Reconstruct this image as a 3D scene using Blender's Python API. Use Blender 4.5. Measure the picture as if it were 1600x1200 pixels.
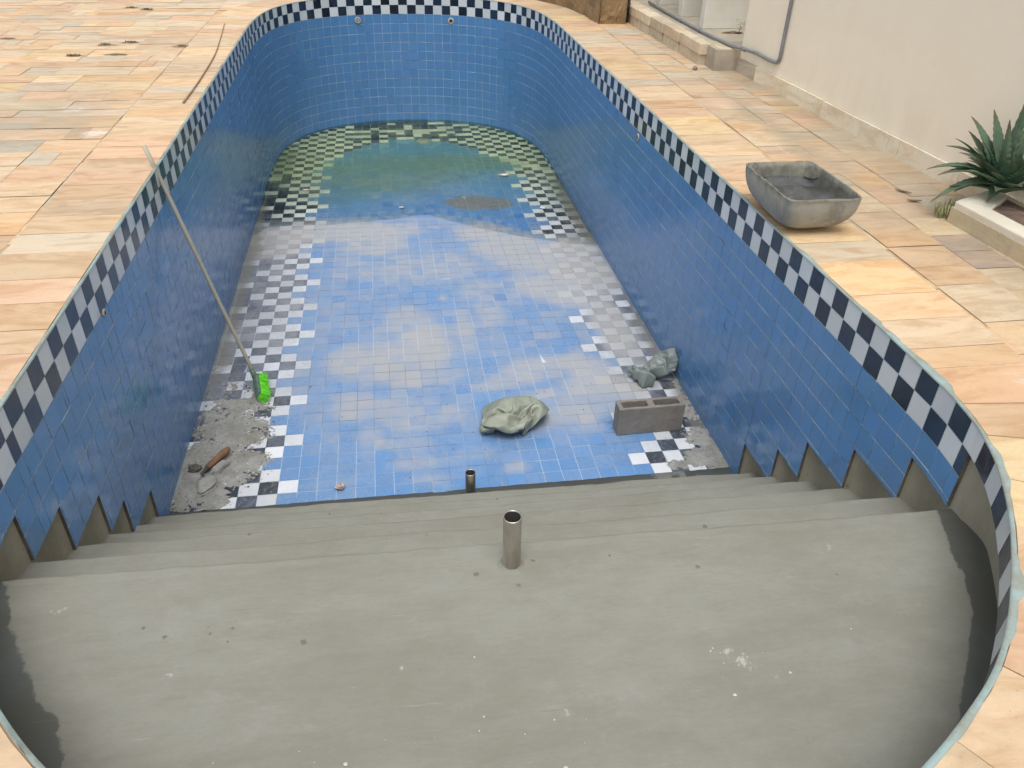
import bpy, bmesh, math, random
from mathutils import Vector, Matrix, noise
R = math.radians
rnd = random.Random(7)
for o in list(bpy.data.objects): bpy.data.objects.remove(o)
scn = bpy.context.scene
col = scn.collection

# ---------------------------------------------------------------- camera
YAW, PITCH, ROLL, FPX = 0.16601497, 0.59219682, 0.02824801, 1242.2886
F = Vector((math.sin(YAW)*math.cos(PITCH), math.cos(YAW)*math.cos(PITCH), -math.sin(PITCH)))
R0 = Vector((math.cos(YAW), -math.sin(YAW), 0)); U0 = R0.cross(F)
RX = R0*math.cos(ROLL)+U0*math.sin(ROLL); UX = U0*math.cos(ROLL)-R0*math.sin(ROLL)
cd = bpy.data.cameras.new('camera'); cam = bpy.data.objects.new('camera', cd); col.objects.link(cam)
cd.sensor_width = 36; cd.lens = FPX/1600*36; cd.clip_start = .02; cd.clip_end = 500
M = Matrix((RX, UX, -F)).transposed().to_4x4(); M.translation = Vector((0, 0, 1.41725))
cam.matrix_world = M
scn.camera = cam

# ---------------------------------------------------------------- light
SUN_EL, SUN_AZ = R(70), R(190)          # azimuth from +Y, negative = towards -X
w = bpy.data.worlds.new('World'); scn.world = w; w.use_nodes = True
nt = w.node_tree; bg = nt.nodes['Background']
sky = nt.nodes.new('ShaderNodeTexSky'); sky.sky_type = 'NISHITA'; sky.sun_disc = False
sky.sun_elevation = SUN_EL; sky.sun_rotation = SUN_AZ; sky.air_density = 1.0; sky.dust_density = 4.0; sky.ozone_density = 1.0
hs = nt.nodes.new('ShaderNodeHueSaturation'); hs.inputs['Saturation'].default_value = .13
nt.links.new(sky.outputs[0], hs.inputs['Color']); nt.links.new(hs.outputs[0], bg.inputs['Color'])
bg.inputs['Strength'].default_value = .15
sd = bpy.data.lights.new('sun', 'SUN'); sun = bpy.data.objects.new('sun', sd); col.objects.link(sun)
sd.energy = 1.0; sd.angle = R(35); sd.color = (1, .96, .9)
sv = Vector((math.sin(SUN_AZ)*math.cos(SUN_EL), math.cos(SUN_AZ)*math.cos(SUN_EL), math.sin(SUN_EL)))
sun.rotation_euler = sv.to_track_quat('Z', 'Y').to_euler()
scn.view_settings.view_transform = 'Standard'; scn.view_settings.look = 'None'
scn.view_settings.gamma = 1; scn.view_settings.exposure = 0.52

# ---------------------------------------------------------------- helpers
def n2(v, s, seed=0.): return noise.noise(Vector((v[0]*s+seed, v[1]*s-seed*.7, (v[2] if len(v) > 2 else 0)*s+seed*1.3)))
def fbm(x, y, s, seed=0., o=4):
    a, f, t = 1., s, 0.
    for _ in range(o):
        t += a*noise.noise(Vector((x*f+seed, y*f+seed*2.1, seed*.37))); a *= .5; f *= 2.03
    return t
def sstep(a, b, x):
    t = max(0., min(1., (x-a)/(b-a))); return t*t*(3-2*t)
def tag(o, label=None, cat=None, group=None, kind=None):
    if label: o['label'] = label
    if cat: o['category'] = cat
    if group: o['group'] = group
    if kind: o['kind'] = kind
    return o
def empty(name, loc=(0, 0, 0), rz=0.):
    o = bpy.data.objects.new(name, None); o.location = loc; o.rotation_euler = (0, 0, rz); o.empty_display_size = .1
    col.objects.link(o); return o
def obj(name, verts, faces, mat, parent=None, smooth=False, cols=None, attrs=None):
    me = bpy.data.meshes.new(name); me.from_pydata([tuple(v) for v in verts], [], faces)
    mats = mat if isinstance(mat, (list, tuple)) else [mat]
    for m in mats: me.materials.append(m)
    if cols:                                        # one colour per face
        a = me.color_attributes.new('Col', 'FLOAT_COLOR', 'CORNER')
        k = 0
        for p in me.polygons:
            c = cols[p.index]
            for _ in p.loop_indices:
                a.data[k].color = (c[0], c[1], c[2], 1); k += 1
    if attrs:
        for an, vals in attrs.items():
            a = me.attributes.new(an, 'FLOAT', 'POINT')
            for i, v in enumerate(vals): a.data[i].value = v
    if smooth:
        for p in me.polygons: p.use_smooth = True
    me.update()
    o = bpy.data.objects.new(name, me); col.objects.link(o)
    if parent: o.parent = parent
    return o
def frombm(name, bm, mat, parent=None, smooth=False):
    me = bpy.data.meshes.new(name); bm.to_mesh(me); bm.free(); me.materials.append(mat)
    if smooth:
        for p in me.polygons: p.use_smooth = True
    o = bpy.data.objects.new(name, me); col.objects.link(o)
    if parent: o.parent = parent
    return o
class MB:
    def __init__(s): s.v, s.f, s.c = [], [], []
    def quad(s, a, b, c, d, colr=None):
        n = len(s.v); s.v += [a, b, c, d]; s.f.append((n, n+1, n+2, n+3)); s.c.append(colr or (1, 1, 1))
    def box(s, x0, x1, y0, y1, z0, z1, colr=None):
        n = len(s.v)
        s.v += [(x, y, z) for z in (z0, z1) for y in (y0, y1) for x in (x0, x1)]
        for f in ((0, 2, 3, 1), (4, 5, 7, 6), (0, 1, 5, 4), (2, 6, 7, 3), (0, 4, 6, 2), (1, 3, 7, 5)):
            s.f.append(tuple(n+i for i in f)); s.c.append(colr or (1, 1, 1))
    def prism(s, poly, z0, z1, colr=None):          # poly ccw, list of (x,y)
        n = len(s.v); k = len(poly)
        s.v += [(p[0], p[1], z0) for p in poly]+[(p[0], p[1], z1) for p in poly]
        s.f.append(tuple(n+k+i for i in range(k))); s.c.append(colr or (1, 1, 1))
        for i in range(k):
            j = (i+1) % k; s.f.append((n+i, n+j, n+k+j, n+k+i)); s.c.append(colr or (1, 1, 1))
    def tube(s, pts, rad, seg=10, cap=True, colr=None):
        n = len(s.v); k = len(pts); pts = [Vector(p) for p in pts]
        up = None
        for i, p in enumerate(pts):
            d = (pts[min(i+1, k-1)]-pts[max(i-1, 0)]).normalized()
            if up is None: up = d.orthogonal().normalized()
            up = (up-d*up.dot(d)).normalized(); b = d.cross(up)
            r = rad[i] if isinstance(rad, (list, tuple)) else rad
            for j in range(seg):
                a = 2*math.pi*j/seg; s.v.append(tuple(p+up*(r*math.cos(a))+b*(r*math.sin(a))))
        for i in range(k-1):
            for j in range(seg):
                a, b = n+i*seg+j, n+i*seg+(j+1) % seg
                s.f.append((a, b, b+seg, a+seg)); s.c.append(colr or (1, 1, 1))
        if cap:
            s.f.append(tuple(n+j for j in reversed(range(seg)))); s.f.append(tuple(n+(k-1)*seg+j for j in range(seg)))
            s.c += [colr or (1, 1, 1)]*2
    def build(s, name, mat, parent=None, smooth=False, colors=False, attrs=None):
        return obj(name, s.v, s.f, mat, parent, smooth, s.c if colors else None, attrs)
def bevel(o, wd=.004, seg=2, ang=35):
    m = o.modifiers.new('bevel', 'BEVEL'); m.width = wd; m.segments = seg; m.limit_method = 'ANGLE'; m.angle_limit = R(ang)
    return o

# node material builder
class NM:
    def __init__(s, name):
        s.m = bpy.data.materials.new(name); s.m.use_nodes = True; s.t = s.m.node_tree
        s.b = s.t.nodes['Principled BSDF']; s.out = s.t.nodes['Material Output']
        s.tc = s.t.nodes.new('ShaderNodeTexCoord')
    def L(s, a, b): s.t.links.new(a, b)
    def set(s, sock, v):
        if hasattr(v, 'is_output') or isinstance(v, bpy.types.NodeSocket): s.L(v, sock)
        elif isinstance(v, (tuple, list)) and len(v) == 3 and sock.type == 'RGBA': sock.default_value = (*v, 1)
        else: sock.default_value = v
    def noise(s, scale, detail=4, rough=.55, stretch=None, dist=0., vec=None, out='Fac'):
        n = s.t.nodes.new('ShaderNodeTexNoise'); n.inputs['Scale'].default_value = scale
        n.inputs['Detail'].default_value = detail; n.inputs['Roughness'].default_value = rough; n.inputs['Distortion'].default_value = dist
        v = vec or s.tc.outputs['Object']
        if stretch:
            mp = s.t.nodes.new('ShaderNodeMapping'); mp.inputs['Scale'].default_value = stretch; s.L(v, mp.inputs[0]); v = mp.outputs[0]
        s.L(v, n.inputs['Vector']); return n.outputs[out]
    def voro(s, scale, feature='F1', out='Distance', rand=1.):
        n = s.t.nodes.new('ShaderNodeTexVoronoi'); n.inputs['Scale'].default_value = scale; n.feature = feature
        n.inputs['Randomness'].default_value = rand
        s.L(s.tc.outputs['Object'], n.inputs['Vector']); return n.outputs[out]
    def ramp(s, v, a, b, lo=0., hi=1.):
        n = s.t.nodes.new('ShaderNodeMapRange'); n.interpolation_type = 'SMOOTHSTEP'
        s.set(n.inputs['Value'], v); n.inputs['From Min'].default_value = a; n.inputs['From Max'].default_value = b
        n.inputs['To Min'].default_value = lo; n.inputs['To Max'].default_value = hi; return n.outputs[0]
    def math(s, op, a, b=0., c=None):
        n = s.t.nodes.new('ShaderNodeMath'); n.operation = op; s.set(n.inputs[0], a); s.set(n.inputs[1], b)
        if c is not None: s.set(n.inputs[2], c)
        return n.outputs[0]
    def mix(s, f, a, b, mode='MIX'):
        n = s.t.nodes.new('ShaderNodeMix'); n.data_type = 'RGBA'; n.blend_type = mode
        s.set(n.inputs['Factor'], f); s.set(n.inputs['A'], a); s.set(n.inputs['B'], b)
        for i in n.inputs:
            if i.type == 'RGBA' and i.name == 'A': s.set(i, a)
            if i.type == 'RGBA' and i.name == 'B': s.set(i, b)
        return [o for o in n.outputs if o.type == 'RGBA'][0]
    def attr(s, name, out='Color'):
        n = s.t.nodes.new('ShaderNodeAttribute'); n.attribute_name = name; return n.outputs[out]
    def bump(s, h, strength=.3, dist=.01, normal=None):
        n = s.t.nodes.new('ShaderNodeBump'); n.inputs['Strength'].default_value = strength; n.inputs['Distance'].default_value = dist
        s.L(h, n.inputs['Height'])
        if normal: s.L(normal, n.inputs['Normal'])
        return n.outputs[0]
    def fin(s, colr, rough=.6, metal=0., normal=None, spec=None):
        s.set(s.b.inputs['Base Color'], colr); s.set(s.b.inputs['Roughness'], rough); s.set(s.b.inputs['Metallic'], metal)
        if normal: s.L(normal, s.b.inputs['Normal'])
        if spec is not None: s.set(s.b.inputs['Specular IOR Level'], spec)
        return s.m
def simple(name, c1, c2=None, scale=8, rough=.6, metal=0., bs=.2, bscale=60, detail=5, stretch=None, bdist=.004):
    n = NM(name); c2 = c2 or tuple(x*.75 for x in c1)
    f = n.ramp(n.noise(scale, detail, .6, stretch), .3, .7)
    return n.fin(n.mix(f, c1, c2), rough, metal, n.bump(n.noise(bscale, 4, .6, stretch), bs, bdist))

# ---------------------------------------------------------------- materials
BLUE = (.083, .210, .430); DARK = (.012, .016, .027); WHITE = (.60, .63, .65)
def tile_mat(name, floor=False):
    n = NM(name); c = n.attr('Col')
    c = n.mix(n.ramp(n.noise(3, 4), .35, .7, 0, .12), c, (.10, .22, .40))
    nz = n.noise(9, 3, .5)
    smear = n.ramp(n.noise(5.5, 6, .7, dist=.6), .55, .75)
    if not floor:
        c = n.mix(n.math('MULTIPLY', smear, .06), c, (.36, .42, .50))
        r = n.math('ADD', n.ramp(n.noise(5, 4), .3, .75, .10, .24), n.math('MULTIPLY', smear, .12))
        return n.fin(c, r, 0, n.bump(nz, .07, .01), .42)
    d = n.attr('dust', 'Fac')
    n1 = n.noise(2.6, 8, .68, dist=.5); n2_ = n.noise(15, 8, .8, (1, .6, 1), .6); n3 = n.noise(1.1, 3)
    v = n.math('ADD', d, n.math('MULTIPLY', n.math('SUBTRACT', n1, .5), 1.0))
    v = n.math('ADD', v, n.math('MULTIPLY', n.math('SUBTRACT', n2_, .5), 1.25))
    v = n.math('ADD', v, n.math('MULTIPLY', n.math('SUBTRACT', n.noise(55, 5, .75, (1, .7, 1)), .5), .7))
    film = n.ramp(v, -.60, .65)
    thick = n.ramp(v, .05, 1.25)
    c = n.mix(n.math('MULTIPLY', film, .58), c, (.28, .31, .37))
    dc = n.mix(n.noise(7, 4), (.31, .315, .33), (.385, .37, .34))
    c = n.mix(n.math('MULTIPLY', thick, .78), c, dc)
    # thin brown scum and scratches of grout near the steps
    br = n.math('MULTIPLY', n.ramp(n.noise(11, 8, .75, (1, .6, 1), .8), .58, .70), n.attr('scum', 'Fac'))
    c = n.mix(n.math('MULTIPLY', br, .65), c, (.40, .33, .26))
    g = n.attr('green', 'Fac')
    gm = n.ramp(n.math('ADD', g, n.math('MULTIPLY', n.math('SUBTRACT', n.noise(4, 5, .6), .5), 1.0)), .2, 1.1)
    c = n.mix(n.math('MULTIPLY', gm, .55), c, (.15, .20, .13))
    m = n.attr('mud', 'Fac')
    mm = n.ramp(n.math('ADD', m, n.math('MULTIPLY', n.math('SUBTRACT', n.noise(7, 6, .65), .5), .9)), .35, .65)
    c = n.mix(n.math('MULTIPLY', mm, .85), c, (.19, .18, .165))
    gr = n.attr('grime', 'Fac')
    gg = n.ramp(n.math('ADD', gr, n.math('MULTIPLY', n.math('SUBTRACT', n.noise(10, 6, .7), .5), 1.1)), .35, .8)
    c = n.mix(n.math('MULTIPLY', gg, .75), c, (.19, .185, .16))
    rr = n.math('ADD', .16, n.math('MULTIPLY', film, .30)); rr = n.math('ADD', rr, n.math('MULTIPLY', thick, .35))
    return n.fin(c, rr, 0, n.bump(n1, .12, .006), .5)
M_wall = tile_mat('glazed_wall_tile'); M_floor = tile_mat('glazed_floor_tile', True)
def mk_grout():
    n = NM('grout'); c = n.mix(n.ramp(n.noise(2.5, 5, .6, (1, 1, .35)), .53, .66), (.62, .72, .78), (.07, .10, .16)); return n.fin(c, .8, 0, n.bump(n.noise(80), .3, .003))
M_grout = mk_grout()
def mk_fgrout():
    n = NM('floor_grout'); c = n.mix(n.ramp(n.noise(.9, 4, .6, (1, 1, 0)), .44, .56), (.46, .54, .64), (.12, .17, .24)); return n.fin(c, .8, 0, n.bump(n.noise(80), .3, .003))
M_fgrout = mk_fgrout()
def mk_conc():
    n = NM('fresh_render')
    base = n.mix(n.ramp(n.noise(2.6, 10, .8, (.8, 1.7, 1)), .34, .66), (.186, .183, .150), (.224, .225, .196))
    tro = n.noise(5, 7, .65, (1, 7, 1), .4)                              # trowel sweeps along x
    base = n.mix(n.ramp(tro, .5, .72, 0, .25), base, (.175, .173, .145))
    base = n.mix(n.ramp(n.noise(3.2, 9, .8, (1, 1.8, 1), .4), .52, .72, 0, .40), base, (.275, .278, .255))
    def spots(scale, rmax):
        vc = n.t.nodes.new('ShaderNodeSeparateColor'); n.L(n.voro(scale, out='Color'), vc.inputs[0])
        rr_ = n.math('MULTIPLY', n.math('POWER', vc.outputs[0], 2.6), rmax)
        dd_ = n.math('ADD', n.voro(scale), n.math('MULTIPLY', n.math('SUBTRACT', n.noise(130, 3), .5), .22))
        return n.ramp(n.math('SUBTRACT', dd_, rr_), .015, -.01)
    sp = spots(12, .30); spm = n.ramp(n.noise(3, 3), .38, .46)
    sp2 = spots(17, .15); sp2m = n.ramp(n.noise(5.3, 3), .48, .55)
    base = n.mix(n.math('MULTIPLY', n.math('MULTIPLY', sp2, sp2m), .7), base, (.09, .09, .08))
    wv = n.math('ADD', n.attr('wet', 'Fac'), n.math('MULTIPLY', n.math('SUBTRACT', n.noise(26, 6, .7), .5), .42))
    wet = n.ramp(wv, .46, .54)
    base = n.mix(n.math('MULTIPLY', wet, .93), base, n.mix(n.ramp(n.noise(4, 5), .35, .65), (.072, .074, .063), (.080, .094, .088)))
    wt = n.ramp(n.math('ADD', n.attr('white', 'Fac'), n.math('MULTIPLY', n.math('SUBTRACT', n.noise(38, 6, .8), .5), 1.6)), .62, .80)
    base = n.mix(n.math('MULTIPLY', wt, .6), base, (.44, .44, .41))
    base = n.mix(n.ramp(n.noise(55, 6, .8, (1, 1.6, 1)), .58, .72, 0, .35), base, (.13, .128, .11))
    base = n.mix(n.math('MULTIPLY', n.ramp(n.noise(16, 8, .85, (.5, 2.4, 1), .3), .60, .68), .22), base, (.14, .138, .118))
    base = n.mix(n.math('MULTIPLY', n.ramp(n.noise(30, 6, .7, (.12, 2.6, 1), .15), .64, .70), .35), base, (.135, .132, .112))
    base = n.mix(n.math('MULTIPLY', n.ramp(n.noise(23, 6, .7, (.15, 2.6, 1), .15), .655, .70), .35), base, (.31, .31, .285))
    h = n.math('ADD', n.math('MULTIPLY', tro, .6), n.math('MULTIPLY', n.noise(60, 5, .7), .25))
    return n.fin(base, n.math('SUBTRACT', .86, n.math('MULTIPLY', wet, .30)), 0, n.bump(n.math('ADD', h, n.math('MULTIPLY', n.noise(14, 8, .8, (.5, 2.2, 1), .4), .5)), .7, .006))
M_conc = mk_conc(); M_conc_wall = mk_conc(); M_conc_wall.name = 'tan_wall_render'
for nd in M_conc_wall.node_tree.nodes:
    if nd.type == 'MIX':
        for ip in nd.inputs:
            if ip.type == 'RGBA' and not ip.is_linked: v_ = ip.default_value; ip.default_value = (min(1, v_[0]*1.38), min(1, v_[1]*1.30), min(1, v_[2]*1.18), 1)
M_cut = simple('mortar_edge', (.16, .135, .10), (.085, .07, .055), 20, .95, bs=.6, bscale=90)
def mk_stone(name, st=(1.2, 3.6, 1)):
    n = NM(name); c = n.attr('Col')
    oi = n.t.nodes.new('ShaderNodeVectorMath')                              # every stone gets its own grain
    oi.operation = 'MULTIPLY_ADD'; n.L(n.attr('Col'), oi.inputs[0]); oi.inputs[1].default_value = (9, 9, 9); n.L(n.tc.outputs['Object'], oi.inputs[2])
    band = n.noise(2.6, 6, .6, st, 1.3, vec=oi.outputs[0])
    c = n.mix(n.ramp(band, .40, .68, 0, .55), c, (.64, .50, .36), 'MULTIPLY')
    c = n.mix(n.ramp(n.noise(1.7, 5, .6, (1, 2, 1), 1.0, vec=oi.outputs[0]), .5, .72, 0, .45), c, (.66, .48, .33))
    c = n.mix(n.ramp(n.noise(3.1, 6, .7, (1, 3, 1), 1.5, vec=oi.outputs[0]), .56, .76, 0, .5), c, (.40, .37, .33))
    c = n.mix(n.ramp(n.noise(60, 5, .7), .45, .8, 0, .35), c, (.34, .29, .23))
    g = n.ramp(n.math('ADD', n.attr('grime', 'Fac'), n.math('MULTIPLY', n.math('SUBTRACT', n.noise(3.3, 7, .72, (1, 1.6, 1), .5), .5), 1.3)), .30, .95)
    c = n.mix(n.math('MULTIPLY', g, .60), c, (.33, .275, .20))
    c = n.mix(n.ramp(n.noise(4.3, 8, .8, (1, 2.2, 1), 1.4), .60, .72, 0, .45), c, (.33, .27, .21))
    c = n.mix(n.ramp(n.noise(90, 3, .6), .64, .74, 0, .5), c, (.20, .15, .10))
    wt = n.ramp(n.math('ADD', n.attr('white', 'Fac'), n.math('MULTIPLY', n.math('SUBTRACT', n.noise(9, 6, .75, (1, 3, 1), .8), .5), 1.5)), .55, .9)
    c = n.mix(n.math('MULTIPLY', wt, .55), c, (.62, .60, .58))
    h = n.math('ADD', n.noise(6, 6, .6, (1, 3, 1), .8), n.math('MULTIPLY', n.noise(50, 4, .7), .2))
    return n.fin(c, n.ramp(band, .3, .7, .55, .75), 0, n.bump(h, .35, .008), .35)
M_stone = mk_stone('sandstone')
M_joint = simple('stone_joint', (.46, .36, .25), (.30, .23, .15), 3, .95, bs=.5)
def mk_aqua():
    n = NM('aqua_grout'); c = n.mix(n.ramp(n.noise(9, 6, .7), .35, .65), (.26, .36, .36), (.23, .24, .205)); return n.fin(c, .8, 0, n.bump(n.noise(70), .4, .004))
M_aqua = mk_aqua()
def mk_housewall():
    n = NM('painted_wall'); c = n.mix(n.ramp(n.noise(1.2, 6, .65), .35, .7), (.82, .765, .645), (.79, .73, .605))
    low = n.t.nodes.new('ShaderNodeSeparateXYZ'); n.L(n.tc.outputs['Object'], low.inputs[0])
    st = n.math('MULTIPLY', n.ramp(low.outputs[2], .5, .1), n.ramp(n.noise(4, 6, .7, (1, 1, .3)), .35, .75))
    c = n.mix(n.math('MULTIPLY', st, .22), c, (.40, .35, .26))
    sc = n.ramp(n.noise(14, 8, .8, (1, .6, 3)), .66, .74)
    c = n.mix(n.math('MULTIPLY', sc, .15), c, (.38, .33, .25))
    return n.fin(c, .75, 0, n.bump(n.noise(16, 7, .7), .35, .006))
M_house = mk_housewall()
M_skirt = mk_stone('skirting_stone', (1, .7, 3.0))

# ---------------------------------------------------------------- pool outline
XC, HW = 0.277, 1.4655
farp = [(1.4655, 8.1), (1.458, 8.42), (1.432, 8.75), (1.385, 9.05), (1.29, 9.33), (1.16, 9.565), (.99, 9.74), (.8, 9.875), (.52, 9.985), (.26, 10.04), (0, 10.055)]
nearp = [(1.4655, 1.98), (1.461, 1.84), (1.442, 1.70), (1.405, 1.575), (1.355, 1.46), (1.265, 1.30), (1.145, 1.13), (1.03, .99), (.92, .885), (.80, .80), (.66, .715), (.48, .625), (.25, .56), (0, .53)]
ctrl = [(XC+u, y) for u, y in nearp[::-1]]+[(XC+HW, y) for y in (2.6, 3.6, 5., 6.5, 7.5)]+[(XC+u, y) for u, y in farp]
ctrl += [(XC-u, y) for u, y in farp[::-1][1:]]+[(XC-HW, y) for y in (7.5, 6.5, 5., 3.6, 2.6)]+[(XC-u, y) for u, y in nearp[:-1]]
def catmull(P, k=14):
    out = []; n = len(P)
    for i in range(n):
        p0, p1, p2, p3 = [Vector(P[(i+j) % n]) for j in (-1, 0, 1, 2)]
        for t in range(k):
            t_ = t/k
            out.append(.5*((2*p1)+(p2-p0)*t_+(2*p0-5*p1+4*p2-p3)*t_**2+(3*p1-p0-3*p2+p3)*t_**3))
    return out
OUT = catmull(ctrl)
SL = [0.]
for i in range(len(OUT)): SL.append(SL[-1]+(OUT[(i+1) % len(OUT)]-OUT[i]).length)
TOT = SL[-1]
import bisect
def at(s):
    s %= TOT; i = min(bisect.bisect_right(SL, s)-1, len(OUT)-1)
    a, b = OUT[i], OUT[(i+1) % len(OUT)]; t = (s-SL[i])/max(1e-9, SL[i+1]-SL[i]); return a.lerp(b, t)
def nrm(s):
    d = (at(s+.03)-at(s-.03)).normalized(); return Vector((d.y, -d.x))          # outward (loop runs ccw)
def off(s, d): return at(s)+nrm(s)*d
def findY(y, right=True):
    lo, hi = None, None
    for i in range(len(OUT)):
        p = OUT[i]; q = OUT[(i+1) % len(OUT)]
        if (p.x > XC) == right and abs(p.x-XC) > 1.2 and (p.y-y)*(q.y-y) <= 0 and p.y != q.y:
            return SL[i]+(y-p.y)/(q.y-p.y)*(SL[i+1]-SL[i])
def inside(x, y, marg=0.):
    """signed: True when (x,y) lies inside the outline grown by marg"""
    u = abs(x-XC)
    best = None
    for i in range(0, len(OUT), 3):
        p = OUT[i]; d = (p.x-x)**2+(p.y-y)**2
        if best is None or d < best[0]: best = (d, i)
    i = best[1]; p = OUT[i]; nn = nrm(SL[i])
    return ((Vector((x, y))-p).dot(nn)) < marg

FZ = lambda y: -1.366-.0075*(y-3.1)
# staircase: nosing y (right side / left side), tread z
NOS = [(1.665, 1.735, -.31), (1.930, 1.992, -.50), (2.208, 2.262, -.70), (2.486, 2.524, -.90), (2.732, 2.765, -1.08), (2.962, 3.000, -1.25)]
CUTR = [(1.675, -.31), (1.92, -.51), (2.217, -.71), (2.52, -.915), (2.727, -1.12), (3.03, None)]
CUTL = [(1.735, -.30), (1.985, -.495), (2.235, -.70), (2.525, -.895), (2.718, -1.10), (3.015, None)]

pool = empty('swimming_pool', (XC, 5.3, 0.)); POOL_T = Vector((XC, 5.3, 0.))
tag(pool, 'empty blue tiled swimming pool with checkered rim and bare cement steps', 'pool')
def pl(v): return (v[0]-POOL_T.x, v[1]-POOL_T.y, v[2])
def part(o): o.parent = pool; o.matrix_parent_inverse = Matrix.Translation(-POOL_T); return o

# ---- tile layout along the wall: s positions of vertical joints
sR0 = findY(2.918, True); sL0 = findY(2.446, False)
nfar = round((sL0-sR0)/.1)
if nfar % 2 == 0: nfar += 0
js = [(sR0+(sL0-sR0)*i/nfar, i) for i in range(nfar)]                    # index i tile = [i,i+1]
# right tile [Y2.918,3.018] is black on top row -> i=0 black; left tile [2.346,2.446] black -> index must be even parity there
seq = []                                                                # (s0,s1,topblack)
lastk = nfar
# make the first tile past sL0 (going to smaller Y) black: parity of nfar must be even
if nfar % 2: nfar += 1
for i in range(nfar):
    seq.append((sR0+(sL0-sR0)*i/nfar, sR0+(sL0-sR0)*(i+1)/nfar, i % 2 == 0))
s = sL0
for k in range(3): seq.append((s, s+.1, k % 2 == 0)); s += .1
seq.append((s, s+.055, False)); s += .055
end = sR0+TOT; nn_ = round((end-s)/.1)
if nn_ % 2: nn_ += 1
for i in range(nn_): seq.append((s+(end-s)*i/nn_, s+(end-s)*(i+1)/nn_, i % 2 == 0))
sYfarR = findY(8.1, True)
def bottom_at(sm):
    p = at(sm)
    cuts = CUTR if p.x > XC else CUTL
    if p.y < cuts[0][0]: return -.0955
    for (y0, z), (y1, _) in zip(cuts, cuts[1:]):
        if p.y < y1: return z
    return FZ(p.y)-.01
cut_s = [findY(y, True) for y, _ in CUTR]+[findY(y, False) for y, _ in CUTL]
ROWS = [0., -.095, -.19]+[-.19-.1015*i for i in range(1, 14)]
wt, bt = MB(), MB()
def wallquad(mb, s0, s1, z0, z1, dep, c, tilt=0):
    a, b = off(s0, dep), off(s1, dep)
    na, nb = nrm(s0)*tilt, nrm(s1)*tilt
    t2 = rnd.gauss(0, 1)*.0004
    mb.quad((a.x+na.x, a.y+na.y, z0), (a.x-na.x+t2, a.y-na.y, z1), (b.x-nb.x, b.y-nb.y, z1), (b.x+nb.x+t2, b.y+nb.y, z0), c)
for s0, s1, blk in seq:
    pieces = [s0, s1]
    for c_ in cut_s:
        for cc in (c_, c_+TOT):
            if s0+1e-4 < cc < s1-1e-4: pieces.append(cc)
    pieces.sort()
    for a, b in zip(pieces, pieces[1:]):
        bz = bottom_at((a+b)/2)
        for r in range(len(ROWS)-1):
            zt, zb = ROWS[r], ROWS[r+1]
            if zt <= bz+.004: break
            zb = max(zb, bz)
            gv = .0012
            a_ = a+(gv if a == s0 else 0); b_ = b-(gv if b == s1 else 0)
            gap = .0012 if r < 2 else .0022
            zt_, zb_ = zt-gap*(r > 0), zb+gap*(zb > bz)
            ti = rnd.gauss(0, 1)*.00028
            if r < 2:
                c = DARK if (blk ^ (r == 1)) else WHITE
                k = rnd.uniform(.88, 1.08); wallquad(bt, a_, b_, zt_, zb_, 0, tuple(x*k for x in c), ti)
            else:
                k = rnd.uniform(.95, 1.05); wallquad(wt, a_, b_, zt_, zb_, rnd.gauss(0, .0003), (BLUE[0]*k*rnd.uniform(.94, 1.08), BLUE[1]*k, BLUE[2]*k*rnd.uniform(.96, 1.03)), ti)
part(bt.build('border_tiles', M_wall, colors=True)); part(wt.build('wall_tiles', M_wall, colors=True))
# grout sheet behind the tiles, mortar underside and cut faces, set 70 mm proud of the rendered wall
gb, me_ = MB(), MB()
svals = sorted(set([round(x[0], 5) for x in seq]+[c_ if c_ >= sR0 else c_+TOT for c_ in cut_s]))+[sR0+TOT]
for a, b in zip(svals, svals[1:]):
    if b-a < 1e-5: continue
    bz = bottom_at((a+b)/2)
    p, q = off(a, .002), off(b, .002)
    gb.quad((p.x, p.y, -.0005), (p.x, p.y, bz+.0008), (q.x, q.y, bz+.0008), (q.x, q.y, -.0005))
    if bz > -1.2:
        p2, q2 = off(a, .013), off(b, .013)
        me_.quad((p.x, p.y, bz), (p2.x, p2.y, bz), (q2.x, q2.y, bz), (q.x, q.y, bz))
for c_ in cut_s:
    z0, z1 = bottom_at(c_-.004), bottom_at(c_+.004)
    p, q = off(c_, .0005), off(c_, .013)
    me_.quad((p.x, p.y, max(z0, z1)), (q.x, q.y, max(z0, z1)), (q.x, q.y, min(z0, z1)), (p.x, p.y, min(z0, z1)))
part(gb.build('wall_grout', M_grout)); part(me_.build('mortar_edge', M_cut))
# rendered wall behind
cw = []; cf = []; cwet = []
zz = [-.003, -.05, -.1, -.15, -.2, -.25, -.3, -.35, -.45, -.6, -.8, -1., -1.2, -1.45]
cuts_sorted = sorted([findY(y, False) for y, _ in CUTL]+[findY(y, True)+TOT for y, _ in CUTR])
zs_ = [findY(3.4, False)]+cuts_sorted+[findY(3.4, True)+TOT]
for za, zb in zip(zs_, zs_[1:]):
    shelf_ = zb-za > 1.5; right_ = at((za+zb)/2).x > XC
    m = max(8, int((zb-za)/.03)); base_ = len(cw)
    for i in range(m+1):
        s_ = za+(zb-za)*i/m
        if shelf_: dd = min(s_-za, zb-s_)
        else: dd = (zb-s_) if right_ else (s_-za)             # distance from the far cut of this notch
        of = .0125+.060*sstep(0, .13 if not shelf_ else .18, dd)
        for z in zz:
            p = off(s_, of+.003*n2((s_, z, 0), 6)*sstep(0, .05, dd)); cw.append((p.x, p.y, z)); cwet.append(-.2)
    for i in range(m):
        for j in range(len(zz)-1):
            a = base_+i*len(zz)+j; cf.append((a, a+1, a+len(zz)+1, a+len(zz)))
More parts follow.
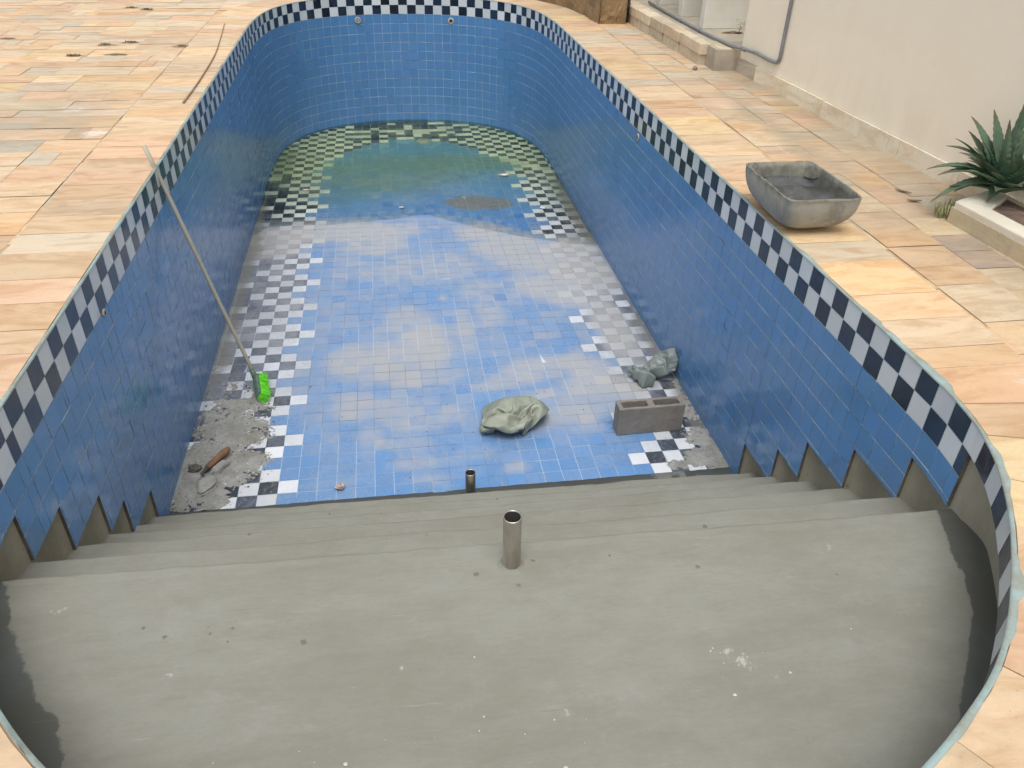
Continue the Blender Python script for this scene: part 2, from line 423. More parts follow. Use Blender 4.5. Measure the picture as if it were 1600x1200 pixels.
part(obj('rendered_wall', cw, cf, M_conc_wall, smooth=True, attrs={'wet': cwet, 'white': [0]*len(cw)}))

# ---- shelf + stairs, one rendered surface
xs = [-1.275+i*.03 for i in range(105)]
def lerpn(k, x): t = (x+1.189)/(2.931); return NOS[k][1]*(1-t)+NOS[k][0]*t
prof = []                                                                   # (nosing index or abs y, dy, z)
def profile(x):
    P = []
    y = .42
    while y < lerpn(0, x)-.06: P.append((y, -.31-.01*sstep(1.6, .7, y))); y += .03
    for k in range(6):
        yn = lerpn(k, x)+.006*n2((x, k*3.1, 0), 5)+.004*n2((x, k*7.7, 0), 17)
        z = NOS[k][2]+.004*n2((x, k*5.3, 2), 4)
        y0 = lerpn(k-1, x)+.010 if k else yn-.055
        zn = NOS[k+1][2] if k < 5 else FZ(3.0)-.001
        m = 5
        for i in range(m): P.append((y0+(yn-.016-y0)*i/m, z-.001+.003*n2((x, y0+i*.05, k), 9)))
        for a in (0, 22, 45, 68, 90): P.append((yn-.016+.016*math.sin(R(a)), z-.016+.016*math.cos(R(a))))
        P.append((yn+.004, (z+zn)/2)); P.append((yn+.008, zn+.012))
    P.append((P[-1][0]+.012, FZ(3.0)+.000))
    P.append((3.132+.004*n2((x, 0, 0), 20), FZ(3.1)+.003))
    P.append((3.134+.004*n2((x, 0, 0), 20), FZ(3.1)-.01))
    return P
pr = [profile(x) for x in xs]; NP = min(len(p) for p in pr)
pr = [p[-NP:] for p in pr]
sv_, sw, swh = [], [], []
WETL = [(-1.30, 2.1), (-1.16, 1.76), (-1.104, 1.667), (-1.048, 1.541), (-.978, 1.422), (-.94, 1.352), (-.914, 1.305), (-.893, 1.293), (-.845, 1.253), (-.842, 1.211), (-.80, 1.128), (-.74, 1.0), (-.5, .7)]
def wetl(y):
    for (x0, y0), (x1, y1) in zip(WETL, WETL[1:]):
        if y1 <= y <= y0: return x0+(x1-x0)*(y0-y)/(y0-y1)
    return -1.5 if y > 2 else -.5
WH = [(.84, 1.19, .05, .72), (.66, 1.30, .05, .55), (.79, 1.23, .025, .9), (.90, 1.13, .03, .9), (1.20, 1.34, .035, .7), (1.13, 1.40, .03, .8), (-.05, 1.30, .03, .8), (-.62, 1.36, .035, .8), (.35, 1.12, .03, .8), (-.95, 1.60, .05, .7), (1.24, 1.55, .025, .9), (.83, 1.2, .05, .8), (.70, 1.27, .05, .45), (.75, 1.24, .03, .6), (1.22, 1.30, .035, .5), (1.25, 1.62, .02, .4), (-.394, 1.171, .02, .6), (1.2, 1.45, .02, .5), (-.75, 1.55, .06, .35), (-.3, 1.22, .02, .5), (.95, 1.05, .03, .3)]
for i, x in enumerate(xs):
    for (y, z) in pr[i]:
        zz_ = z+.0035*fbm(x, y, 2.2, 3.)+.001*fbm(x, y*3, 9, 1.)
        sv_.append((x, y, zz_))
        wv = 0.
        if y < 1.78:
            dl = wetl(y)-x; wv = max(wv, .5+dl*7 if dl > -.08 else 0)
            q = None                                                       # distance to the curved wall on the right
            if x > .3:
                best = 9.
                for t in range(0, 60):
                    p = OUT[t*3] if t*3 < len(OUT) else OUT[0]
                    best = min(best, math.hypot(p.x-x, p.y-y))
                d = .075+best if inside(x, y, 0) else .075-best
                wdt = .075+.035*sstep(1.25, 1.5, y)+.02*n2((x, y, 0), 3)
                wv = max(wv, .5+(wdt-d)*12)
        if y > 2.99: wv = max(wv, .62+.6*n2((x, y, 0), 2.5)+.1)
        sw.append(max(0, min(1, wv)))
        swh.append(max([0]+[s4*math.exp(-((x-a)**2+(y-b)**2)/r4**2) for a, b, r4, s4 in WH]))
sf = []
for i in range(len(xs)-1):
    for j in range(NP-1):
        a = i*NP+j; sf.append((a, a+NP, a+NP+1, a+1))
part(obj('steps', sv_, sf, M_conc, smooth=True, attrs={'wet': sw, 'white': swh}))

# ---- floor tiles
DUST=[(-0.48,6.63,0.66,0.19,1.0),(-0.97,6.57,0.29,0.2,1.0),(-1.03,6.29,0.21,0.14,0.7),(-0.04,6.64,0.24,0.15,0.9),(-0.16,6.35,0.23,0.24,0.7),(0.77,6.51,0.22,0.2,0.9),(0.99,6.19,0.3,0.24,1.0),(1.24,5.93,0.39,0.31,1.0),(1.47,5.65,0.28,0.46,1.1),(1.15,5.43,0.27,0.23,0.8),(1.29,5.22,0.19,0.15,0.8),(0.38,5.8,0.28,0.3,0.5),(0.09,5.83,0.2,0.25,0.5),(-0.37,5.88,0.24,0.25,0.3),(0.61,5.45,0.14,0.19,0.5),(0.67,5.07,0.1,0.21,0.5),(0.09,5.03,0.18,0.17,0.6),(0.16,4.61,0.17,0.33,0.9),(-0.06,4.45,0.21,0.23,0.8),(-0.31,4.48,0.16,0.17,0.8),(0.11,4.24,0.22,0.11,0.7),(0.46,4.86,0.06,0.29,0.5),(1.01,4.3,0.29,0.08,0.9),(0.76,4.17,0.16,0.11,0.7),(1.19,4.17,0.15,0.24,0.9),(1.23,3.98,0.22,0.2,1.0),(0.93,3.86,0.27,0.14,0.9),(0.53,4.09,0.13,0.06,0.5),(-0.12,3.91,0.25,0.12,0.6),(0.09,3.87,0.16,0.09,0.5),(0.53,5.62,0.11,0.16,0.4),(1.5,4.75,0.12,0.45,1.0),(0.34,5.31,0.03,0.04,0.9),(-0.2,3.64,0.07,0.12,0.6),(0.04,3.55,0.13,0.08,0.5),(0.03,3.38,0.13,0.07,0.55),(0.1,3.23,0.14,0.05,0.5),(0.38,3.43,0.1,0.06,0.5),(-0.29,3.93,0.15,0.13,0.7),(0.14,3.79,0.25,0.11,0.6),(0.6,3.28,0.08,0.05,0.5),(0.77,3.71,0.11,0.11,0.6),(1.05,3.59,0.13,0.08,0.6),(0.98,3.75,0.28,0.13,1.0),(1.37,3.96,0.16,0.16,1.1),(-0.35,3.27,0.18,0.04,0.5),(1.55,4.09,0.08,0.15,1.0),(1.5,6.1,.3,.2,1.1)]
GREEN=[(-0.04,8.16,1.0,0.7,.9),(-0.54,7.65,0.37,0.4,0.7),(-0.72,8.84,0.41,0.67,0.5),(0.64,8.41,0.76,0.33,1),(0.4,7.74,0.38,0.3,0.5),(1.19,8.37,0.42,0.38,0.7),(-1.08,8.44,0.14,0.82,0.9),(1.66,7.62,0.10,1.0,0.7)]
MUD=[(0.79,7.25,0.32,0.22,1.1),(0.98,7.20,0.24,0.17,1.1),(0.55,7.25,0.16,0.05,0.8),(1.12,6.67,0.08,0.07,0.5)]
def blob(L, x, y):
    t = 0.
    for a, b, rx, ry, s_ in L:
        d = ((x-a)/rx)**2+((y-b)/ry)**2
        if d < 4: t = max(t, s_*math.exp(-.7*d*d))
    return t
XG, PX = -.769, .0995
def limit(u):                                                              # where the far border band starts, by distance from the axis
    pts = [(0, 9.30), (.2, 9.28), (.35, 9.25), (.5, 9.15), (.65, 8.95), (.8, 8.75), (.95, 8.55), (1.05, 8.45), (1.5, 8.0)]
    for (a, b), (c, d) in zip(pts, pts[1:]):
        if u <= c: return b+(d-b)*(u-a)/(c-a)
    return 8
# the motif on the axis by the drain (W cream, B black), rows from near to far, 12 columns starting at x = -0.17
MOTIF = ['BBBBWWBBBBBB', 'WBWBBBWBBWBW', 'BBBBWBWWBBWB', 'WBWWWBWWWWBB', 'BWBBBWBBBWWB', 'BBBBBWBBBBBW', 'BBBWBBBBWWBB', 'BBBBBBBBBBBB']
def fcolor(cx, cy, ix, iy):
    left = cx < XC
    # columns counted from the wall inwards: 4 = protruding
    c = (ix+1) if left else (24-ix)                                       # left: ix 0 is x -0.87..-0.77 (c3)
    r = iy % 4                                                             # 0 = protruding row
    far = cy > limit(abs(cx-XC))
    if far:
        if abs(cx-XC) < .6 and cy > 9.27:
            k = int((cx+.32)/PX); rr = int((cy-9.27)/.1)
            if 0 <= k < 12 and rr < 8: return MOTIF[rr][k]
        return 'W' if (ix+iy) % 2 else 'B'
    if left:
        k = ix                                                             # ix -3 = strip by the wall
        if k > 1: return 'U'
        if k == 1: return 'W' if r == 0 else 'U'
        if k == 0: return 'B' if r == 0 else ('U' if r == 2 else 'W')
        if k == -1: return 'W' if r in (0, 2) else 'B'
        if k == -2: return 'B' if r in (0, 2) else 'W'
        if k == -3: return 'W' if r == 2 else 'B'
        return 'W' if r == 0 else 'B'
    k = 21-ix                                                              # ix 20: x 1.22..1.32 protruding
    if k > 1: return 'U'
    if k == 1: return 'W' if r == 0 else 'U'
    if k == 0: return 'B' if r == 0 else ('U' if r == 2 else 'W')
    if k == -1: return 'W' if r in (0, 2) else 'B'
    if k == -2: return 'B' if r in (0, 2) else 'W'
    if k == -3: return 'W' if r in (0, 2) else 'B'
    return 'B'
fv, ff, fc, fa = [], [], [], {'dust': [], 'green': [], 'mud': [], 'grime': [], 'scum': []}
for iy in range(-10, 62):
    y0 = 4.018+.1*iy
    for ix in range(-6, 28):
        x0 = XG+PX*(ix)
        cx, cy = x0+PX/2, y0+.05
        if not inside(cx, cy, .06): continue
        ya, yb, xa, xb = y0+.0012, y0+.0988, x0+.0012, x0+PX-.0012
        if yb < 3.13: continue
        ya = max(ya, 3.125)
        t = fcolor(cx, cy, ix, iy)
        k = rnd.uniform(.86, 1.12)
        if t == 'U': k = .94+.12*rnd.random(); c = (BLUE[0]*k*1.12, BLUE[1]*k*1.06, BLUE[2]*k*1.05)
        elif t == 'W': c = tuple(v*k for v in (.62, .64, .66))
        else: c = tuple(v*k for v in (.020, .022, .028))
        if t == 'U' and rnd.random() < .02: c = (.06, .17, .42)
        tx, ty, tz = rnd.gauss(0, .00025), rnd.gauss(0, .00025), rnd.gauss(0, .0003)
        n = len(fv); K = 3; tdust = rnd.gauss(0, .12)
        for b in range(K+1):
            for a in range(K+1):
                x = xa+(xb-xa)*a/K; y = ya+(yb-ya)*b/K
                fv.append((x, y, FZ(y)+.0012+tz+tx*(a/K-.5)*2+ty*(b/K-.5)*2))
                dd = blob(DUST, x, y)+tdust+.20*sstep(3.8, 4.3, y)+.16*fbm(x, y, 1.3, 9., 3)
                dd += (.22 if x < -.68 else 0)*sstep(4.4, 4.9, y)*sstep(7, 6.6, y)-.22*sstep(4.2, 3.2, y)
                if y > 6.98-.28*sstep(.35, 1.5, x)*2: dd -= .42
                fa['dust'].append(dd)
                fa['green'].append(blob(GREEN, x, y)); fa['mud'].append(blob(MUD, x, y)+(-.3))
                edge = sstep(.50, .0, (x-(XC-HW)) if x < XC else (XC+HW-x))
                g = 0.
                if x < XC: g = .55*edge*sstep(4.0, 4.6, y)*sstep(6.8, 6.2, y)
                else: g = .75*edge*sstep(6.0, 6.4, y)*sstep(8.5, 7, y)+.45*edge*sstep(3.0, 3.2, y)*sstep(5.6, 4.6, y)
                g += .5*sstep(.14, .0, (x-(XC-HW)) if x < XC else (XC+HW-x))
                g += .35*sstep(6.15, 6.45, y)*edge*(1 if x < XC else 0)*sstep(8.2, 7, y)
                fa['grime'].append(g-.12); fa['scum'].append(sstep(4.1, 3.3, y)*sstep(-.9, -.6, x))
        for b in range(K):
            for a in range(K):
                q = n+b*(K+1)+a; ff.append((q, q+1, q+K+2, q+K+1)); fc.append(c)
part(obj('floor_tiles', fv, ff, M_floor, cols=fc, attrs=fa))
g = MB(); ys = [3.12+i*.5 for i in range(15)]
for a, b in zip(ys, ys[1:]): g.quad((-1.26, a, FZ(a)), (1.81, a, FZ(a)), (1.81, b, FZ(b)), (-1.26, b, FZ(b)))
part(g.build('floor_grout', M_fgrout))

# ---- adhesive strip on the rim
av, af = [], []
NS = 900
for i in range(NS):
    s_ = TOT*i/NS; p = at(s_); k = .007+.004*n2((p.x, p.y, 0), 6)
    d = max(0, fbm(p.x, p.y, 3.5, 5., 5)+.02)
    big = .034 if (p.x > 1.2 and p.y < 2.6) else (.014 if p.x > 1.2 else .012)
    k *= .6 if p.x < 0 else 1
    k += big*d*1.7
    for dd, z in ((-.003, -.004), (-.0025, .0014), (.006, .0016), (k*.7+.004, .0017+.0006*abs(n2((p.x, p.y, 1), 30))), (k+.004, -.004)):
        q = off(s_, dd); av.append((q.x, q.y, z+.0008*(big > .03)*abs(n2((p.x, p.y, 1), 12))*(dd > .005 and dd < k)))
for i in range(NS):
    for j in range(4):
        a = i*5+j; b = ((i+1) % NS)*5+j; af.append((a, a+1, b+1, b))
part(obj('adhesive_strip', av, af, M_aqua, smooth=True))

# ---- coping slabs
PAL = [(.64, .45, .28), (.66, .49, .32), (.60, .43, .28), (.64, .50, .35), (.60, .45, .30), (.67, .52, .32), (.57, .48, .36), (.63, .43, .29)]
PAL_ = [(.70, .47, .28), (.72, .52, .32), (.66, .45, .27), (.69, .52, .35), (.62, .43, .27), (.73, .54, .30), (.60, .50, .37), (.68, .44, .27)]
PAL2 = PAL+[(.66, .55, .39), (.52, .46, .36), (.58, .45, .34), (.60, .50, .37), (.50, .46, .38), (.64, .53, .36)]
PAL2_ = PAL+[(.74, .60, .38), (.50, .45, .35), (.56, .40, .30), (.62, .50, .37), (.44, .42, .36), (.70, .55, .34)]
def stonecol(pal):
    c = rnd.choice(pal); c = (c[0]*.915, c[1]*.90, c[2]*.865); k = rnd.uniform(.86, 1.05); j = rnd.uniform(-.018, .018)
    return (c[0]*k+j, c[1]*k, c[2]*k-j)
def slabs(mb, at_attr, s0, s1, c, z=0., d0=.012, d1=.388):
    g_ = .0014; n = len(mb.v); ln = s1-s0
    k = max(1, int(ln/.07)); m = 4
    tz = rnd.gauss(0, .0006); tl = rnd.gauss(0, .0008)
    for i in range(k+1):
        for j in range(m+1):
            t = s0+g_+(ln-2*g_)*i/k; p = off(t, d0+(d1-g_-d0)*j/m)
            mb.v.append((p.x, p.y, z+tz+tl*(j/m-.5)))
    for i in range(k):
        for j in range(m):
            a = n+i*(m+1)+j; mb.f.append((a, a+1, a+m+2, a+m+1)); mb.c.append(c)
    # side skirts down to the bed
    ring = [n+j for j in range(m+1)]+[n+i*(m+1)+m for i in range(1, k+1)]+[n+k*(m+1)+j for j in range(m-1, -1, -1)]+[n+i*(m+1) for i in range(k-1, 0, -1)]
    b0 = len(mb.v)
    for r_ in ring: v = mb.v[r_]; mb.v.append((v[0], v[1], -.02))
    L_ = len(ring)
    for i in range(L_):
        mb.f.append((ring[i], b0+i, b0+(i+1) % L_, ring[(i+1) % L_])); mb.c.append(tuple(x*.8 for x in c))
cp = MB()
s_ = findY(2.132, True)
stops = []
while s_ < findY(2.132, True)+TOT-.1:
    stops.append(s_); s_ += .2 if rnd.random() < .8 else rnd.choice((.25, .3, .16))
stops.append(findY(2.132, True)+TOT)
cop_over = {}
for i, (a, b) in enumerate(zip(stops, stops[1:])):
    c = stonecol(PAL)
    pm = at((a+b)/2)
    if pm.x > 1.6:
        if 2.32 < pm.y < 2.53: c = (.68, .47, .29)
        if 2.13 < pm.y < 2.33: c = (.60, .47, .33)
        if 2.53 < pm.y < 2.74: c = (.70, .48, .27)
        if 2.735 < pm.y < 2.94: c = (.52, .43, .31)
    slabs(cp, None, a, b, c)
def wallx0(y): return 2.78-.049*(y-6.3)
def stone_attrs(mb):
    gr, wh = [], []
    for v in mb.v:
        x, y = v[0], v[1]
        g_ = .36+.30*fbm(x, y, .9, 4., 4)
        g_ += .45*sstep(2.2, 2.8, x)*sstep(1, 2.5, y)
        g_ += .35*sstep(.6, .2, abs(x+2.1))*sstep(3.8, 5.2, y)*sstep(7, 5.8, y)
        g_ -= .25*sstep(.45, 0, abs(abs(x-XC)-HW-.2))
        g_ += .75*math.exp(-((x-2.42-.02*(y-4.5)+.03*n2((x, y, 0), 3))/.045)**2)*sstep(3.4, 3.8, y)*sstep(6.0, 5.2, y)+.35*sstep(.12, .0, abs(x-wallx0(y)))
        gr.append(g_)
        w_ = max([0]+[s4*math.exp(-(((x-a)/rx)**2+((y-b)/ry)**2)) for a, b, rx, ry, s4 in ((-1.66, 4.93, .1, .09, 1.2), (-1.9, 5.5, .15, .2, .9), (2.25, 2.50, .05, .05, .9), (2.05, 1.9, .14, .14, .7), (1.9, 1.35, .12, .2, .5), (2.47, 2.70, .04, .04, 1.0), (-2.2, 4.3, .2, .25, .7), (2.3, 4.3, .1, .3, .7))])
        wh.append(w_)
    return {'grime': gr, 'white': wh}
part(cp.build('coping', M_stone, colors=True, attrs=stone_attrs(cp)))

# ---------------------------------------------------------------- paving outside the coping
CX, CY = XC, 5.3
def boxray(p):
    d = p-Vector((CX, CY)); t = 1e9
    for ax, lo, hi in ((0, -9.-CX, 14.-CX), (1, -6.-CY, 22.-CY)):
        v = d[ax]
        if abs(v) > 1e-9: t = min(t, (hi if v > 0 else lo)/v)
    return Vector((CX, CY))+d*t
gv, gf = [], []
N2 = 240
for i in range(N2):
    s_ = TOT*i/N2; p = off(s_, .006); q = boxray(off(s_, .4)); gv += [(p.x, p.y, -.0095), (q.x, q.y, -.0095), (p.x, p.y, -.05)]
for i in range(N2):
    a, b = i*3, ((i+1) % N2)*3; gf += [(a, a+1, b+1, b), (a+2, a, b, b+2)]
tag(obj('ground', gv, gf, M_joint), kind='structure')
pv = MB()
def stone(x0, x1, y0, y1, c, z=None):
    z = -.004+rnd.gauss(0, .0009) if z is None else z
    g_ = .0010; x0 += g_; x1 -= g_; y0 += g_; y1 -= g_
    near = any(inside(x, y, .40) for x, y in ((x0, y0), (x1, y0), (x0, y1), (x1, y1), ((x0+x1)/2, (y0+y1)/2)))
    if not near:
        tl = rnd.gauss(0, .0007); n = len(pv.v)
        K = 2
        for j in range(K+1):
            for i in range(K+1): pv.v.append((x0+(x1-x0)*i/K, y0+(y1-y0)*j/K, z+tl*(i/K-.5)))
        for j in range(K):
            for i in range(K):
                a = n+j*(K+1)+i; pv.f.append((a, a+1, a+K+2, a+K+1)); pv.c.append(c)
        return
    if all(inside(x, y, .36) for x, y in ((x0, y0), (x1, y0), (x0, y1), (x1, y1))): return
    nx, ny = max(1, int((x1-x0)/.04)), max(1, int((y1-y0)/.04))
    for i in range(nx):
        for j in range(ny):
            xa, xb = x0+(x1-x0)*i/nx, x0+(x1-x0)*(i+1)/nx; ya, yb = y0+(y1-y0)*j/ny, y0+(y1-y0)*(j+1)/ny
            if inside((xa+xb)/2, (ya+yb)/2, .35): continue
            pv.quad((xa, ya, z-.001), (xb, ya, z-.001), (xb, yb, z-.001), (xa, yb, z-.001), c)
strips = [(-1.592, 2.155)]                                                # over the pool's width (beyond its ends)
x = 2.155
for wd in (.27, .20, .45, .5, .5): strips.append((x, x+wd)); x += wd
y = -.8
while y < 14:
    h = rnd.choice((.15, .18, .2, .2, .22, .26)); x = -1.592
    while x > -8:
        ln = rnd.choice((.22, .3, .38, .45, .52, .64)); r_ = rnd.random()
        if r_ < .16 and ln > .35: stone(x-ln, x, y, y+h*.5, stonecol(PAL2)); stone(x-ln, x, y+h*.5, y+h, stonecol(PAL))
        elif r_ < .26: stone(x-ln, x-ln*.5, y, y+h, stonecol(PAL2)); stone(x-ln*.5, x, y, y+h, stonecol(PAL))
        else: stone(x-ln, x, y, y+h, stonecol(PAL2 if rnd.random() < .6 else PAL))
        x -= ln
    y += h
for x0, x1 in strips:
    if x0 < XC < x1:
        xx = [x0]
        while xx[-1] < x1-.5: xx.append(xx[-1]+rnd.choice((.4, .45, .5)))
        xx.append(x1)
    else: xx = [x0, x1]
    for xa, xb in zip(xx, xx[1:]):
        y = -.8+rnd.uniform(0, .2)
        while y < 14:
            h = rnd.choice((.13, .16, .17, .2, .2, .24, .28)) if xa < 0 else rnd.choice((.17, .2, .2, .2, .24, .3))
            c = stonecol(PAL2 if xa > 2.1 or rnd.random() < .45 else PAL)
            special = xa > 2.37 and xa < 2.5 and 2.72 <= y+h/2 <= 3.07
            if abs(xa-2.425) < .01 and 2.6 < y < 3.2: c = (.30, .235, .20) if 2.68 < y < 2.95 else c
            if xb-xa > .28 and rnd.random() < .42:
                m = xa+(xb-xa)*rnd.uniform(.35, .65); stone(xa, m, y, y+h, c); stone(m, xb, y, y+h, stonecol(PAL2))
            elif rnd.random() < .25 and xb-xa > .3:
                m = y+h*.5; stone(xa, xb, y, m, c); stone(xa, xb, m, y+h, stonecol(PAL))
            else: stone(xa, xb, y, y+h, c)
            y += h
tag(pv.build('paving', M_stone, colors=True, attrs=stone_attrs(pv)), kind='structure')

# ---------------------------------------------------------------- puddle
shore = [(-1.26, 6.52), (-1.16, 6.66), (-1.07, 6.80), (-.9, 6.83), (-.74, 6.845), (-.55, 6.82), (-.4, 6.84), (-.2, 6.85), (-.06, 6.88), (.06, 6.90), (.17, 6.95), (.26, 6.975), (.35, 6.97), (.43, 6.88), (.51, 6.82), (.62, 6.72), (.73, 6.64), (.9, 6.53), (1.04, 6.43), (1.2, 6.33), (1.35, 6.27), (1.5, 6.2), (1.8, 6.12)]
fine = []
for (a, b), (c, d) in zip(shore, shore[1:]):
    for i in range(6):
        t = i/6; x = a+(c-a)*t; fine.append((x, b+(d-b)*t+.018*fbm(x, b, 6, 2.)))
fine.append(shore[-1])
wvv, wff = [], []
def wz(y): return FZ(y)+.0042 if y < 7.0 else max(FZ(7.0)+.0042, FZ(y)+.0042)
for x, y in fine:
    for t in range(7):
        yy = y+(10.12-y)*(t/6)**1.5
        wvv.append((x, yy, (FZ(yy)+.0022 if t == 0 else max(FZ(y)+.0035, -1.3895))))
for i in range(len(fine)-1):
    for j in range(6):
        a = i*7+j; wff.append((a, a+7, a+8, a+1))
def mk_water():
    n = NM('puddle_water'); t = n.t
    tr = t.nodes.new('ShaderNodeBsdfTransparent'); gl = t.nodes.new('ShaderNodeBsdfGlossy'); fr = t.nodes.new('ShaderNodeFresnel'); mx = t.nodes.new('ShaderNodeMixShader')
    sp = t.nodes.new('ShaderNodeSeparateXYZ'); n.L(n.tc.outputs['Object'], sp.inputs[0])
    deep = n.ramp(n.math('ADD', sp.outputs[1], n.math('MULTIPLY', n.noise(1.2, 4), 1.4)), 7.4, 9.2)
    c = n.mix(deep, (.90, .91, .89), (.82, .88, .66))
    n.L(c, tr.inputs[0]); gl.inputs['Roughness'].default_value = .03; fr.inputs[0].default_value = 1.33
    bp = n.bump(n.noise(3, 2), .04, .01); n.L(bp, gl.inputs['Normal']); n.L(bp, fr.inputs['Normal'])
    n.L(fr.outputs[0], mx.inputs[0]); n.L(tr.outputs[0], mx.inputs[1]); n.L(gl.outputs[0], mx.inputs[2]); n.L(mx.outputs[0], n.out.inputs[0])
    t.nodes.remove(n.b); return n.m
tag(obj('water', wvv, wff, mk_water(), smooth=True), kind='structure')

# ---------------------------------------------------------------- dried mortar on the floor
def mk_mortar():
    n = NM('dried_mortar'); c = n.mix(n.ramp(n.noise(9, 7, .7), .35, .65), (.36, .36, .345), (.25, .25, .23))
    c = n.mix(n.ramp(n.noise(38, 8, .85), .57, .66), c, (.055, .055, .05))
    c = n.mix(n.ramp(n.noise(27, 8, .85, (1, 1.7, 1)), .60, .68), c, (.48, .48, .47))
    c = n.mix(n.ramp(n.noise(5, 4, .6, (1.1, 1, 1)), .50, .72, 0, .6), c, (.19, .18, .13)); c = n.mix(n.ramp(n.noise(120, 4, .8), .60, .68), c, (.09, .09, .08))
    return n.fin(c, .95, 0, n.bump(n.noise(70, 6, .8), .9, .012))
M_mortar = mk_mortar()
MORT=[(-0.98,3.76,0.21,0.24,1),(-1.01,3.53,0.2,0.28,1.1),(-0.94,4.0,0.14,0.15,0.85),(-1.03,3.24,0.13,0.12,1),(-0.83,3.46,0.11,0.13,0.8),(-1.13,3.44,0.1,0.3,1.1),(-1.06,3.95,0.11,0.19,0.8),(-0.91,4.22,0.08,0.08,0.55),(-1.02,4.25,0.09,0.09,0.5),(-1.14,4.12,0.05,0.1,0.4),(-1.18,6.3,.05,.4,.55),(-1.18,5.0,.03,.6,.5)]
MORTR=[(1.68,3.23,0.14,0.1,1.1),(1.66,3.44,0.10,0.07,0.85),(1.68,3.63,0.05,0.08,0.8),(1.48,3.19,0.06,0.05,0.7),(1.68,3.38,0.10,0.06,0.8),(1.72,3.8,0.03,0.3,.6)]
def splat(L, x0, x1, y0, y1, st, name, label, wallx):
    nx, ny = int((x1-x0)/st), int((y1-y0)/st); v, f = [], []; ok = {}
    for j in range(ny+1):
        for i in range(nx+1):
            x, y = x0+(x1-x0)*i/nx, y0+(y1-y0)*j/ny
            m = .80*blob(L, x, y)+.38*fbm(x, y, 9, 3.3, 4)+.38*fbm(x, y, 38, 8.3, 3)
            h = sstep(.42, .62, m)*.0045+max(0, m-.6)*.009*(1+.8*fbm(x, y, 30, 1., 4))
            ok[i, j] = m > .38; v.append((x, y, FZ(y)+.0016-.003*(m < .44)+h))
    for j in range(ny):
        for i in range(nx):
            if ok[i, j] or ok[i+1, j] or ok[i, j+1] or ok[i+1, j+1]:
                a = j*(nx+1)+i; f.append((a, a+1, a+nx+2, a+nx+1))
    tag(obj(name, v, f, M_mortar, smooth=True), label, 'mortar', kind='stuff')
splat(MORT, -1.21, -.6, 3.13, 4.5, .0055, 'mortar_residue', 'crumbly grey mortar spilled over the checkered tiles around the trowel on the left', -1.19)
splat(MORTR, 1.3, 1.76, 3.13, 4.1, .0055, 'mortar_residue', 'brown grey mortar rubble over the tiles in the right corner beside the concrete block', 1.742)

exec_parts = []
# grit: small crumbs on the floor (uncountable)
gm = MB()
def crumb(mb, x, y, z, r):
    n = len(mb.v); a0 = rnd.uniform(0, 6.28)
    for k in range(5):
        a = a0+k*1.2566; mb.v.append((x+r*math.cos(a)*rnd.uniform(.6, 1.1), y+r*math.sin(a)*rnd.uniform(.6, 1.1), z))
    mb.v.append((x+r*.2, y, z+r*rnd.uniform(.5, .9)))
    for k in range(5): mb.f.append((n+k, n+(k+1) % 5, n+5)); mb.c.append((1, 1, 1))
dk, lt = MB(), MB()
for _ in range(2600):
    x, y = rnd.uniform(-1.18, 1.73), rnd.uniform(3.14, 6.8)
    d = .10+.8*blob(MORT, x, y)+.8*blob(MORTR, x, y)+.35*blob([(1.4, 3.9, .35, .35, 1), (1.6, 4.6, .12, .8, 1)], x, y)
    if rnd.random() > d: continue
    crumb(dk if rnd.random() < .6 else lt, x, y, FZ(y)+.0012+.010*blob(MORT, x, y)*.7, rnd.uniform(.0015, .0055))
for _ in range(900):
    x, y = rnd.uniform(-1.18, -.7), rnd.uniform(3.14, 4.35)
    if rnd.random() < blob(MORT, x, y): crumb(lt if rnd.random() < .7 else dk, x, y, FZ(y)+.005, rnd.uniform(.003, .009))
sp_ = MB()
for _ in range(150):
    x, y = rnd.uniform(-1.0, 1.5), rnd.uniform(.75, 1.66)
    if not inside(x, y, -.1) or n2((x, y, 0), 1.6) < -.12: continue
    crumb(sp_, x, y, -.3155, .0011+.0065*rnd.random()**4)
for cx_, cy_ in ((.80, 1.22), (1.22, 1.32), (1.22, 1.6)):
    for _ in range(14): crumb(sp_, cx_+rnd.gauss(0, .05), cy_+rnd.gauss(0, .03), -.3155, rnd.uniform(.001, .005))
tag(sp_.build('plaster_specks', simple('white_plaster', (.62, .62, .58), bs=.1)), 'tiny white plaster specks scattered over the cement shelf', 'plaster specks', kind='stuff')
dk.build('grit', simple('grit_dark', (.05, .05, .045), bs=.1)); lt.build('grit', simple('grit_light', (.48, .47, .44), bs=.1))
for o in col.objects:
    if o.name.startswith('grit'):
        tag(o, 'dark grit crumbs scattered over the pool floor' if o.name == 'grit' else 'pale crumbs of plaster scattered over the pool floor', 'grit', kind='stuff')

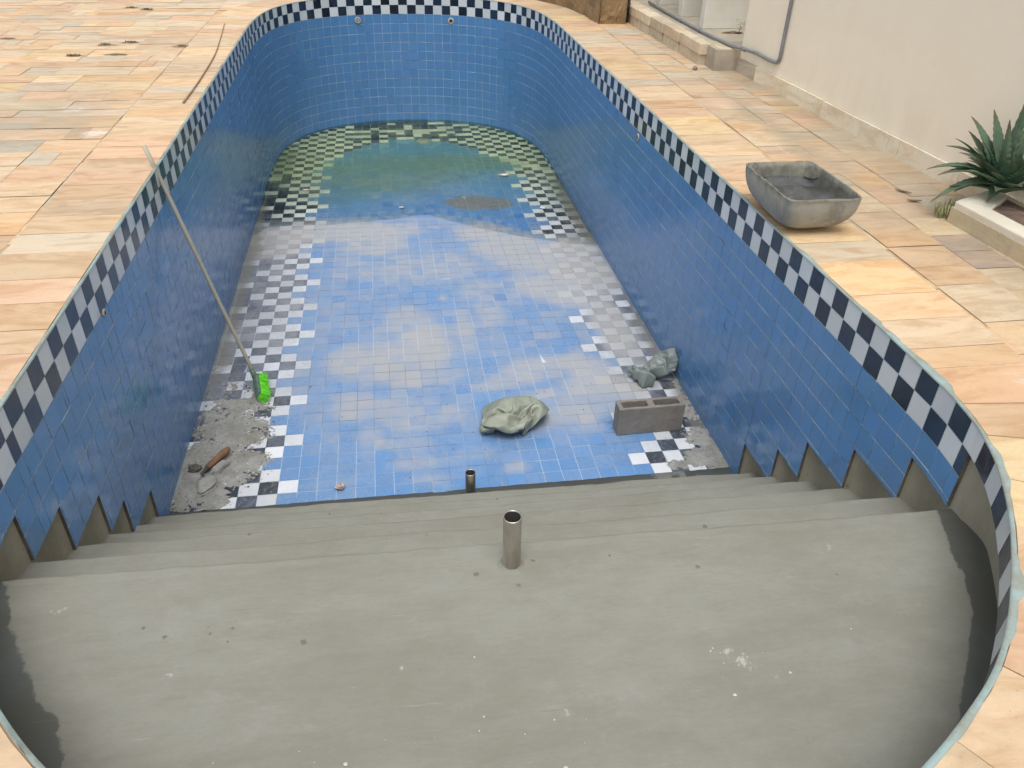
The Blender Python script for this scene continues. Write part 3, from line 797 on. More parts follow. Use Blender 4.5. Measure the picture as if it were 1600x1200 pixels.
# ---------------------------------------------------------------- pool fittings
M_steel = None
def mk_steel():
    n = NM('brushed_steel'); c = n.mix(n.ramp(n.noise(20, 5, .6, (1, 1, .3)), .3, .7), (.62, .58, .54), (.42, .38, .34))
    return n.fin(c, .32, 1.0, n.bump(n.noise(60, 3, .6, (1, 1, .15)), .1, .002))
M_steel = mk_steel()
M_darkin = simple('pipe_inside', (.035, .033, .03), bs=.05)
M_cementspl = simple('cement_collar', (.20, .185, .15), (.14, .13, .11), 30, .95, bs=.6)
def pipe(x, y, z0, z1, r, label, tilt=0.):
    e = empty('metal_pipe', (x, y, z0)); tag(e, label, 'pipe', 'cut metal pipes standing in the steps')
    h = z1-z0; seg = 40; v, f = [], []
    prof_ = [(r, 0), (r, h-.002), (r-.0006, h), (r-.0028, h), (r-.0034, h-.002), (r-.0034, .004), (0, .004)]
    for rr, z in prof_:
        for k in range(seg): a = 2*math.pi*k/seg; v.append((rr*math.cos(a)+tilt*z, rr*math.sin(a), z))
    for i in range(len(prof_)-1):
        for k in range(seg): a = i*seg+k; b = i*seg+(k+1) % seg; f.append((a, b, b+seg, a+seg))
    me = obj('tube', v, f, [M_steel, M_darkin], e, True)
    for p in me.data.polygons:
        if p.index >= 4*seg: p.material_index = 1
    cv, cf_ = [], []
    for i, (rr, z) in enumerate(((r*1.75, -.004), (r*1.4, .003), (r*1.12, .007), (r*.98, .012))):
        for k in range(seg):
            a = 2*math.pi*k/seg; j = 1+.10*n2((math.cos(a)*2, math.sin(a)*2, i*.1+x), 1.5); cv.append((rr*j*math.cos(a), rr*j*math.sin(a), z))
    for i in range(3):
        for k in range(seg): a = i*seg+k; b = i*seg+(k+1) % seg; cf_.append((a, b, b+seg, a+seg))
    obj('collar', cv, cf_, M_conc, e, True)
    return e
pipe(.282, 1.600, -.312, -.118, .0262, 'short upright steel pipe standing in the cement shelf, the nearer one', -.01)
pipe(.312, 3.052, FZ(3.05), -1.185, .0262, 'short upright steel pipe standing at the foot of the cement steps, the farther one')

def disc(mb, c, nx, r, th, seg=28, hole=0.):
    c = Vector(c); nx = Vector(nx).normalized(); u = nx.orthogonal().normalized(); v_ = nx.cross(u)
    mb.tube([c, c+nx*th*.7, c+nx*th], [r, r*.97, r*.86], seg)
M_plast = simple('aged_white_plastic', (.50, .49, .44), (.30, .28, .22), 40, .5)
M_hole = simple('dark_hole', (.015, .015, .015), bs=.05)
# water inlets on the far wall, by parts
def inlet(c, nv, r=.034, open_=False):
    mb = MB(); disc(mb, c, nv, r, .006)
    f = part(mb.build('inlet', M_plast, smooth=False))
    nv = Vector(nv).normalized(); c2 = Vector(c)+nv*.0062
    h = MB(); u = nv.orthogonal().normalized(); v_ = nv.cross(u)
    if open_: disc(h, c2, nv, r*.55, .0006)
    else:
        for k in range(4): disc(h, c2+(u*math.cos(k*1.57+.8)+v_*math.sin(k*1.57+.8))*r*.48, nv, r*.2, .0006, 10)
    hh = h.build('opening', M_hole); hh.parent = f
    return f
inlet((-.229, 9.981, -.243), (0.12, -1, 0), .036); inlet((.833, 9.966, -.250), (-.13, -1, 0), .034, True)
inlet((1.742, 5.37, -.232), (-1, 0, 0), .026, True); inlet((-1.189, 3.08, -.200), (1, 0, 0), .017, True)
# drain cover
mb = MB(); disc(mb, (.43, 9.235, FZ(9.23)+.002), (0, 0, 1), .085, .010, 36); dr = part(mb.build('drain_cover', simple('drain_metal', (.62, .62, .60), (.45, .45, .42), 30, .35, .6)))
mb = MB(); disc(mb, (.43, 9.235, FZ(9.23)+.0121), (0, 0, 1), .045, .003, 24); k = mb.build('grate', simple('drain_inner', (.50, .49, .46), (.35, .34, .30), 40, .4, .5)); k.parent = dr

# ---------------------------------------------------------------- broom
def mk_wood():
    n = NM('weathered_wood'); c = n.mix(n.ramp(n.noise(6, 6, .6, (1, 1, .1)), .3, .7), (.34, .32, .25), (.46, .44, .36))
    c = n.mix(n.ramp(n.noise(3, 5, .7, (1, 1, .5)), .58, .7), c, (.44, .44, .40)); c = n.mix(n.ramp(n.noise(2.1, 4, .6), .62, .68), c, (.20, .12, .10))
    return n.fin(c, .75, 0, n.bump(n.noise(20, 5, .6, (4, 4, .3)), .4, .003))
M_wood = mk_wood()
H0 = Vector((-.888, 4.255, -1.300)); RIM = Vector((-1.202, 4.285, .018)); DIR = (RIM-H0).normalized(); H1 = H0+DIR*((RIM-H0).length+.098)
broom = empty('broom', tuple(H0)); tag(broom, 'broom with bright green bristles and a long wooden handle leaning on the left pool rim', 'broom')
mb = MB(); L_ = (H1-H0).length
pts = [(H0+DIR*(L_*i/14)+Vector((.003*n2((i, 0, 0), .3), .003*n2((0, i, 0), .3), 0))-H0) for i in range(15)]
mb.tube(pts, [.0115]*14+[.0120], 16); mb.build('handle', M_wood, broom, True)
# head: block with socket, bristles towards the camera side
hd = Vector((.05, -.27, 0)).normalized(); sd_ = Vector((.27, .05, 0)).normalized()
HC = Vector((-.862, 4.175, -1.318))
def bx(mb, c, a, b, c3, ha, hb, hc, taper=1.):
    n = len(mb.v)
    for k3 in (-1, 1):
        for k2 in (-1, 1):
            for k1 in (-1, 1):
                t = taper if k3 > 0 else 1.
                mb.v.append(tuple(c+a*ha*k1*t+b*hb*k2*t+c3*hc*k3))
    for f in ((0, 2, 3, 1), (4, 5, 7, 6), (0, 1, 5, 4), (2, 6, 7, 3), (0, 4, 6, 2), (1, 3, 7, 5)):
        mb.f.append(tuple(n+i for i in f)); mb.c.append((1, 1, 1))
nrmv = Vector((-.80, 0, .60)).normalized(); sdv = hd.cross(nrmv).normalized(); downv = -nrmv
mb = MB(); bx(mb, HC-H0+nrmv*.010, hd, sdv, nrmv, .112, .024, .011, .82)
hb = bevel(mb.build('head', simple('green_plastic_dirty', (.05, .12, .075), (.12, .16, .14), 20, .5), broom), .006)
mb = MB(); mb.tube([Vector((0, 0, -.01))+DIR*-.02, DIR*.045], [.019, .0155], 14); s_ = mb.build('socket', simple('green_socket', (.06, .14, .09), (.13, .16, .13), 20, .5), broom, True)
bm_ = MB()
for i in range(30):
    for j in range(8):
        base = HC-H0+hd*(-.110+.220*i/29)+sdv*(-.022+.044*j/7)-nrmv*.000
        for q in range(3):
            b0 = base+Vector((rnd.gauss(0, .0015),)*3)
            d = (-nrmv+sdv*rnd.gauss(.0, .16)+sdv*(j-3)*.055+hd*rnd.gauss(0, .13)+hd*(i-12.5)*.012).normalized()
            ln = rnd.uniform(.050, .064)
            tip = b0+d*ln; 
            if tip.z+H0.z < -1.372: tip.z = -1.372-H0.z
            bm_.tube([b0, b0.lerp(tip, .6), tip], [.0013, .0012, .0008], 4, True)
def mk_green():
    n = NM('neon_bristle'); c = n.mix(n.ramp(n.noise(60, 3), .35, .65), (.22, .82, .04), (.13, .62, .03)); return n.fin(c, .45)
bm_.build('bristles', mk_green(), broom)

# ---------------------------------------------------------------- trowel and mortar clods
M_handle = simple('trowel_wood', (.20, .105, .055), (.12, .06, .035), 25, .7, bs=.4, stretch=(1, .3, 1))
M_dirtysteel = simple('mortar_caked_steel', (.36, .36, .34), (.25, .245, .225), 22, .8, .2, bs=.5)
tr = empty('trowel', (-1.0, 3.5, FZ(3.5))); tag(tr, 'mason trowel with a worn brown wooden handle lying in the spilled mortar', 'trowel')
A = Vector((-.952, 3.575, .045)); B = Vector((-1.045, 3.435, .035)); O = Vector((-1.0, 3.5, 0))
mb = MB(); P_ = [A.lerp(B, t/8)-O for t in range(9)]; mb.tube(P_, [.013, .0195, .0205, .0195, .0185, .018, .0175, .0165, .014], 18); mb.build('handle', M_handle, tr, True)
mb = MB(); mb.tube([B-O, B-O+Vector((-.008, -.018, -.002)), Vector((-1.072, 3.40, .026))-O, Vector((-1.055, 3.385, .014))-O], [.013, .009, .006, .006], 10); mb.build('tang', simple('rusty_tang', (.07, .055, .045), (.03, .028, .025), 40, .7), tr, True)
out = [(0, .055), (.022, .045), (.045, .02), (.052, -.01), (.040, -.05), (.020, -.085), (.004, -.10), (-.012, -.095), (-.034, -.06), (-.050, -.02), (-.046, .015), (-.026, .042)]
ang = R(-12); v, f = [], []
for lay, z in ((0, 0.), (1, .004)):
    for sc in (1., .6, .2):
        for x, y in out:
            xr_, yr_ = x*math.cos(ang)-y*math.sin(ang), x*math.sin(ang)+y*math.cos(ang)
            v.append((-.035+xr_*sc, -.15+yr_*sc, .014+z+(.007*(1-sc))*(1 if lay else 1)+.004*n2((x*sc, y*sc, lay), 40)+.05*max(0, -y*sc)*.2))
n_ = len(out)
for lay in range(2):
    o_ = lay*3*n_
    for r_ in range(2):
        for k in range(n_): a, b = o_+r_*n_+k, o_+r_*n_+(k+1) % n_; f.append((a, b, b+n_, a+n_) if lay else (a, a+n_, b+n_, b))
    f.append(tuple(o_+2*n_+k for k in (range(n_) if lay else reversed(range(n_)))))
for k in range(n_): a, b = k, (k+1) % n_; f.append((a, b, b+3*n_, a+3*n_))
obj('blade', v, f, M_dirtysteel, tr, True)
def lump(name, c, r, mat, sx=1, sy=1, sz=1, amp=.3, seed=0., fr=2.2, sub=3):
    bm = bmesh.new(); bmesh.ops.create_icosphere(bm, subdivisions=sub, radius=1)
    for vv in bm.verts:
        p = vv.co.copy(); k = 1+amp*noise.noise(p*fr+Vector((seed, seed, seed)))+amp*.5*noise.noise(p*fr*2.7+Vector((seed, 0, 0)))
        vv.co = Vector((p.x*sx, p.y*sy, p.z*sz))*(r*k)
    o = frombm(name, bm, mat, None, False); o.location = c; return o
tag(lump('mortar_clod', (-.985, 3.455, FZ(3.45)+.018), .035, M_mortar, 1.9, .75, .6, .35, 3.), 'long pale clod of hardened mortar lying against the trowel handle', 'mortar clod').rotation_euler = (0, 0, .9)
tag(lump('mortar_clod', (-1.115, 3.455, FZ(3.45)+.020), .030, simple('dark_clod', (.05, .045, .04), (.16, .155, .14), 18, .9, bs=.6), 1.1, .8, .8, .5, 8.), 'dark round clod of mortar left of the trowel', 'mortar clod')
tag(lump('pebble', (-.352, 3.215, FZ(3.2)+.016), .020, simple('shell_pebble', (.50, .42, .36), (.22, .14, .12), 30, .8, bs=.5), 1.2, .9, .8, .35, 5.), 'small pinkish pebble on the blue floor tiles by the foot of the steps', 'pebble')

# litter in the puddle
M_litter = simple('wet_litter', (.66, .65, .60), (.42, .36, .28), 60, .3)
for (x, y, r_, a, b, lab) in ((1.19, 7.97, .030, 1.7, .8, 'pale crumpled scrap in the puddle by the right checkered band, the farthest scrap'),
                          (1.425, 7.02, .026, 1.1, .9, 'small white scrap on the wet checkered tiles near the right wall'),
                          (.105, 7.15, .018, 1.2, .8, 'tiny white scrap in the middle of the puddle'),
                          (-.80, 8.0 - .30, .018, 1.8, .7, 'thin white scrap beside the left checkered band under water')):
    tag(lump('litter_scrap', (x, y, FZ(y)+.012), r_, M_litter, a, b, .35, .5, x*3, 3., 3), lab, 'litter')

# ---------------------------------------------------------------- concrete block
def mk_block():
    n = NM('concrete_block'); c = n.mix(n.ramp(n.noise(6, 6, .7), .3, .7), (.25, .225, .20), (.18, .165, .145))
    c = n.mix(n.ramp(n.noise(90, 4, .8), .6, .75), c, (.30, .28, .25)); return n.fin(c, .95, 0, n.bump(n.noise(110, 5, .8), .8, .006))
bm = bmesh.new()
W2, D2, H2 = .195, .047, .185
xsb = [-W2, -W2+.028, -.020, .020, W2-.028, W2]; ysb = [-D2, -D2+.020, D2-.020, D2]
cells = [(i, j) for i in range(5) for j in range(3) if not (j == 1 and i in (1, 3))]
vs = {}
def bv(i, j, z):
    if (i, j, z) not in vs: vs[i, j, z] = bm.verts.new((xsb[i], ysb[j], z*H2))
    return vs[i, j, z]
S_ = set(cells)
for i, j in cells:
    bm.faces.new((bv(i, j, 1), bv(i+1, j, 1), bv(i+1, j+1, 1), bv(i, j+1, 1))); bm.faces.new((bv(i, j, 0), bv(i, j+1, 0), bv(i+1, j+1, 0), bv(i+1, j, 0)))
    for (di, dj, a, b) in ((-1, 0, (i, j+1), (i, j)), (1, 0, (i+1, j), (i+1, j+1)), (0, -1, (i, j), (i+1, j)), (0, 1, (i+1, j+1), (i, j+1))):
        if (i+di, j+dj) not in S_: bm.faces.new((bv(*a, 0), bv(*b, 0), bv(*b, 1), bv(*a, 1)))
for e_ in list(bm.edges): pass
blk = frombm('concrete_block', bm, mk_block()); blk.location = (1.397, 3.535, FZ(3.53)+.001); blk.rotation_euler = (0, 0, R(1.0))
m_ = blk.modifiers.new('b', 'BEVEL'); m_.width = .006; m_.segments = 2; m_.limit_method = 'ANGLE'
m_ = blk.modifiers.new('s', 'SUBSURF'); m_.subdivision_type = 'SIMPLE'; m_.levels = m_.render_levels = 3
tx = bpy.data.textures.new('blk', 'CLOUDS'); tx.noise_scale = .02; m_ = blk.modifiers.new('d', 'DISPLACE'); m_.texture = tx; m_.strength = .004
tag(blk, 'grey hollow concrete block with two holes standing on its long side on the pool floor', 'concrete block')

# ---------------------------------------------------------------- crumpled plastic bags
def mk_bag(name, c1, c2, tr_=.25):
    n = NM(name); c = n.mix(n.ramp(n.noise(7, 6, .65), .3, .7), c1, c2)
    c = n.mix(n.ramp(n.noise(25, 6, .75), .62, .75), c, (.40, .40, .36))
    m = n.fin(c, .36, 0, n.bump(n.noise(40, 5, .6, dist=2.0), .35, .004), .5)
    tl = n.t.nodes.new('ShaderNodeBsdfTranslucent'); n.set(tl.inputs[0], c); mx = n.t.nodes.new('ShaderNodeMixShader'); mx.inputs[0].default_value = tr_
    n.L(n.b.outputs[0], mx.inputs[1]); n.L(tl.outputs[0], mx.inputs[2]); n.L(mx.outputs[0], n.out.inputs[0]); return m
def ridged(p, s, seed, o=4):
    a, t = 1., 0.
    for _ in range(o):
        t += a*(1-2*abs(noise.noise(p*s+Vector((seed, seed*2, -seed))))); a *= .5; s *= 2.1
    return t
# vertex positions of two crumpled pouches (two sheets joined along three sides), in half millimetre steps, each number the change from the vertex before
def pouch(name, data, nx, ny, mat, label, loc, rot, sc):
    q = data
    v, p = [], [0, 0, 0]
    for i in range(0, len(q), 3):
        p = [p[0]+q[i], p[1]+q[i+1], p[2]+q[i+2]]; v.append((p[0]/2000*sc[0], p[1]/2000*sc[1], p[2]/2000*sc[2]))
    ix, f, k = {}, [], 0
    for L in (0, 1):
        for j in range(ny+1):
            for i in range(nx+1):
                key = (i, j, 0 if (i in (0, nx) or j == 0) else L)
                if key not in ix: ix[key] = k; k += 1
    for L in (0, 1):
        for j in range(ny):
            for i in range(nx):
                qd = [ix[(a, b, 0 if (a in (0, nx) or b == 0) else L)] for a, b in ((i, j), (i+1, j), (i+1, j+1), (i, j+1))]
                f.append(tuple(qd) if L else tuple(reversed(qd)))
    o = obj(name, v, f, mat, None, True); o.location = loc; o.rotation_euler = (0, 0, rot)
    m = o.modifiers.new('s', 'SUBSURF'); m.levels = m.render_levels = 1
    tag(o, label, 'plastic bag', 'crumpled plastic bags on the pool floor'); return o
BAG_A = (
-201,-191,123,9,9,7,2,4,15,14,-8,-5,5,12,-8,-37,9,-8,36,5,23,-134,-12,-19,-4,3,19,14,-15,1,16,-15,3,10,-10,-17,14,-16,1,10,-18,10,17,-12,-7,7,-11,-18,16,
-10,-9,21,-7,-7,25,-3,-11,27,-3,-11,25,-5,-3,23,-5,2,25,-4,4,23,-2,9,19,1,14,18,5,13,16,3,12,16,6,8,15,6,4,17,1,0,17,-1,-4,17,2,7,11,12,-1,8,17,-5,-39,
-2,-130,2,17,4,2,15,8,-6,13,2,-6,12,-3,11,4,-9,-16,-1,2,-270,-9,106,9,8,6,15,12,-1,11,17,2,9,2,14,-12,4,-5,-138,-8,-21,-2,15,10,11,-3,14,11,-14,8,12,-16,
-8,18,-11,0,0,-21,6,20,-11,0,8,-13,-16,15,-8,-10,17,-8,-10,23,-3,-9,26,-2,-8,28,-2,-8,25,-4,-5,23,-5,-3,24,-6,1,23,-6,4,20,-5,10,11,8,17,17,-11,6,17,1,
9,17,2,5,15,5,-3,17,4,-3,12,9,9,2,13,15,9,17,-7,8,17,0,-47,-7,-122,0,18,11,-1,12,2,7,15,-3,-6,4,-14,3,-16,-8,-276,-13,105,11,7,5,11,9,-4,7,21,6,-113,-15,
-4,-26,15,-3,-2,14,-14,9,7,13,11,2,16,7,-3,17,14,-16,-1,10,-18,10,13,-15,2,11,-5,-18,15,-11,-5,15,-8,-12,22,-7,0,24,-1,-12,25,-1,-8,26,-3,-4,24,-5,-3,23,
-5,-4,23,-5,-3,23,-6,-1,20,-9,-3,15,-15,5,16,7,10,2,8,18,19,-1,3,17,-4,-7,18,5,0,9,12,10,-7,8,19,10,16,4,9,16,-8,6,17,3,20,-2,9,-66,18,-115,13,7,-9,-3,
-4,-19,5,-19,-2,-289,-26,106,9,12,-6,-3,10,0,-110,0,-17,-1,10,13,-14,21,-6,21,2,7,4,17,-2,9,2,16,8,-1,18,13,-1,19,15,-15,0,15,-15,0,13,-13,3,14,0,-14,17,
-7,-9,22,-4,-7,24,-2,-5,25,-5,-3,22,-12,4,22,-7,-2,22,-4,-5,22,-5,-4,21,-7,-2,21,-6,-4,4,-5,-23,20,-1,-2,10,6,16,7,8,15,17,-5,-10,20,-3,-4,8,13,17,-11,
5,18,8,17,11,14,14,4,13,16,8,18,-1,-12,15,9,-1,-59,3,-126,1,-9,-13,2,-17,-1,-301,-32,99,-5,15,-4,-128,0,-9,10,10,-4,1,24,0,12,16,0,11,11,8,16,-3,8,8,19,
5,13,-7,15,14,1,17,12,4,15,15,-12,3,16,-13,0,18,-8,9,18,-9,-5,21,-5,-7,24,2,-8,24,-5,-3,22,-9,-3,19,-2,-12,15,-2,-17,20,-6,-6,21,-7,3,20,-8,1,6,-6,-19,
8,-5,-20,18,2,9,0,10,18,20,0,1,16,-9,-14,1,10,22,-1,10,23,21,9,6,7,20,7,16,13,8,16,3,-9,14,3,-5,7,8,-10,-56,-30,-118,6,-10,-4,-317,-26,84,-136,5,-11,13,
8,2,-7,22,1,18,9,-5,15,3,12,5,17,-6,18,10,10,8,-7,20,18,14,-3,15,1,17,15,-2,13,12,12,6,17,-7,8,21,-6,9,22,-6,6,18,-13,4,25,-2,-4,24,-3,-7,14,-2,-17,15,
-3,-16,16,-2,-14,17,-7,-10,19,-10,-2,19,-9,8,6,-6,-19,-2,-6,-23,20,-5,-6,4,10,19,18,4,8,15,-10,-15,8,11,23,-5,11,23,20,10,14,24,8,2,10,17,6,16,4,-1,15,
2,-4,11,-4,-10,11,6,-9,-61,-59,-110,-467,-3,41,6,0,13,-4,18,13,17,5,-4,9,-2,16,17,8,-12,9,12,20,20,5,-12,15,10,15,14,-3,18,17,11,-7,15,2,9,13,-2,12,18,
10,-3,23,-4,10,22,-6,5,15,-18,0,18,17,-2,23,5,2,21,-1,5,16,-10,-8,15,-6,-12,10,0,-18,15,-10,-12,18,-8,10,-1,-6,-21,3,-5,-22,15,-10,-15,18,-2,14,5,16,15,
20,-9,-12,-3,12,24,5,13,23,25,5,6,17,14,13,23,7,3,14,1,-7,12,-3,-7,12,7,3,3,6,-14,11,-3,4,-545,-53,-68,1,-1,17,19,-1,0,9,-16,8,12,17,-1,21,-9,15,8,25,-10,
16,-11,19,20,12,-5,19,5,11,15,-1,12,16,8,-10,10,-7,13,20,6,-3,13,-13,19,15,11,-17,24,8,-2,25,-2,1,22,10,0,18,11,6,17,5,12,17,-12,-1,13,-11,-9,3,6,-20,19,
-7,3,5,-8,-19,0,-4,-23,6,-9,-21,20,-15,2,-1,21,17,21,-1,17,23,-1,12,-3,21,16,12,10,22,23,10,-9,22,0,-5,20,0,0,4,6,13,8,5,-8,15,-2,-3,3,4,11,-555,-54,-89,
11,-3,12,8,-19,-6,15,6,18,25,-12,-9,23,-5,16,13,25,-4,7,-21,17,19,6,8,21,6,2,16,3,10,14,2,10,11,5,-20,12,-13,20,25,-1,2,17,12,-15,20,13,-8,25,7,-3,23,7,
2,18,1,13,15,13,10,14,14,10,16,-11,-3,11,-8,-14,3,-5,-22,21,-8,5,0,-4,-24,-1,4,-25,15,-17,-11,8,16,21,11,10,24,19,2,19,19,0,18,0,27,8,19,8,15,19,-4,-1,
15,9,-11,18,-4,5,5,6,-11,8,-1,11,3,3,13,-566,-49,-105,13,-8,-3,7,-21,-5,25,4,14,28,1,7,15,-29,-3,11,1,28,23,-8,-5,20,4,13,14,0,15,19,2,3,17,8,0,16,11,6,
10,-23,-7,25,5,-6,23,8,0,13,13,-16,25,3,7,22,9,-2,18,12,5,8,20,5,15,4,14,14,16,3,19,-10,-3,-4,0,-21,21,-9,2,10,-11,-20,0,4,-25,9,-12,-20,16,-6,21,10,12,
24,11,20,15,21,1,18,9,16,20,3,24,3,21,-4,0,9,8,17,13,2,-17,13,-8,11,-8,4,10,10,4,8,-580,-76,-134,14,-4,-5,21,-3,-5,31,-5,9,31,-8,6,29,-11,12,10,-11,24,
-3,16,21,22,3,8,21,-1,2,20,-1,1,19,0,-8,21,0,5,20,-16,-2,18,-14,-13,17,18,-6,25,0,-1,21,13,0,7,23,-6,20,7,4,16,10,8,16,7,14,2,21,1,22,-4,-2,9,-18,-9,14,
20,3,16,-16,-10,6,-10,-22,5,2,-24,15,-20,6,10,12,22,11,19,15,16,13,18,14,3,22,6,22,8,9,21,5,21,-4,7,10,-9,19,-13,18,-4,-2,7,16,4,-6,9,-562,-73,-147,12,
-6,6,19,3,-16,30,-3,10,29,-8,11,10,-22,21,27,-1,15,23,-8,16,4,-24,-9,19,-7,16,21,3,3,21,2,2,9,3,-23,24,0,-12,27,-1,-9,26,5,0,11,23,-4,17,17,6,21,2,-11,
14,-11,12,17,10,8,4,21,3,10,20,1,18,13,2,6,-18,-11,23,4,3,23,5,10,-8,-4,-24,18,-6,-16,16,-20,-1,13,-16,17,10,18,19,15,22,7,13,10,20,10,13,19,11,25,7,10,
16,19,15,-10,16,-15,20,4,-3,1,16,4,-7,11,-560,-71,-155,-1,-1,-16,26,9,-2,25,-2,15,5,-21,19,12,-18,22,27,-11,19,24,2,-17,24,-12,4,22,-8,-1,23,-2,-4,24,-4,
-2,25,4,3,8,5,-26,26,-6,-14,25,9,2,26,2,0,7,24,1,9,-19,-7,19,3,8,19,5,10,11,17,7,6,22,-1,11,21,-2,20,-11,3,-2,16,18,23,7,0,5,-4,-24,22,-11,-3,17,-19,-2,
19,-19,-1,11,-11,23,11,21,17,18,21,6,10,13,22,4,14,23,15,20,15,13,16,16,-16,18,8,-2,-5,20,4,-8,12,-586,-61,-175,12,5,-14,20,2,17,23,-2,14,2,-21,21,32,-6,
3,11,-9,30,25,-15,0,24,-8,1,27,-7,-2,29,0,-8,25,1,-13,23,6,-13,27,-11,-10,14,7,-26,15,4,23,11,5,-23,15,12,-14,20,-11,1,18,-11,1,17,5,8,17,10,9,15,17,8,
4,23,-6,19,11,12,-14,17,12,22,-3,-8,23,5,-1,7,-17,15,19,-17,-3,21,-15,-4,22,-14,-6,12,-8,25,10,21,21,20,22,8,4,16,25,-1,11,29,5,19,18,9,25,1,-4,7,23,4,
-8,14,-607,-48,-190,18,6,-10,20,1,16,4,-12,24,28,-11,4,10,-12,29,27,2,11,17,-17,13,27,-6,-2,30,-9,2,30,-8,-2,29,-2,-13,30,1,-15,18,5,-27,14,4,-27,13,4,
24,21,-3,-11,8,16,-15,17,-15,3,19,-7,-1,11,8,-14,21,2,-1,22,8,6,16,21,9,-10,24,4,-3,21,14,14,-4,17,22,-5,6,22,-1,-4,16,-16,-10,18,-17,-8,23,-10,3,20,-14,
14,16,-13,26,9,18,25,14,22,15,0,13,29,7,24,14,8,24,15,-1,15,21,1,-4,18,-629,-33,-202,21,5,-7,9,-6,23,21,-6,16,26,-9,6,1,-10,30,21,-5,19,28,-6,1,27,-9,10,
28,-10,2,31,-6,-6,30,-3,-15,35,-2,-14,19,5,-31,11,5,-31,18,2,20,24,-6,2,16,-2,-14,1,5,-19,20,-5,1,8,-3,20,16,11,-10,19,14,-5,22,12,-12,12,17,17,-8,22,6,
5,6,21,21,-9,-1,9,-18,-10,23,5,-3,21,-12,8,21,-11,9,22,-12,9,24,-18,16,18,-13,25,8,15,27,7,19,24,5,21,20,5,22,18,6,22,14,2,7,21,-657,-14,-204,24,3,-3,13,
-8,22,24,-11,-3,13,-4,24,11,-5,25,25,-6,10,13,-7,24,31,-4,-2,29,-10,4,31,-8,-2,31,-1,-18,39,-4,-13,1,-3,-37,31,-7,-10,19,20,-10,24,-8,-1,19,-1,6,8,-18,
-8,9,20,-1,19,-1,1,-13,10,-14,20,13,-5,24,13,0,23,13,-6,13,12,17,-6,15,16,15,-15,-8,18,-11,4,1,-9,20,20,-10,8,20,-10,9,22,-11,10,30,-4,7,30,-11,12,23,-12,
17,8,17,24,6,19,22,5,19,21,5,17,18,4,18,16,-685,11,-199,23,-2,10,23,-14,-2,19,-4,16,12,-3,23,14,-4,22,22,-4,11,8,-7,26,27,-12,11,31,-8,2,31,-1,-12,35,-7,
-9,33,-1,-24,16,-4,-35,27,-20,2,20,22,-8,23,-12,2,10,-17,4,16,14,-9,18,0,4,5,18,-3,-12,11,-13,16,17,-12,23,14,-8,24,11,-4,23,9,-4,3,13,20,12,-15,14,19,
-10,-1,-3,-7,19,19,-9,9,20,-9,6,21,-10,9,18,-11,20,30,-8,10,28,-6,11,29,-2,-5,9,13,26,6,20,22,4,18,17,6,13,17,-703,35,-189,24,-11,0,23,-7,12,11,-5,23,10,
-4,23,24,-4,9,12,-1,21,12,-4,21,22,-13,17,32,-9,-8,34,-8,9,24,-4,-26,34,0,-19,32,-13,-19,29,-7,-15,26,-18,-4,8,7,21,19,-2,-2,18,5,-4,12,13,-3,-13,11,-2,
4,18,-12,27,3,-8,22,16,-9,12,22,-9,22,11,-9,25,-2,-3,2,-1,24,17,-11,9,-3,-7,20,20,-8,3,20,-8,6,14,-10,15,22,-8,13,25,-9,15,27,-4,7,28,-4,6,30,-4,-5,7,16,
24,2,19,16,4,13,16,-714,52,-178,24,-12,4,18,-7,18,5,-6,24,18,-3,17,23,-4,13,21,-6,10,5,2,23,11,-10,24,34,-9,-7,34,-10,-2,27,-21,8,32,-9,-17,33,-8,-19,29,
4,-18,28,-12,-8,16,13,-16,18,-1,7,6,-1,18,17,9,3,-10,16,-6,13,12,-12,28,-3,-5,21,18,-9,13,21,-10,16,17,-11,24,-4,-2,19,-14,5,3,7,21,2,-9,20,14,-11,12,20,
-1,-4,12,-8,16,23,-7,7,23,-6,15,26,-3,4,26,-3,-1,29,-6,8,28,-7,2,2,17,18,0,16,14,-723,68,-167,20,-10,10,5,-9,22,18,-4,17,23,-9,8,22,-5,13,20,-3,17,12,-3,
21,6,-3,25,18,-17,18,32,0,-8,28,-11,-2,33,-12,-5,30,-23,-7,32,2,-21,29,-7,-8,19,10,-16,18,11,-10,5,-4,17,13,-2,13,14,13,-9,9,17,-13,27,-8,-2,10,24,-11,
11,22,-11,24,11,-6,25,-6,-1,22,-5,-4,14,-14,9,1,6,22,7,-4,19,14,-10,9,19,4,-4,15,-4,17,26,-2,2,22,-3,8,24,-3,1,25,-9,-8,27,-8,3,21,0,12,-2,15,14,-731,83,
-149,6,-9,16,20,-8,13,20,-11,8,22,-8,14,20,-5,18,18,-3,18,16,-3,19,8,-2,24,17,-12,17,13,-12,21,25,-10,0,31,-14,-4,35,-13,-11,34,-6,-16,29,-2,-10,24,5,-14,
21,9,-13,18,9,-5,0,-6,19,13,12,-8,13,-15,-12,15,24,-6,14,22,-8,19,18,-7,26,7,-4,25,1,-5,21,-2,-6,6,-16,12,22,4,4,10,-14,14,2,10,18,16,-1,13,22,0,9,23,-1,
-5,21,-2,6,19,-6,-11,23,-6,-3,11,-17,17,22,-1,-10,18,8,9,-731,97,-124,13,-11,1,18,-8,13,15,-9,19,16,-11,21,13,-9,21,20,-2,17,22,0,13,17,-3,17,9,-5,21,10,
-7,19,21,-10,10,30,-15,-3,33,-16,-4,32,-9,-10,29,-5,-7,28,-2,-10,21,11,-16,21,7,-8,18,-5,4,-1,-18,-7,19,17,-6,9,26,-8,15,20,-7,23,12,-6,25,3,-2,24,4,-5,
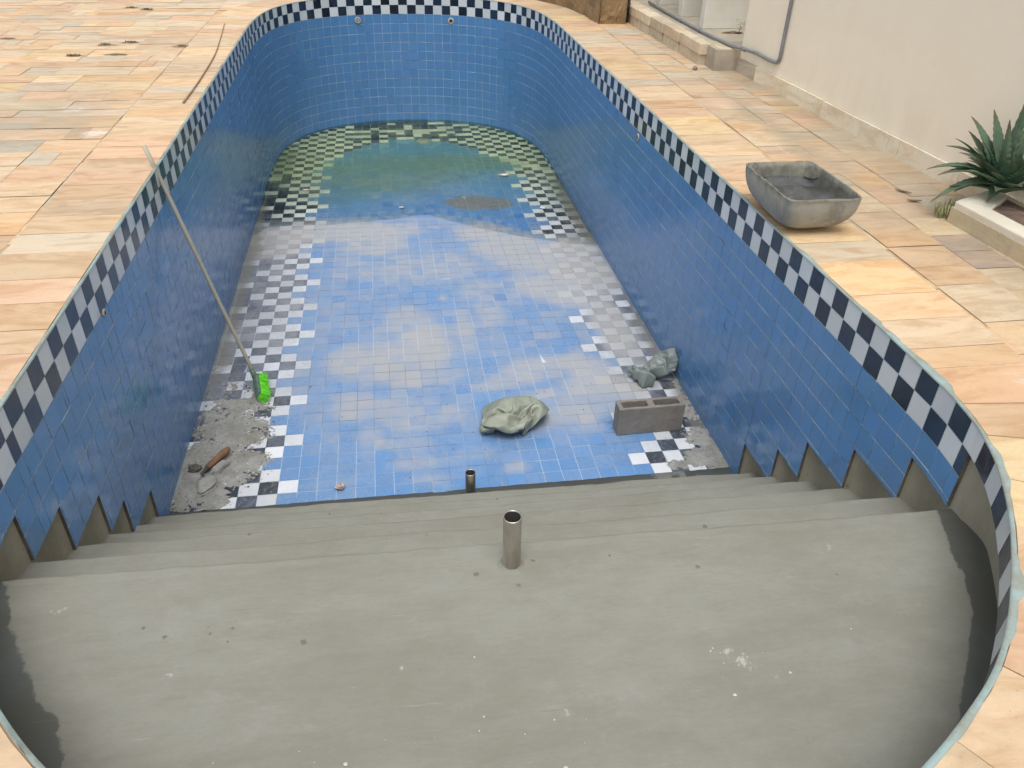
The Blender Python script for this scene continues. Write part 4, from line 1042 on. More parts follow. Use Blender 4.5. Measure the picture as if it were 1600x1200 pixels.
21,1,-7,15,-13,6,6,-13,13,18,11,-6,18,-1,14,6,12,20,24,-1,1,21,-5,8,17,-1,-10,20,-5,-2,-1,-21,6,25,-3,3,14,-7,-18,21,6,4,-718,91,-87,9,4,-10,9,-11,18,9,
-12,19,17,-10,19,19,-5,18,23,-1,13,22,-1,15,20,-1,14,14,-4,16,8,-5,20,19,-11,12,28,-14,1,28,-15,1,28,-10,-3,29,-7,-6,30,-9,-5,22,11,-16,15,-16,-9,19,-9,
1,19,10,-8,5,24,-10,16,21,-5,19,15,-7,24,5,-4,25,4,-2,25,1,-3,19,9,-7,5,-16,9,16,-6,8,19,9,-6,20,8,-5,19,-1,15,11,1,21,21,4,-10,19,-7,3,0,-20,7,17,0,-16,
23,-5,-5,8,-6,-22,19,4,2,-704,91,-69,14,0,-4,3,-4,16,2,-10,21,4,-12,22,21,-5,17,24,-2,13,23,-1,14,21,-1,12,19,-3,12,11,-7,19,20,-9,9,22,-14,9,24,-12,2,
26,-9,0,28,-8,-1,30,-6,-12,25,-13,0,22,-2,-11,8,2,-21,20,5,8,19,18,-5,13,21,-7,23,8,-5,23,7,-4,26,-1,1,20,11,-6,17,10,-8,15,-9,-7,17,-6,-4,13,4,18,15,10,
-11,21,-1,12,20,-1,15,10,-20,10,22,-5,5,15,0,-17,15,2,-18,1,-5,-25,18,0,-12,15,0,1,-699,91,-61,1,-2,13,-3,-4,14,3,-10,20,15,-7,18,21,-7,17,24,-5,17,21,
-3,15,20,-2,13,20,-4,11,23,-5,6,16,-8,10,17,-10,11,22,-10,5,24,-8,2,26,-8,3,28,-9,-3,21,-6,-18,20,-1,-13,20,3,-10,16,0,12,24,8,4,24,10,-3,23,8,-3,24,7,
-4,23,10,-2,23,5,-4,18,2,-9,14,1,-10,5,6,-18,20,5,3,18,1,11,3,-14,22,21,-8,14,28,3,-2,11,-2,-22,11,-3,-19,13,3,-22,19,1,-18,13,-1,-11,13,-2,-1,-706,90,
-38,-6,-3,13,-4,-7,14,18,-3,9,18,-8,15,22,-8,16,21,-6,21,22,-5,15,20,-4,11,19,-4,13,18,-6,12,16,-5,7,17,-7,8,21,-9,6,22,-7,3,25,-5,4,26,-7,0,26,-6,-7,22,
-1,-8,20,2,-7,16,7,-11,20,5,9,23,10,-8,24,9,-6,24,7,-6,25,8,0,21,0,7,14,2,-15,12,2,-14,16,5,-7,15,-2,13,8,-13,21,22,1,12,28,-1,-7,25,-1,-10,18,-5,-14,12,
-3,-19,12,4,-22,18,-3,-12,0,4,-14,7,-3,-11,-717,83,-23,-5,-1,13,12,-1,12,12,-2,11,21,-6,8,25,-8,12,25,-11,15,23,-8,16,16,-3,18,19,-5,11,17,-5,11,15,-3,
6,16,-6,11,21,-9,6,22,-5,5,23,-3,2,24,-4,-1,24,-3,-4,22,2,-2,21,5,-3,20,5,-3,20,7,-6,20,7,-15,25,7,-3,25,6,5,25,5,2,21,2,-7,21,-2,2,17,-1,-8,14,8,-10,-2,
-8,23,24,-2,2,24,-1,-5,23,-4,-13,24,-3,-8,21,-5,-9,17,-5,-14,15,-3,-14,12,-1,-13,-5,4,-11,-1,0,-13,-721,75,-23,5,3,13,13,2,9,15,-1,8,16,-1,9,25,-8,11,25,
-11,14,25,-11,14,21,-13,6,18,-3,12,16,-1,12,10,2,15,17,-5,8,21,-9,7,22,-6,5,22,-2,4,22,-1,1,22,0,0,20,4,-3,21,7,-4,19,5,-10,21,6,-7,25,4,-3,25,5,-2,26,
5,3,25,5,-1,23,4,-2,15,-1,-14,17,-1,-8,7,4,16,20,-5,-7,21,-6,-2,17,-10,-12,23,0,-4,22,-5,-6,20,-6,-10,22,-1,-6,10,-6,-10,12,-3,-7,10,-1,-7,3,-2,-11,-726,
70,-32,7,-3,10,8,14,4,16,0,7,18,-2,7,19,-13,0,25,-6,13,24,-8,14,21,-8,14,15,-1,19,9,1,17,18,-4,1,15,2,11,19,-5,10,22,-5,6,22,-4,3,20,-1,-2,20,4,1,20,3,
0,20,5,0,22,4,1,24,5,-2,26,4,-3,26,4,-4,26,5,-4,24,5,-4,23,7,-6,18,2,-7,13,-2,-13,15,0,10,19,-5,-8,19,-8,-9,18,-11,-8,15,-12,-12,20,-8,-4,23,2,-3,16,-4,
-8,15,0,-1,9,-3,-6,-2,-9,-8,2,-5,-12,-665,-71,-22,-33,139,-4,12,2,4,21,4,5,18,-4,5,10,10,16,19,-1,12,20,-6,18,25,-9,1,10,-3,22,18,-9,2,15,3,10,18,1,5,18,
0,8,21,-6,3,21,-1,8,20,-3,-3,19,0,-3,20,-1,-1,22,1,3,22,4,4,25,8,2,27,8,1,27,5,-2,25,3,-4,24,4,-5,20,5,-9,20,6,-4,17,4,-7,15,-7,-9,19,-5,-8,15,-11,-10,
17,-11,-7,20,-8,-4,18,-11,-6,14,-10,-7,18,3,-2,12,-5,-3,-2,-11,1,10,-3,-12,-76,-79,84,-573,-2,-107,-7,2,13,-11,142,-18,21,1,1,14,9,11,17,-9,7,20,0,8,7,
14,14,20,2,13,17,-5,13,18,-9,6,16,-9,-2,18,1,6,13,8,11,20,0,5,21,-4,4,19,2,5,20,-1,0,21,-3,-1,22,-7,-2,24,-1,5,25,5,4,28,8,1,27,9,1,25,4,-2,22,5,-4,20,
5,-6,15,-2,-15,17,-1,-14,18,-2,-11,20,0,-6,18,-6,-7,18,-10,-6,16,-13,-6,13,-12,-2,16,-7,0,15,-7,-4,6,-13,-3,6,-11,0,-68,-62,91,-5,-12,-2,-550,-8,-96,-21,
1,13,1,12,12,26,134,-49,13,-3,11,12,14,11,17,4,12,20,-1,1,9,-17,4,15,8,3,8,15,10,18,-3,8,19,-1,6,18,2,3,19,-1,1,18,-10,0,18,7,8,20,1,4,21,3,6,24,-4,5,25,
-7,0,26,1,7,27,6,5,27,8,1,25,6,-3,22,2,-7,18,2,-9,16,1,-13,16,-1,-14,16,-3,-13,16,-9,-11,19,-5,-8,18,-7,-2,18,-5,-1,14,-12,-3,14,-13,-2,6,-16,1,3,-15,5,
-63,-52,99,0,-13,1,-3,-12,0,-534,-13,-91,-6,1,15,-7,21,9,16,8,11,29,118,-67,16,5,9,13,5,11,13,-16,3,17,3,0,-3,14,-6,14,6,1,16,-4,4,20,-3,7,17,9,2,17,7,
3,20,-3,3,18,-11,4,21,1,5,20,9,7,23,6,10,25,2,11,28,-3,8,28,1,5,26,6,1,25,3,-5,20,1,-9,17,1,-8,15,0,-13,13,-2,-14,14,-8,-14,18,-4,-7,19,-2,0,19,-5,-3,16,
-9,-6,10,-16,-6,13,-16,-1,2,-15,7,-56,-63,114,-4,-7,-8,-2,-10,9,3,-9,-5,-533,-12,-79,8,13,0,4,-5,21,17,12,6,8,9,15,12,-6,-15,30,123,-61,10,-16,2,15,6,-3,
1,14,-6,12,7,0,15,-4,1,18,-1,0,17,8,-2,14,12,2,21,-4,3,19,-11,5,22,0,7,22,7,8,23,10,11,23,7,12,26,4,11,28,-3,4,25,6,7,24,2,-3,20,-1,-8,16,3,-8,14,-2,-12,
10,-8,-14,16,-5,-9,19,0,-1,18,-4,-4,15,-10,-6,12,-17,-4,14,-10,-9,-37,-68,117,3,-16,5,-12,1,4,-5,-10,2,1,-12,2,6,-8,-8,-512,-13,-72,-4,-5,14,16,5,10,4,
15,14,18,8,-4,1,-8,-19,-10,-6,-14,55,119,-44,15,1,-7,5,12,-5,12,7,0,14,-5,0,17,1,-1,15,10,-2,13,13,0,20,-5,0,19,-8,2,22,0,4,23,5,8,23,8,11,23,8,10,21,14,
11,27,3,10,26,-8,7,22,7,4,18,-6,-7,17,2,-5,12,-4,-11,16,-1,-11,19,-1,-5,14,-7,-10,11,-16,-4,20,2,-6,13,-13,-3,-38,-68,115,5,-16,-1,11,-10,-3,-6,-11,-2,
8,-8,7,-6,-8,1,-9,-3,7,-497,-299,-41,12,1,-5,-12,12,-16,15,10,7,13,-4,-8,-148,-17,13,11,-18,2,15,-8,9,17,-11,1,14,-14,6,13,-15,4,15,-10,3,14,-13,6,17,-10,
13,24,-4,5,25,1,-2,28,4,-4,28,7,-3,21,18,-7,24,-11,0,24,-3,-1,22,7,0,21,6,3,17,8,6,15,11,8,15,7,5,16,5,5,15,3,2,17,0,-1,18,-2,0,17,3,5,15,5,10,19,0,5,20,
-7,-6,-35,3,-132,-3,18,7,9,10,-3,-14,4,5,-1,13,2,-355,-21,54,-3,11,-6,13,-6,-5,-122,20,-9,-8,1,10,12,0,6,-8,-18,11,11,-15,4,16,-11,3,16,-12,5,16,-13,6,
18,-7,4,18,-7,8,20,-6,7,23,-3,5,27,1,2,29,5,-1,28,4,1,28,3,0,23,3,-9,21,3,-12,14,3,-17,21,2,-2,19,2,2,18,1,3,16,2,6,15,4,6,16,4,6,16,10,6,17,3,4,17,4,7,
18,1,9,19,0,4,22,-7,-2,12,11,-7,20,3,2,-75,9,-105,4,14,-2,-6,8,-9,-364,-39,56,5,8,-7,-133,3,-8,10,10,-2,-5,24,2,8,3,16,7,-15,12,9,-16,-4,8,-9,12,19,-8,
6,18,-9,7,18,-6,5,20,-6,4,22,-3,0,23,-2,3,27,2,4,28,6,8,28,4,-2,26,3,-2,24,0,-2,16,4,-17,17,2,-13,17,1,-11,18,-1,-6,18,-2,-1,17,-3,1,17,-1,4,17,0,5,19,
1,5,19,1,10,18,-2,14,19,4,6,20,5,4,11,12,11,17,9,5,15,4,-14,15,7,-3,-81,6,-114,-7,-9,1,-364,-35,49,-135,7,-12,12,11,-1,-7,18,-1,-4,9,12,6,12,12,7,-9,14,
22,-5,-1,13,-7,15,15,-7,10,18,-6,3,19,-4,3,21,-4,4,22,-1,5,24,0,5,27,2,3,27,7,-5,28,4,-3,25,1,-4,23,-1,-2,22,0,2,11,5,-17,16,-1,-12,16,-2,-10,16,-4,-7,
18,-3,2,11,-4,13,15,-4,10,21,4,-1,22,2,2,20,-2,14,26,0,0,23,3,5,18,4,9,6,17,7,19,7,1,8,6,-13,2,8,-11,-74,-28,-105,-514,-33,15,5,1,17,2,20,-3,6,15,2,-9,
12,9,1,13,12,13,2,21,19,-3,11,17,-6,11,13,-6,11,17,-3,7,20,-2,3,22,0,4,25,2,4,25,3,2,27,3,2,28,4,1,26,2,2,24,-4,3,22,-5,-1,14,9,-13,16,1,-12,16,-3,-12,
15,-3,-12,15,-4,-11,17,-3,-8,16,-9,4,17,-7,11,7,6,19,24,2,1,26,1,6,25,-1,12,24,2,6,20,4,-12,15,9,3,8,13,6,12,8,-2,15,0,-6,8,7,-13,-612,-74,-93,6,9,13,14,
-1,7,2,13,11,-2,18,1,4,22,8,10,9,19,11,4,18,15,-3,12,14,-4,10,16,-1,8,19,0,7,22,0,7,25,3,9,27,2,6,27,3,4,29,4,4,26,0,1,23,-3,-1,21,-5,-3,19,-2,-7,14,1,
-12,13,0,-16,13,-1,-16,16,-5,-9,17,-6,-8,16,-5,-13,19,-13,0,5,7,22,15,5,20,25,1,7,27,3,6,26,4,1,16,3,-18,19,8,4,14,3,-7,12,4,-3,-5,8,10,12,7,4,-610,-74,
-111,15,4,9,16,-5,3,12,4,13,3,26,3,10,12,18,9,11,17,6,16,10,11,5,15,10,1,13,15,1,10,18,1,9,21,2,10,26,4,9,27,2,10,29,3,3,30,5,-2,26,1,0,23,-3,6,19,-9,-1,
18,-8,-3,17,-6,-8,15,-6,-11,13,0,-17,10,6,-18,11,-4,-18,20,-11,-3,11,-12,-20,12,8,23,15,6,21,23,4,12,26,4,5,26,5,1,21,4,-12,12,4,-18,19,3,-1,-5,3,10,1,
5,11,10,5,6,-610,-72,-119,18,4,11,16,-5,10,25,6,-2,19,9,18,2,24,6,8,11,15,14,-3,12,11,2,13,12,4,11,11,11,5,19,2,8,24,-4,7,27,-2,8,27,-2,13,18,22,-6,29,
-5,-3,27,-3,-1,21,-5,6,14,15,6,18,-4,9,18,-6,5,18,-9,-5,16,-10,-9,13,-1,-19,11,0,-22,9,2,-23,15,-14,-16,21,-10,17,9,20,18,15,13,18,24,7,9,25,6,2,15,4,-17,
13,3,-16,17,4,3,-10,-1,13,-3,-2,12,11,5,7,-602,-65,-119,11,-2,15,23,1,11,28,7,-4,27,7,-3,21,4,14,7,7,18,6,14,11,13,0,12,15,-9,4,10,14,0,19,-5,7,27,1,7,
28,-3,8,27,-7,12,16,21,-6,19,-21,2,26,1,-5,21,5,2,15,12,8,14,14,6,14,-15,4,18,10,4,21,-7,2,21,-13,-4,12,-2,-23,10,1,-24,10,-1,-24,21,-20,0,10,18,19,15,
16,18,11,20,15,23,9,7,19,5,-11,4,2,-18,6,-5,16,13,6,11,-12,-2,11,12,2,11,-598,-61,-137,7,-1,19,21,0,22,29,5,2,25,10,-9,25,5,1,20,2,9,15,-8,10,5,-15,11,
17,4,-2,11,2,15,22,-1,-6,27,2,6,29,-2,7,27,-5,12,12,22,-11,12,-25,2,23,11,-6,19,10,4,18,7,9,18,7,9,18,4,11,12,-19,4,15,17,-7,25,-4,6,23,-14,-2,10,-2,-24,
10,-5,-24,7,1,-25,21,5,17,6,22,15,14,17,17,11,19,13,20,8,3,11,3,-16,13,-5,14,-12,7,18,2,-2,21,14,-4,12,-587,-59,-160,-1,6,24,13,1,28,27,1,10,23,11,-13,
26,2,6,13,-10,16,16,-7,10,18,4,-10,20,4,6,19,0,3,24,-1,3,27,-3,6,21,-9,20,1,-7,-28,25,-8,-15,27,-9,1,24,3,0,19,10,5,16,11,8,19,0,12,11,17,4,-3,-20,7,24,
3,-5,27,1,2,25,9,2,25,-3,3,-1,3,-27,8,0,-24,24,-7,-11,13,14,20,9,23,14,12,18,14,6,20,10,22,3,-2,2,-4,23,9,-6,20,-7,14,15,10,-6,16,-573,-65,-168,-8,16,21,
2,4,28,20,-1,20,26,7,-6,20,-14,13,22,9,3,21,-3,1,23,-4,3,15,-12,16,22,-6,5,25,-4,4,30,5,5,-2,1,-31,28,1,-13,27,-9,-2,26,-10,-5,13,-3,-18,21,-6,4,16,11,
8,19,0,11,9,19,3,8,-13,14,2,18,19,26,2,-12,23,-2,-12,25,-2,1,25,4,1,-7,9,-23,23,-6,-13,27,-10,-2,7,25,15,8,22,13,9,20,14,10,16,15,17,-12,19,8,-5,21,-7,
17,12,6,-1,22,-565,-72,-167,-10,19,19,-8,13,23,10,0,26,27,1,5,18,-14,15,20,-11,10,23,-2,1,25,-4,3,24,11,-2,26,-5,-2,19,-8,21,14,7,-27,28,-14,-1,26,3,-14,
26,-3,-10,11,-8,-24,20,-1,-10,18,-9,-3,19,-8,0,17,1,9,14,10,13,15,2,17,-5,24,12,20,-1,21,21,5,-14,17,7,-15,18,-1,16,7,11,-23,22,-5,-14,25,-5,-13,27,-11,
1,6,26,15,8,18,20,9,23,11,11,4,27,14,-12,20,-6,20,16,3,5,22,-570,-69,-175,-3,14,23,-11,16,20,5,3,28,17,-4,23,23,-8,8,19,-9,10,18,-11,12,24,-9,5,28,-4,-2,
29,4,-2,31,8,1,17,2,-28,25,-17,3,23,-17,-9,22,-11,-18,18,11,-15,13,10,-12,13,-14,3,20,1,-7,18,2,-6,22,-2,6,13,8,19,2,19,18,6,11,24,22,-2,4,16,8,-12,16,
8,-15,23,-9,7,4,16,-21,23,-4,-13,26,-8,-7,30,-13,3,6,21,21,5,19,24,10,26,13,15,-13,24,-2,18,23,2,10,22,-587,-60,-181,8,8,25,-11,16,19,0,7,28,16,-2,23,20,
-6,15,20,-9,10,19,-11,13,19,-12,14,29,-8,1,26,11,-14,33,8,-7,31,-10,-12,27,-14,-9,18,-16,-18,24,-16,3,8,18,-15,15,-13,-8,17,9,-4,18,-6,1,14,9,-10,22,-3,
5,26,5,-1,7,12,22,3,13,20,2,13,16,21,0,2,13,10,-16,23,1,-9,24,-9,-7,2,19,-19,26,-12,-2,30,-11,-5,24,-16,15,7,24,22,9,27,10,7,15,26,8,-9,27,4,18,18,-615,
-43,-176,21,7,17,-6,12,24,-4,11,24,13,0,23,19,-4,16,20,-7,13,21,-11,14,20,-13,16,22,-15,15,30,3,-11,36,-5,-8,30,-13,-14,19,-21,-16,27,9,-11,17,-5,-22,22,
6,8,9,-18,-2,18,7,-3,16,8,-3,9,13,-12,23,0,-1,24,5,-3,24,1,6,3,14,19,0,14,16,4,9,20,20,4,-8,21,-10,-3,22,-1,-9,6,17,-19,23,2,-17,26,-18,6,32,-11,-3,18,
-12,25,10,28,9,9,26,12,9,-2,26,7,8,22,-642,-18,-170,17,4,23,14,6,23,-8,14,20,9,3,23,17,-2,15,20,-6,14,23,-12,13,22,-14,14,22,-14,17,26,-17,13,31,-16,-12,
31,-13,-14,29,-9,-14,27,-4,-17,8,20,-16,13,-13,11,21,2,-3,14,12,-5,15,9,-5,18,0,-5,23,-1,-1,23,8,-4,13,17,-13,23,4,7,0,15,16,3,9,20,11,2,19,21,-9,-2,22,
-3,-9,7,16,-18,23,-1,-15,26,-3,-16,26,-18,15,29,-13,-5,19,-4,24,9,26,11,8,25,13,9,-3,21,-665,4,-161,22,1,20,15,5,22,-2,12,22,4,7,23,15,0,17,18,-5,13,23,
-11,13,25,-15,13,23,-16,16,25,-16,18,31,-18,-2,32,-14,-10,29,-12,-11,28,-11,-12,12,19,-16,19,-2,-8,9,-3,17,19,0,-3,17,4,-6,18,3,-4,20,12,-4,18,16,-10,13,
17,-13,21,8,-7,19,0,11,0,13,17,5,8,20,19,-8,7,21,-9,4,13,11,-17,17,6,-17,26,-9,-9,30,-7,-11,24,-15,15,25,-10,-10,19,5,22,6,27,10,8,9,20,-689,19,-153,21,
1,19,17,5,19,16,3,20,-3,12,23,7,4,21,18,-3,15,22,-9,11,25,-14,14,25,-16,15,23,-14,19,31,-17,4,32,-16,-8,30,-14,-12,28,-10,-8,26,-8,-1,14,13,-11,18,-3,-4,
8,-1,18,18,4,-6,18,6,-6,11,19,-10,16,16,-11,23,8,-7,20,10,-9,22,4,-6,12,-1,18,1,13,18,11,0,19,20,-8,5,20,-2,-11,14,11,-16,25,-5,-11,28,-9,-5,26,-5,-8,22,
-17,10,26,-3,-14,14,14,22,2,19,13,-714,37,-138,21,2,15,14,3,21,16,1,20,22,3,14,-2,10,23,13,0,20,22,-6,9,24,-11,13,23,-12,15,23,-11,17,28,-16,12,34,-19,
-2,31,-16,-13,29,-11,-5,25,-10,3,23,-7,1,-2,6,-19,19,6,0,19,4,-1,21,6,-1,24,7,2,10,20,-11,23,5,-5,22,10,-9,19,9,-9,20,-7,1,5,8,19,5,10,20,17,-6,13,21,-6,
-2,17,7,-14,23,-1,-12,27,-6,-6,24,-7,-5,23,-11,2,16,2,-23,28,-5,5,3,17,15,-738,58,-123,17,1,18,22,2,12,15,-1,23,17,0,20,23,3,12,1,9,23,21,-4,13,23,-8,7,
22,-7,14,22,-9,13,25,-14,18,33,-20,8,31,-16,-10,29,-13,-1,26,-11,0,23,-12,8,6,3,-21,19,-4,7,19,4,-2,21,7,-3,23,12,-2,15,16,-11,22,6,-6,24,5,-6,20,6,-9,
18,3,-12,15,-5,13,5,8,19,8,9,19,22,-5,2,24,-4,-4,22,4,-12,25,-3,-7,22,-10,0,20,-4,-11,17,0,-20,21,-7,-18,15,8,15,-756,78,-110,11,0,20,21,0,15,24,-2,14,
14,0,23,19,0,19,24,1,8,8,7,22,23,-4,3,19,-4,13,21,-8,14,26,-15,14,29,-17,14,30,-16,4,27,-12,1,27,-12,-1,25,-11,3,15,-3,-16,18,-8,7,16,5,-14,23,9,-3,23,
10,2,23,8,-1,21,4,-7,23,5,-7,21,2,-6,18,1,-10,18,1,-11,8,3,20,3,14,18,22,0,10,26,-3,0,25,-3,-4,24,-3,-7,21,-4,-9,20,-4,-12,17,-4,-19,9,-2,-24,24,-3,3,-757,
93,-97,-3,2,22,19,-1,14,21,-3,17,23,0,13,16,0,22,23,1,13,24,1,8,13,3,20,23,-5,-1,20,-7,17,25,-14,14,25,-14,14,25,-12,8,27,-12,5,27,-14,3,26,-12,4,20,-5,
-14,21,-7,3,15,5,-14,25,9,1,23,9,-5,20,4,-10,22,3,-5,23,5,-3,22,2,0,20,-2,0,18,-2,-9,18,1,-6,1,15,18,20,1,11,25,-1,9,26,-3,-3,25,-3,-10,17,-4,-17,20,-3,
-11,18,-4,-17,9,-3,-25,25,-5,-3,-757,96,-69,-13,9,4,13,0,17,21,-3,16,21,-1,16,23,-1,16,26,-2,7,19,3,17,20,0,13,22,-5,11,23,-9,4,20,-9,19,23,-11,11,24,-10,
9,25,-12,7,27,-15,7,26,-11,7,23,-7,-7,22,-4,-1,18,6,-14,24,8,-1,21,7,-11,21,2,-6,23,3,-6,23,4,0,22,2,2,20,-3,1,19,-5,-1,8,3,-18,22,7,2,20,-3,11,24,0,11,
26,3,9,22,-2,-16,16,-4,-19,21,-3,-13,21,-4,-17,12,-2,-26,22,-4,-5,-772,97,-68,5,8,10,-3,5,21,21,-3,12,23,-3,15,24,-2,15,24,-3,12,25,-3,6,20,1,16,22,-6,
12,19,-3,11,20,-9,10,20,-8,12,23,-9,9,25,-10,9,26,-14,8,26,-10,6,24,-5,6,22,-3,-5,20,3,-10,22,7,-4,23,7,-9,22,3,-6,23,2,-5,23,3,0,22,1,2,20,-4,0,18,-6,
2,11,1,-16,17,0,15,23,1,5,27,4,4,25,-1,-14,25,-2,-14,22,-3,-14,20,-4,-16,22,-3,-20,15,-2,-25,17,-3,-6,-785,100,-60,-2,7,13,8,6,16,22,-3,11,23,-4,14,27,
-6,14,26,-6,9,21,0,13,23,-4,11,19,-3,13,19,-3,7,18,-5,10,20,-7,12,22,-8,11,25,-9,9,25,-10,8,25,-8,6,23,-3,3,23,0,3,21,3,-1,22,4,-4,23,6,-5,24,3,-6,23,2,
-4,23,1,-3,21,-1,-1,20,-5,3,15,-6,-10,19,2,-2,17,0,15,25,2,-5,25,-1,-10,23,-4,-17,24,-2,-13,23,-2,-11,23,-3,-14,22,-2,-19,18,-3,-16,9,-7,-14,-783,103,-51,
0,8,15,16,0,4,9,6,18,26,-6,10,28,-10,11,27,-8,12,23,-4,12,20,-2,12,20,-2,11,18,-2,6,18,-6,8,20,-6,13,22,-6,11,23,-6,9,24,-9,8,23,-7,4,23,1,2,22,3,1,21,
4,1,23,5,1,23,5,-2,24,3,-2,24,1,-2,24,0,-2,22,-3,-1,19,-6,-4,18,-3,-4,17,3,11,20,-3,-9,23,-3,-10,22,-5,-13,22,-6,-16,24,-4,-13,22,-4,-11,24,1,-12,20,-3,
-15,16,-2,-12,9,-4,-9,-767,98,-45,-4,11,12,18,-1,0,6,8,14,23,-2,14,28,-10,11,28,-11,10,24,-7,10,21,-3,11,18,0,10,18,1,8,19,-8,4,21,-8,12,21,-5,11,22,-5,
9,22,-5,7,21,-2,4,22,1,0,22,3,-1,22,4,0,23,4,1,24,2,1,24,3,2,25,1,0,23,1,-1,22,0,0,20,-3,1,19,-2,0,17,-5,-6,20,-5,-11,21,-6,-11,21,-6,-13,23,-6,-13,21,
-7,-12,21,-6,-13,24,0,-11,13,-8,-14,15,4,-5,11,-2,-9,-748,91,-31,-8,13,-3,12,7,11,16,5,9,19,-1,7,25,-3,16,27,-10,11,25,-9,9,22,-6,8,19,-1,8,18,1,8,18,-3,
8,20,-10,3,21,-7,9,22,-4,8,20,-2,5,20,1,2,21,0,2,22,1,2,22,3,2,24,4,1,25,3,2,26,1,2,25,0,1,23,0,-1,22,0,-3,19,-2,-2,18,-4,-2,17,-4,-4,21,-4,-9,22,-5,-12,
22,-6,-11,22,-7,-10,21,-9,-10,20,-8,-14,16,-6,-14,14,-4,-10,11,-4,-8,7,-13,-12,-739,97,-24,9,10,2,9,16,8,15,8,8,19,3,9,20,1,10,25,-4,15,24,-8,11,21,-7,
9,20,-2,8,18,0,6,19,-1,6,19,-6,5,22,-7,3,21,-8,4,20,-2,3,19,0,1,21,-2,3,22,-2,4,22,1,3,26,3,1,26,3,2,26,3,3,25,-1,2,23,-2,-1,21,-1,-4,18,-2,-5,17,-4,-6,
17,-5,-7,19,-4,-11,21,-7,-10,21,-7,-10,21,-9,-8,18,-14,-9,18,-6,-9,15,-7,-11,12,-5,-7,8,-10,-8,10,-5,-8,-683,-32,2,-20,141,-19,11,3,15,11,18,-5,18,7,8,
19,4,7,19,2,10,22,-4,11,20,-4,11,19,-4,8,19,-2,6,19,-2,5,20,-3,4,20,-5,3,21,-6,3,20,-3,2,19,-1,2,22,-3,3,22,-5,5,23,-2,5,26,1,3,27,2,2,26,2,2,25,0,0,23,
-2,-1,19,-2,-3,18,-2,-7,17,-2,-9,18,-2,-10,21,-3,-10,21,-5,-9,19,-11,-11,17,-13,-8,15,-14,-5,13,-12,-5,11,-12,-6,7,-11,-6,9,-8,-3,-58,-71,99,-583,36,-93,
-22,14,10,4,134,-33,19,2,7,17,13,-1,18,-3,8,19,6,4,15,13,5,17,-1,5,19,0,8,18,-2,7,20,-3,6,20,-2,4,19,-2,4,21,-3,3,19,-2,3,21,-1,2,22,-2,3,23,-4,7,24,-4,
7,26,-3,5,27,-1,3,27,0,-1,25,0,-1,21,-3,-3,18,-3,-4,17,-3,-7,16,-2,-9,18,-2,-9,20,-2,-11,16,-13,-12,12,-17,-7,16,-12,-4,18,-8,-5,9,-17,0,7,-15,-3,9,-11,
1,-50,-71,106,0,-11,-6,-578,41,-81,3,24,-7,17,6,16,2,123,-51,20,-1,5,19,-1,7,16,11,-1,15,1,12,13,5,-7,15,3,-1,16,4,3,21,2,7,20,0,3,19,-1,2,20,0,5,21,-1,
3,21,-1,3,23,-1,3,24,-2,7,25,-3,8,26,-4,7,27,-5,6,26,-4,0,24,3,0,20,-5,-4,16,-6,-5,15,-4,-7,15,-1,-8,18,-1,-8,19,-4,-9,21,-4,-6,17,-11,3,10,-15,-10,1,-21,
-5,16,-13,-3,8,-16,3,-47,-67,122,2,-11,-2,0,-10,-8,-545,37,-85,-17,13,13,22,8,-14,18,-2,-10,15,-5,-12,14,135,-17,11,-9,12,16,3,6,15,3,0,12,1,-8,14,1,5,
16,1,-7,18,-7,3,19,-2,1,21,5,-1,22,3,3,22,2,2,24,3,2,25,3,4,25,4,5,27,2,7,26,-6,7,26,-3,5,23,7,2,18,-9,-4,13,-11,-6,15,-1,-6,15,-2,-5,17,-2,-6,18,-7,-6,
18,-10,-3,19,6,3,-1,-23,-4,13,-11,-10,-23,-88,109,-10,-17,-5,14,6,10,-4,-11,9,-2,-9,-5,-548,36,-74,17,2,8,13,1,-16,6,-2,-19,6,11,-14,19,-6,4,26,131,-6,
13,-5,2,11,-7,7,14,0,-1,10,8,-8,15,-8,2,18,-6,-1,18,-3,0,21,1,0,22,2,0,23,2,-1,23,3,1,25,5,0,25,6,0,25,9,1,27,5,6,26,1,11,21,8,8,17,-10,-2,12,-11,-4,14,
-5,-4,15,-2,-8,16,-6,-5,17,-10,-4,17,11,5,20,1,-5,0,-21,1,-15,-91,107,7,-10,-14,-5,-8,15,-5,-11,7,11,4,8,-6,-10,-4,)
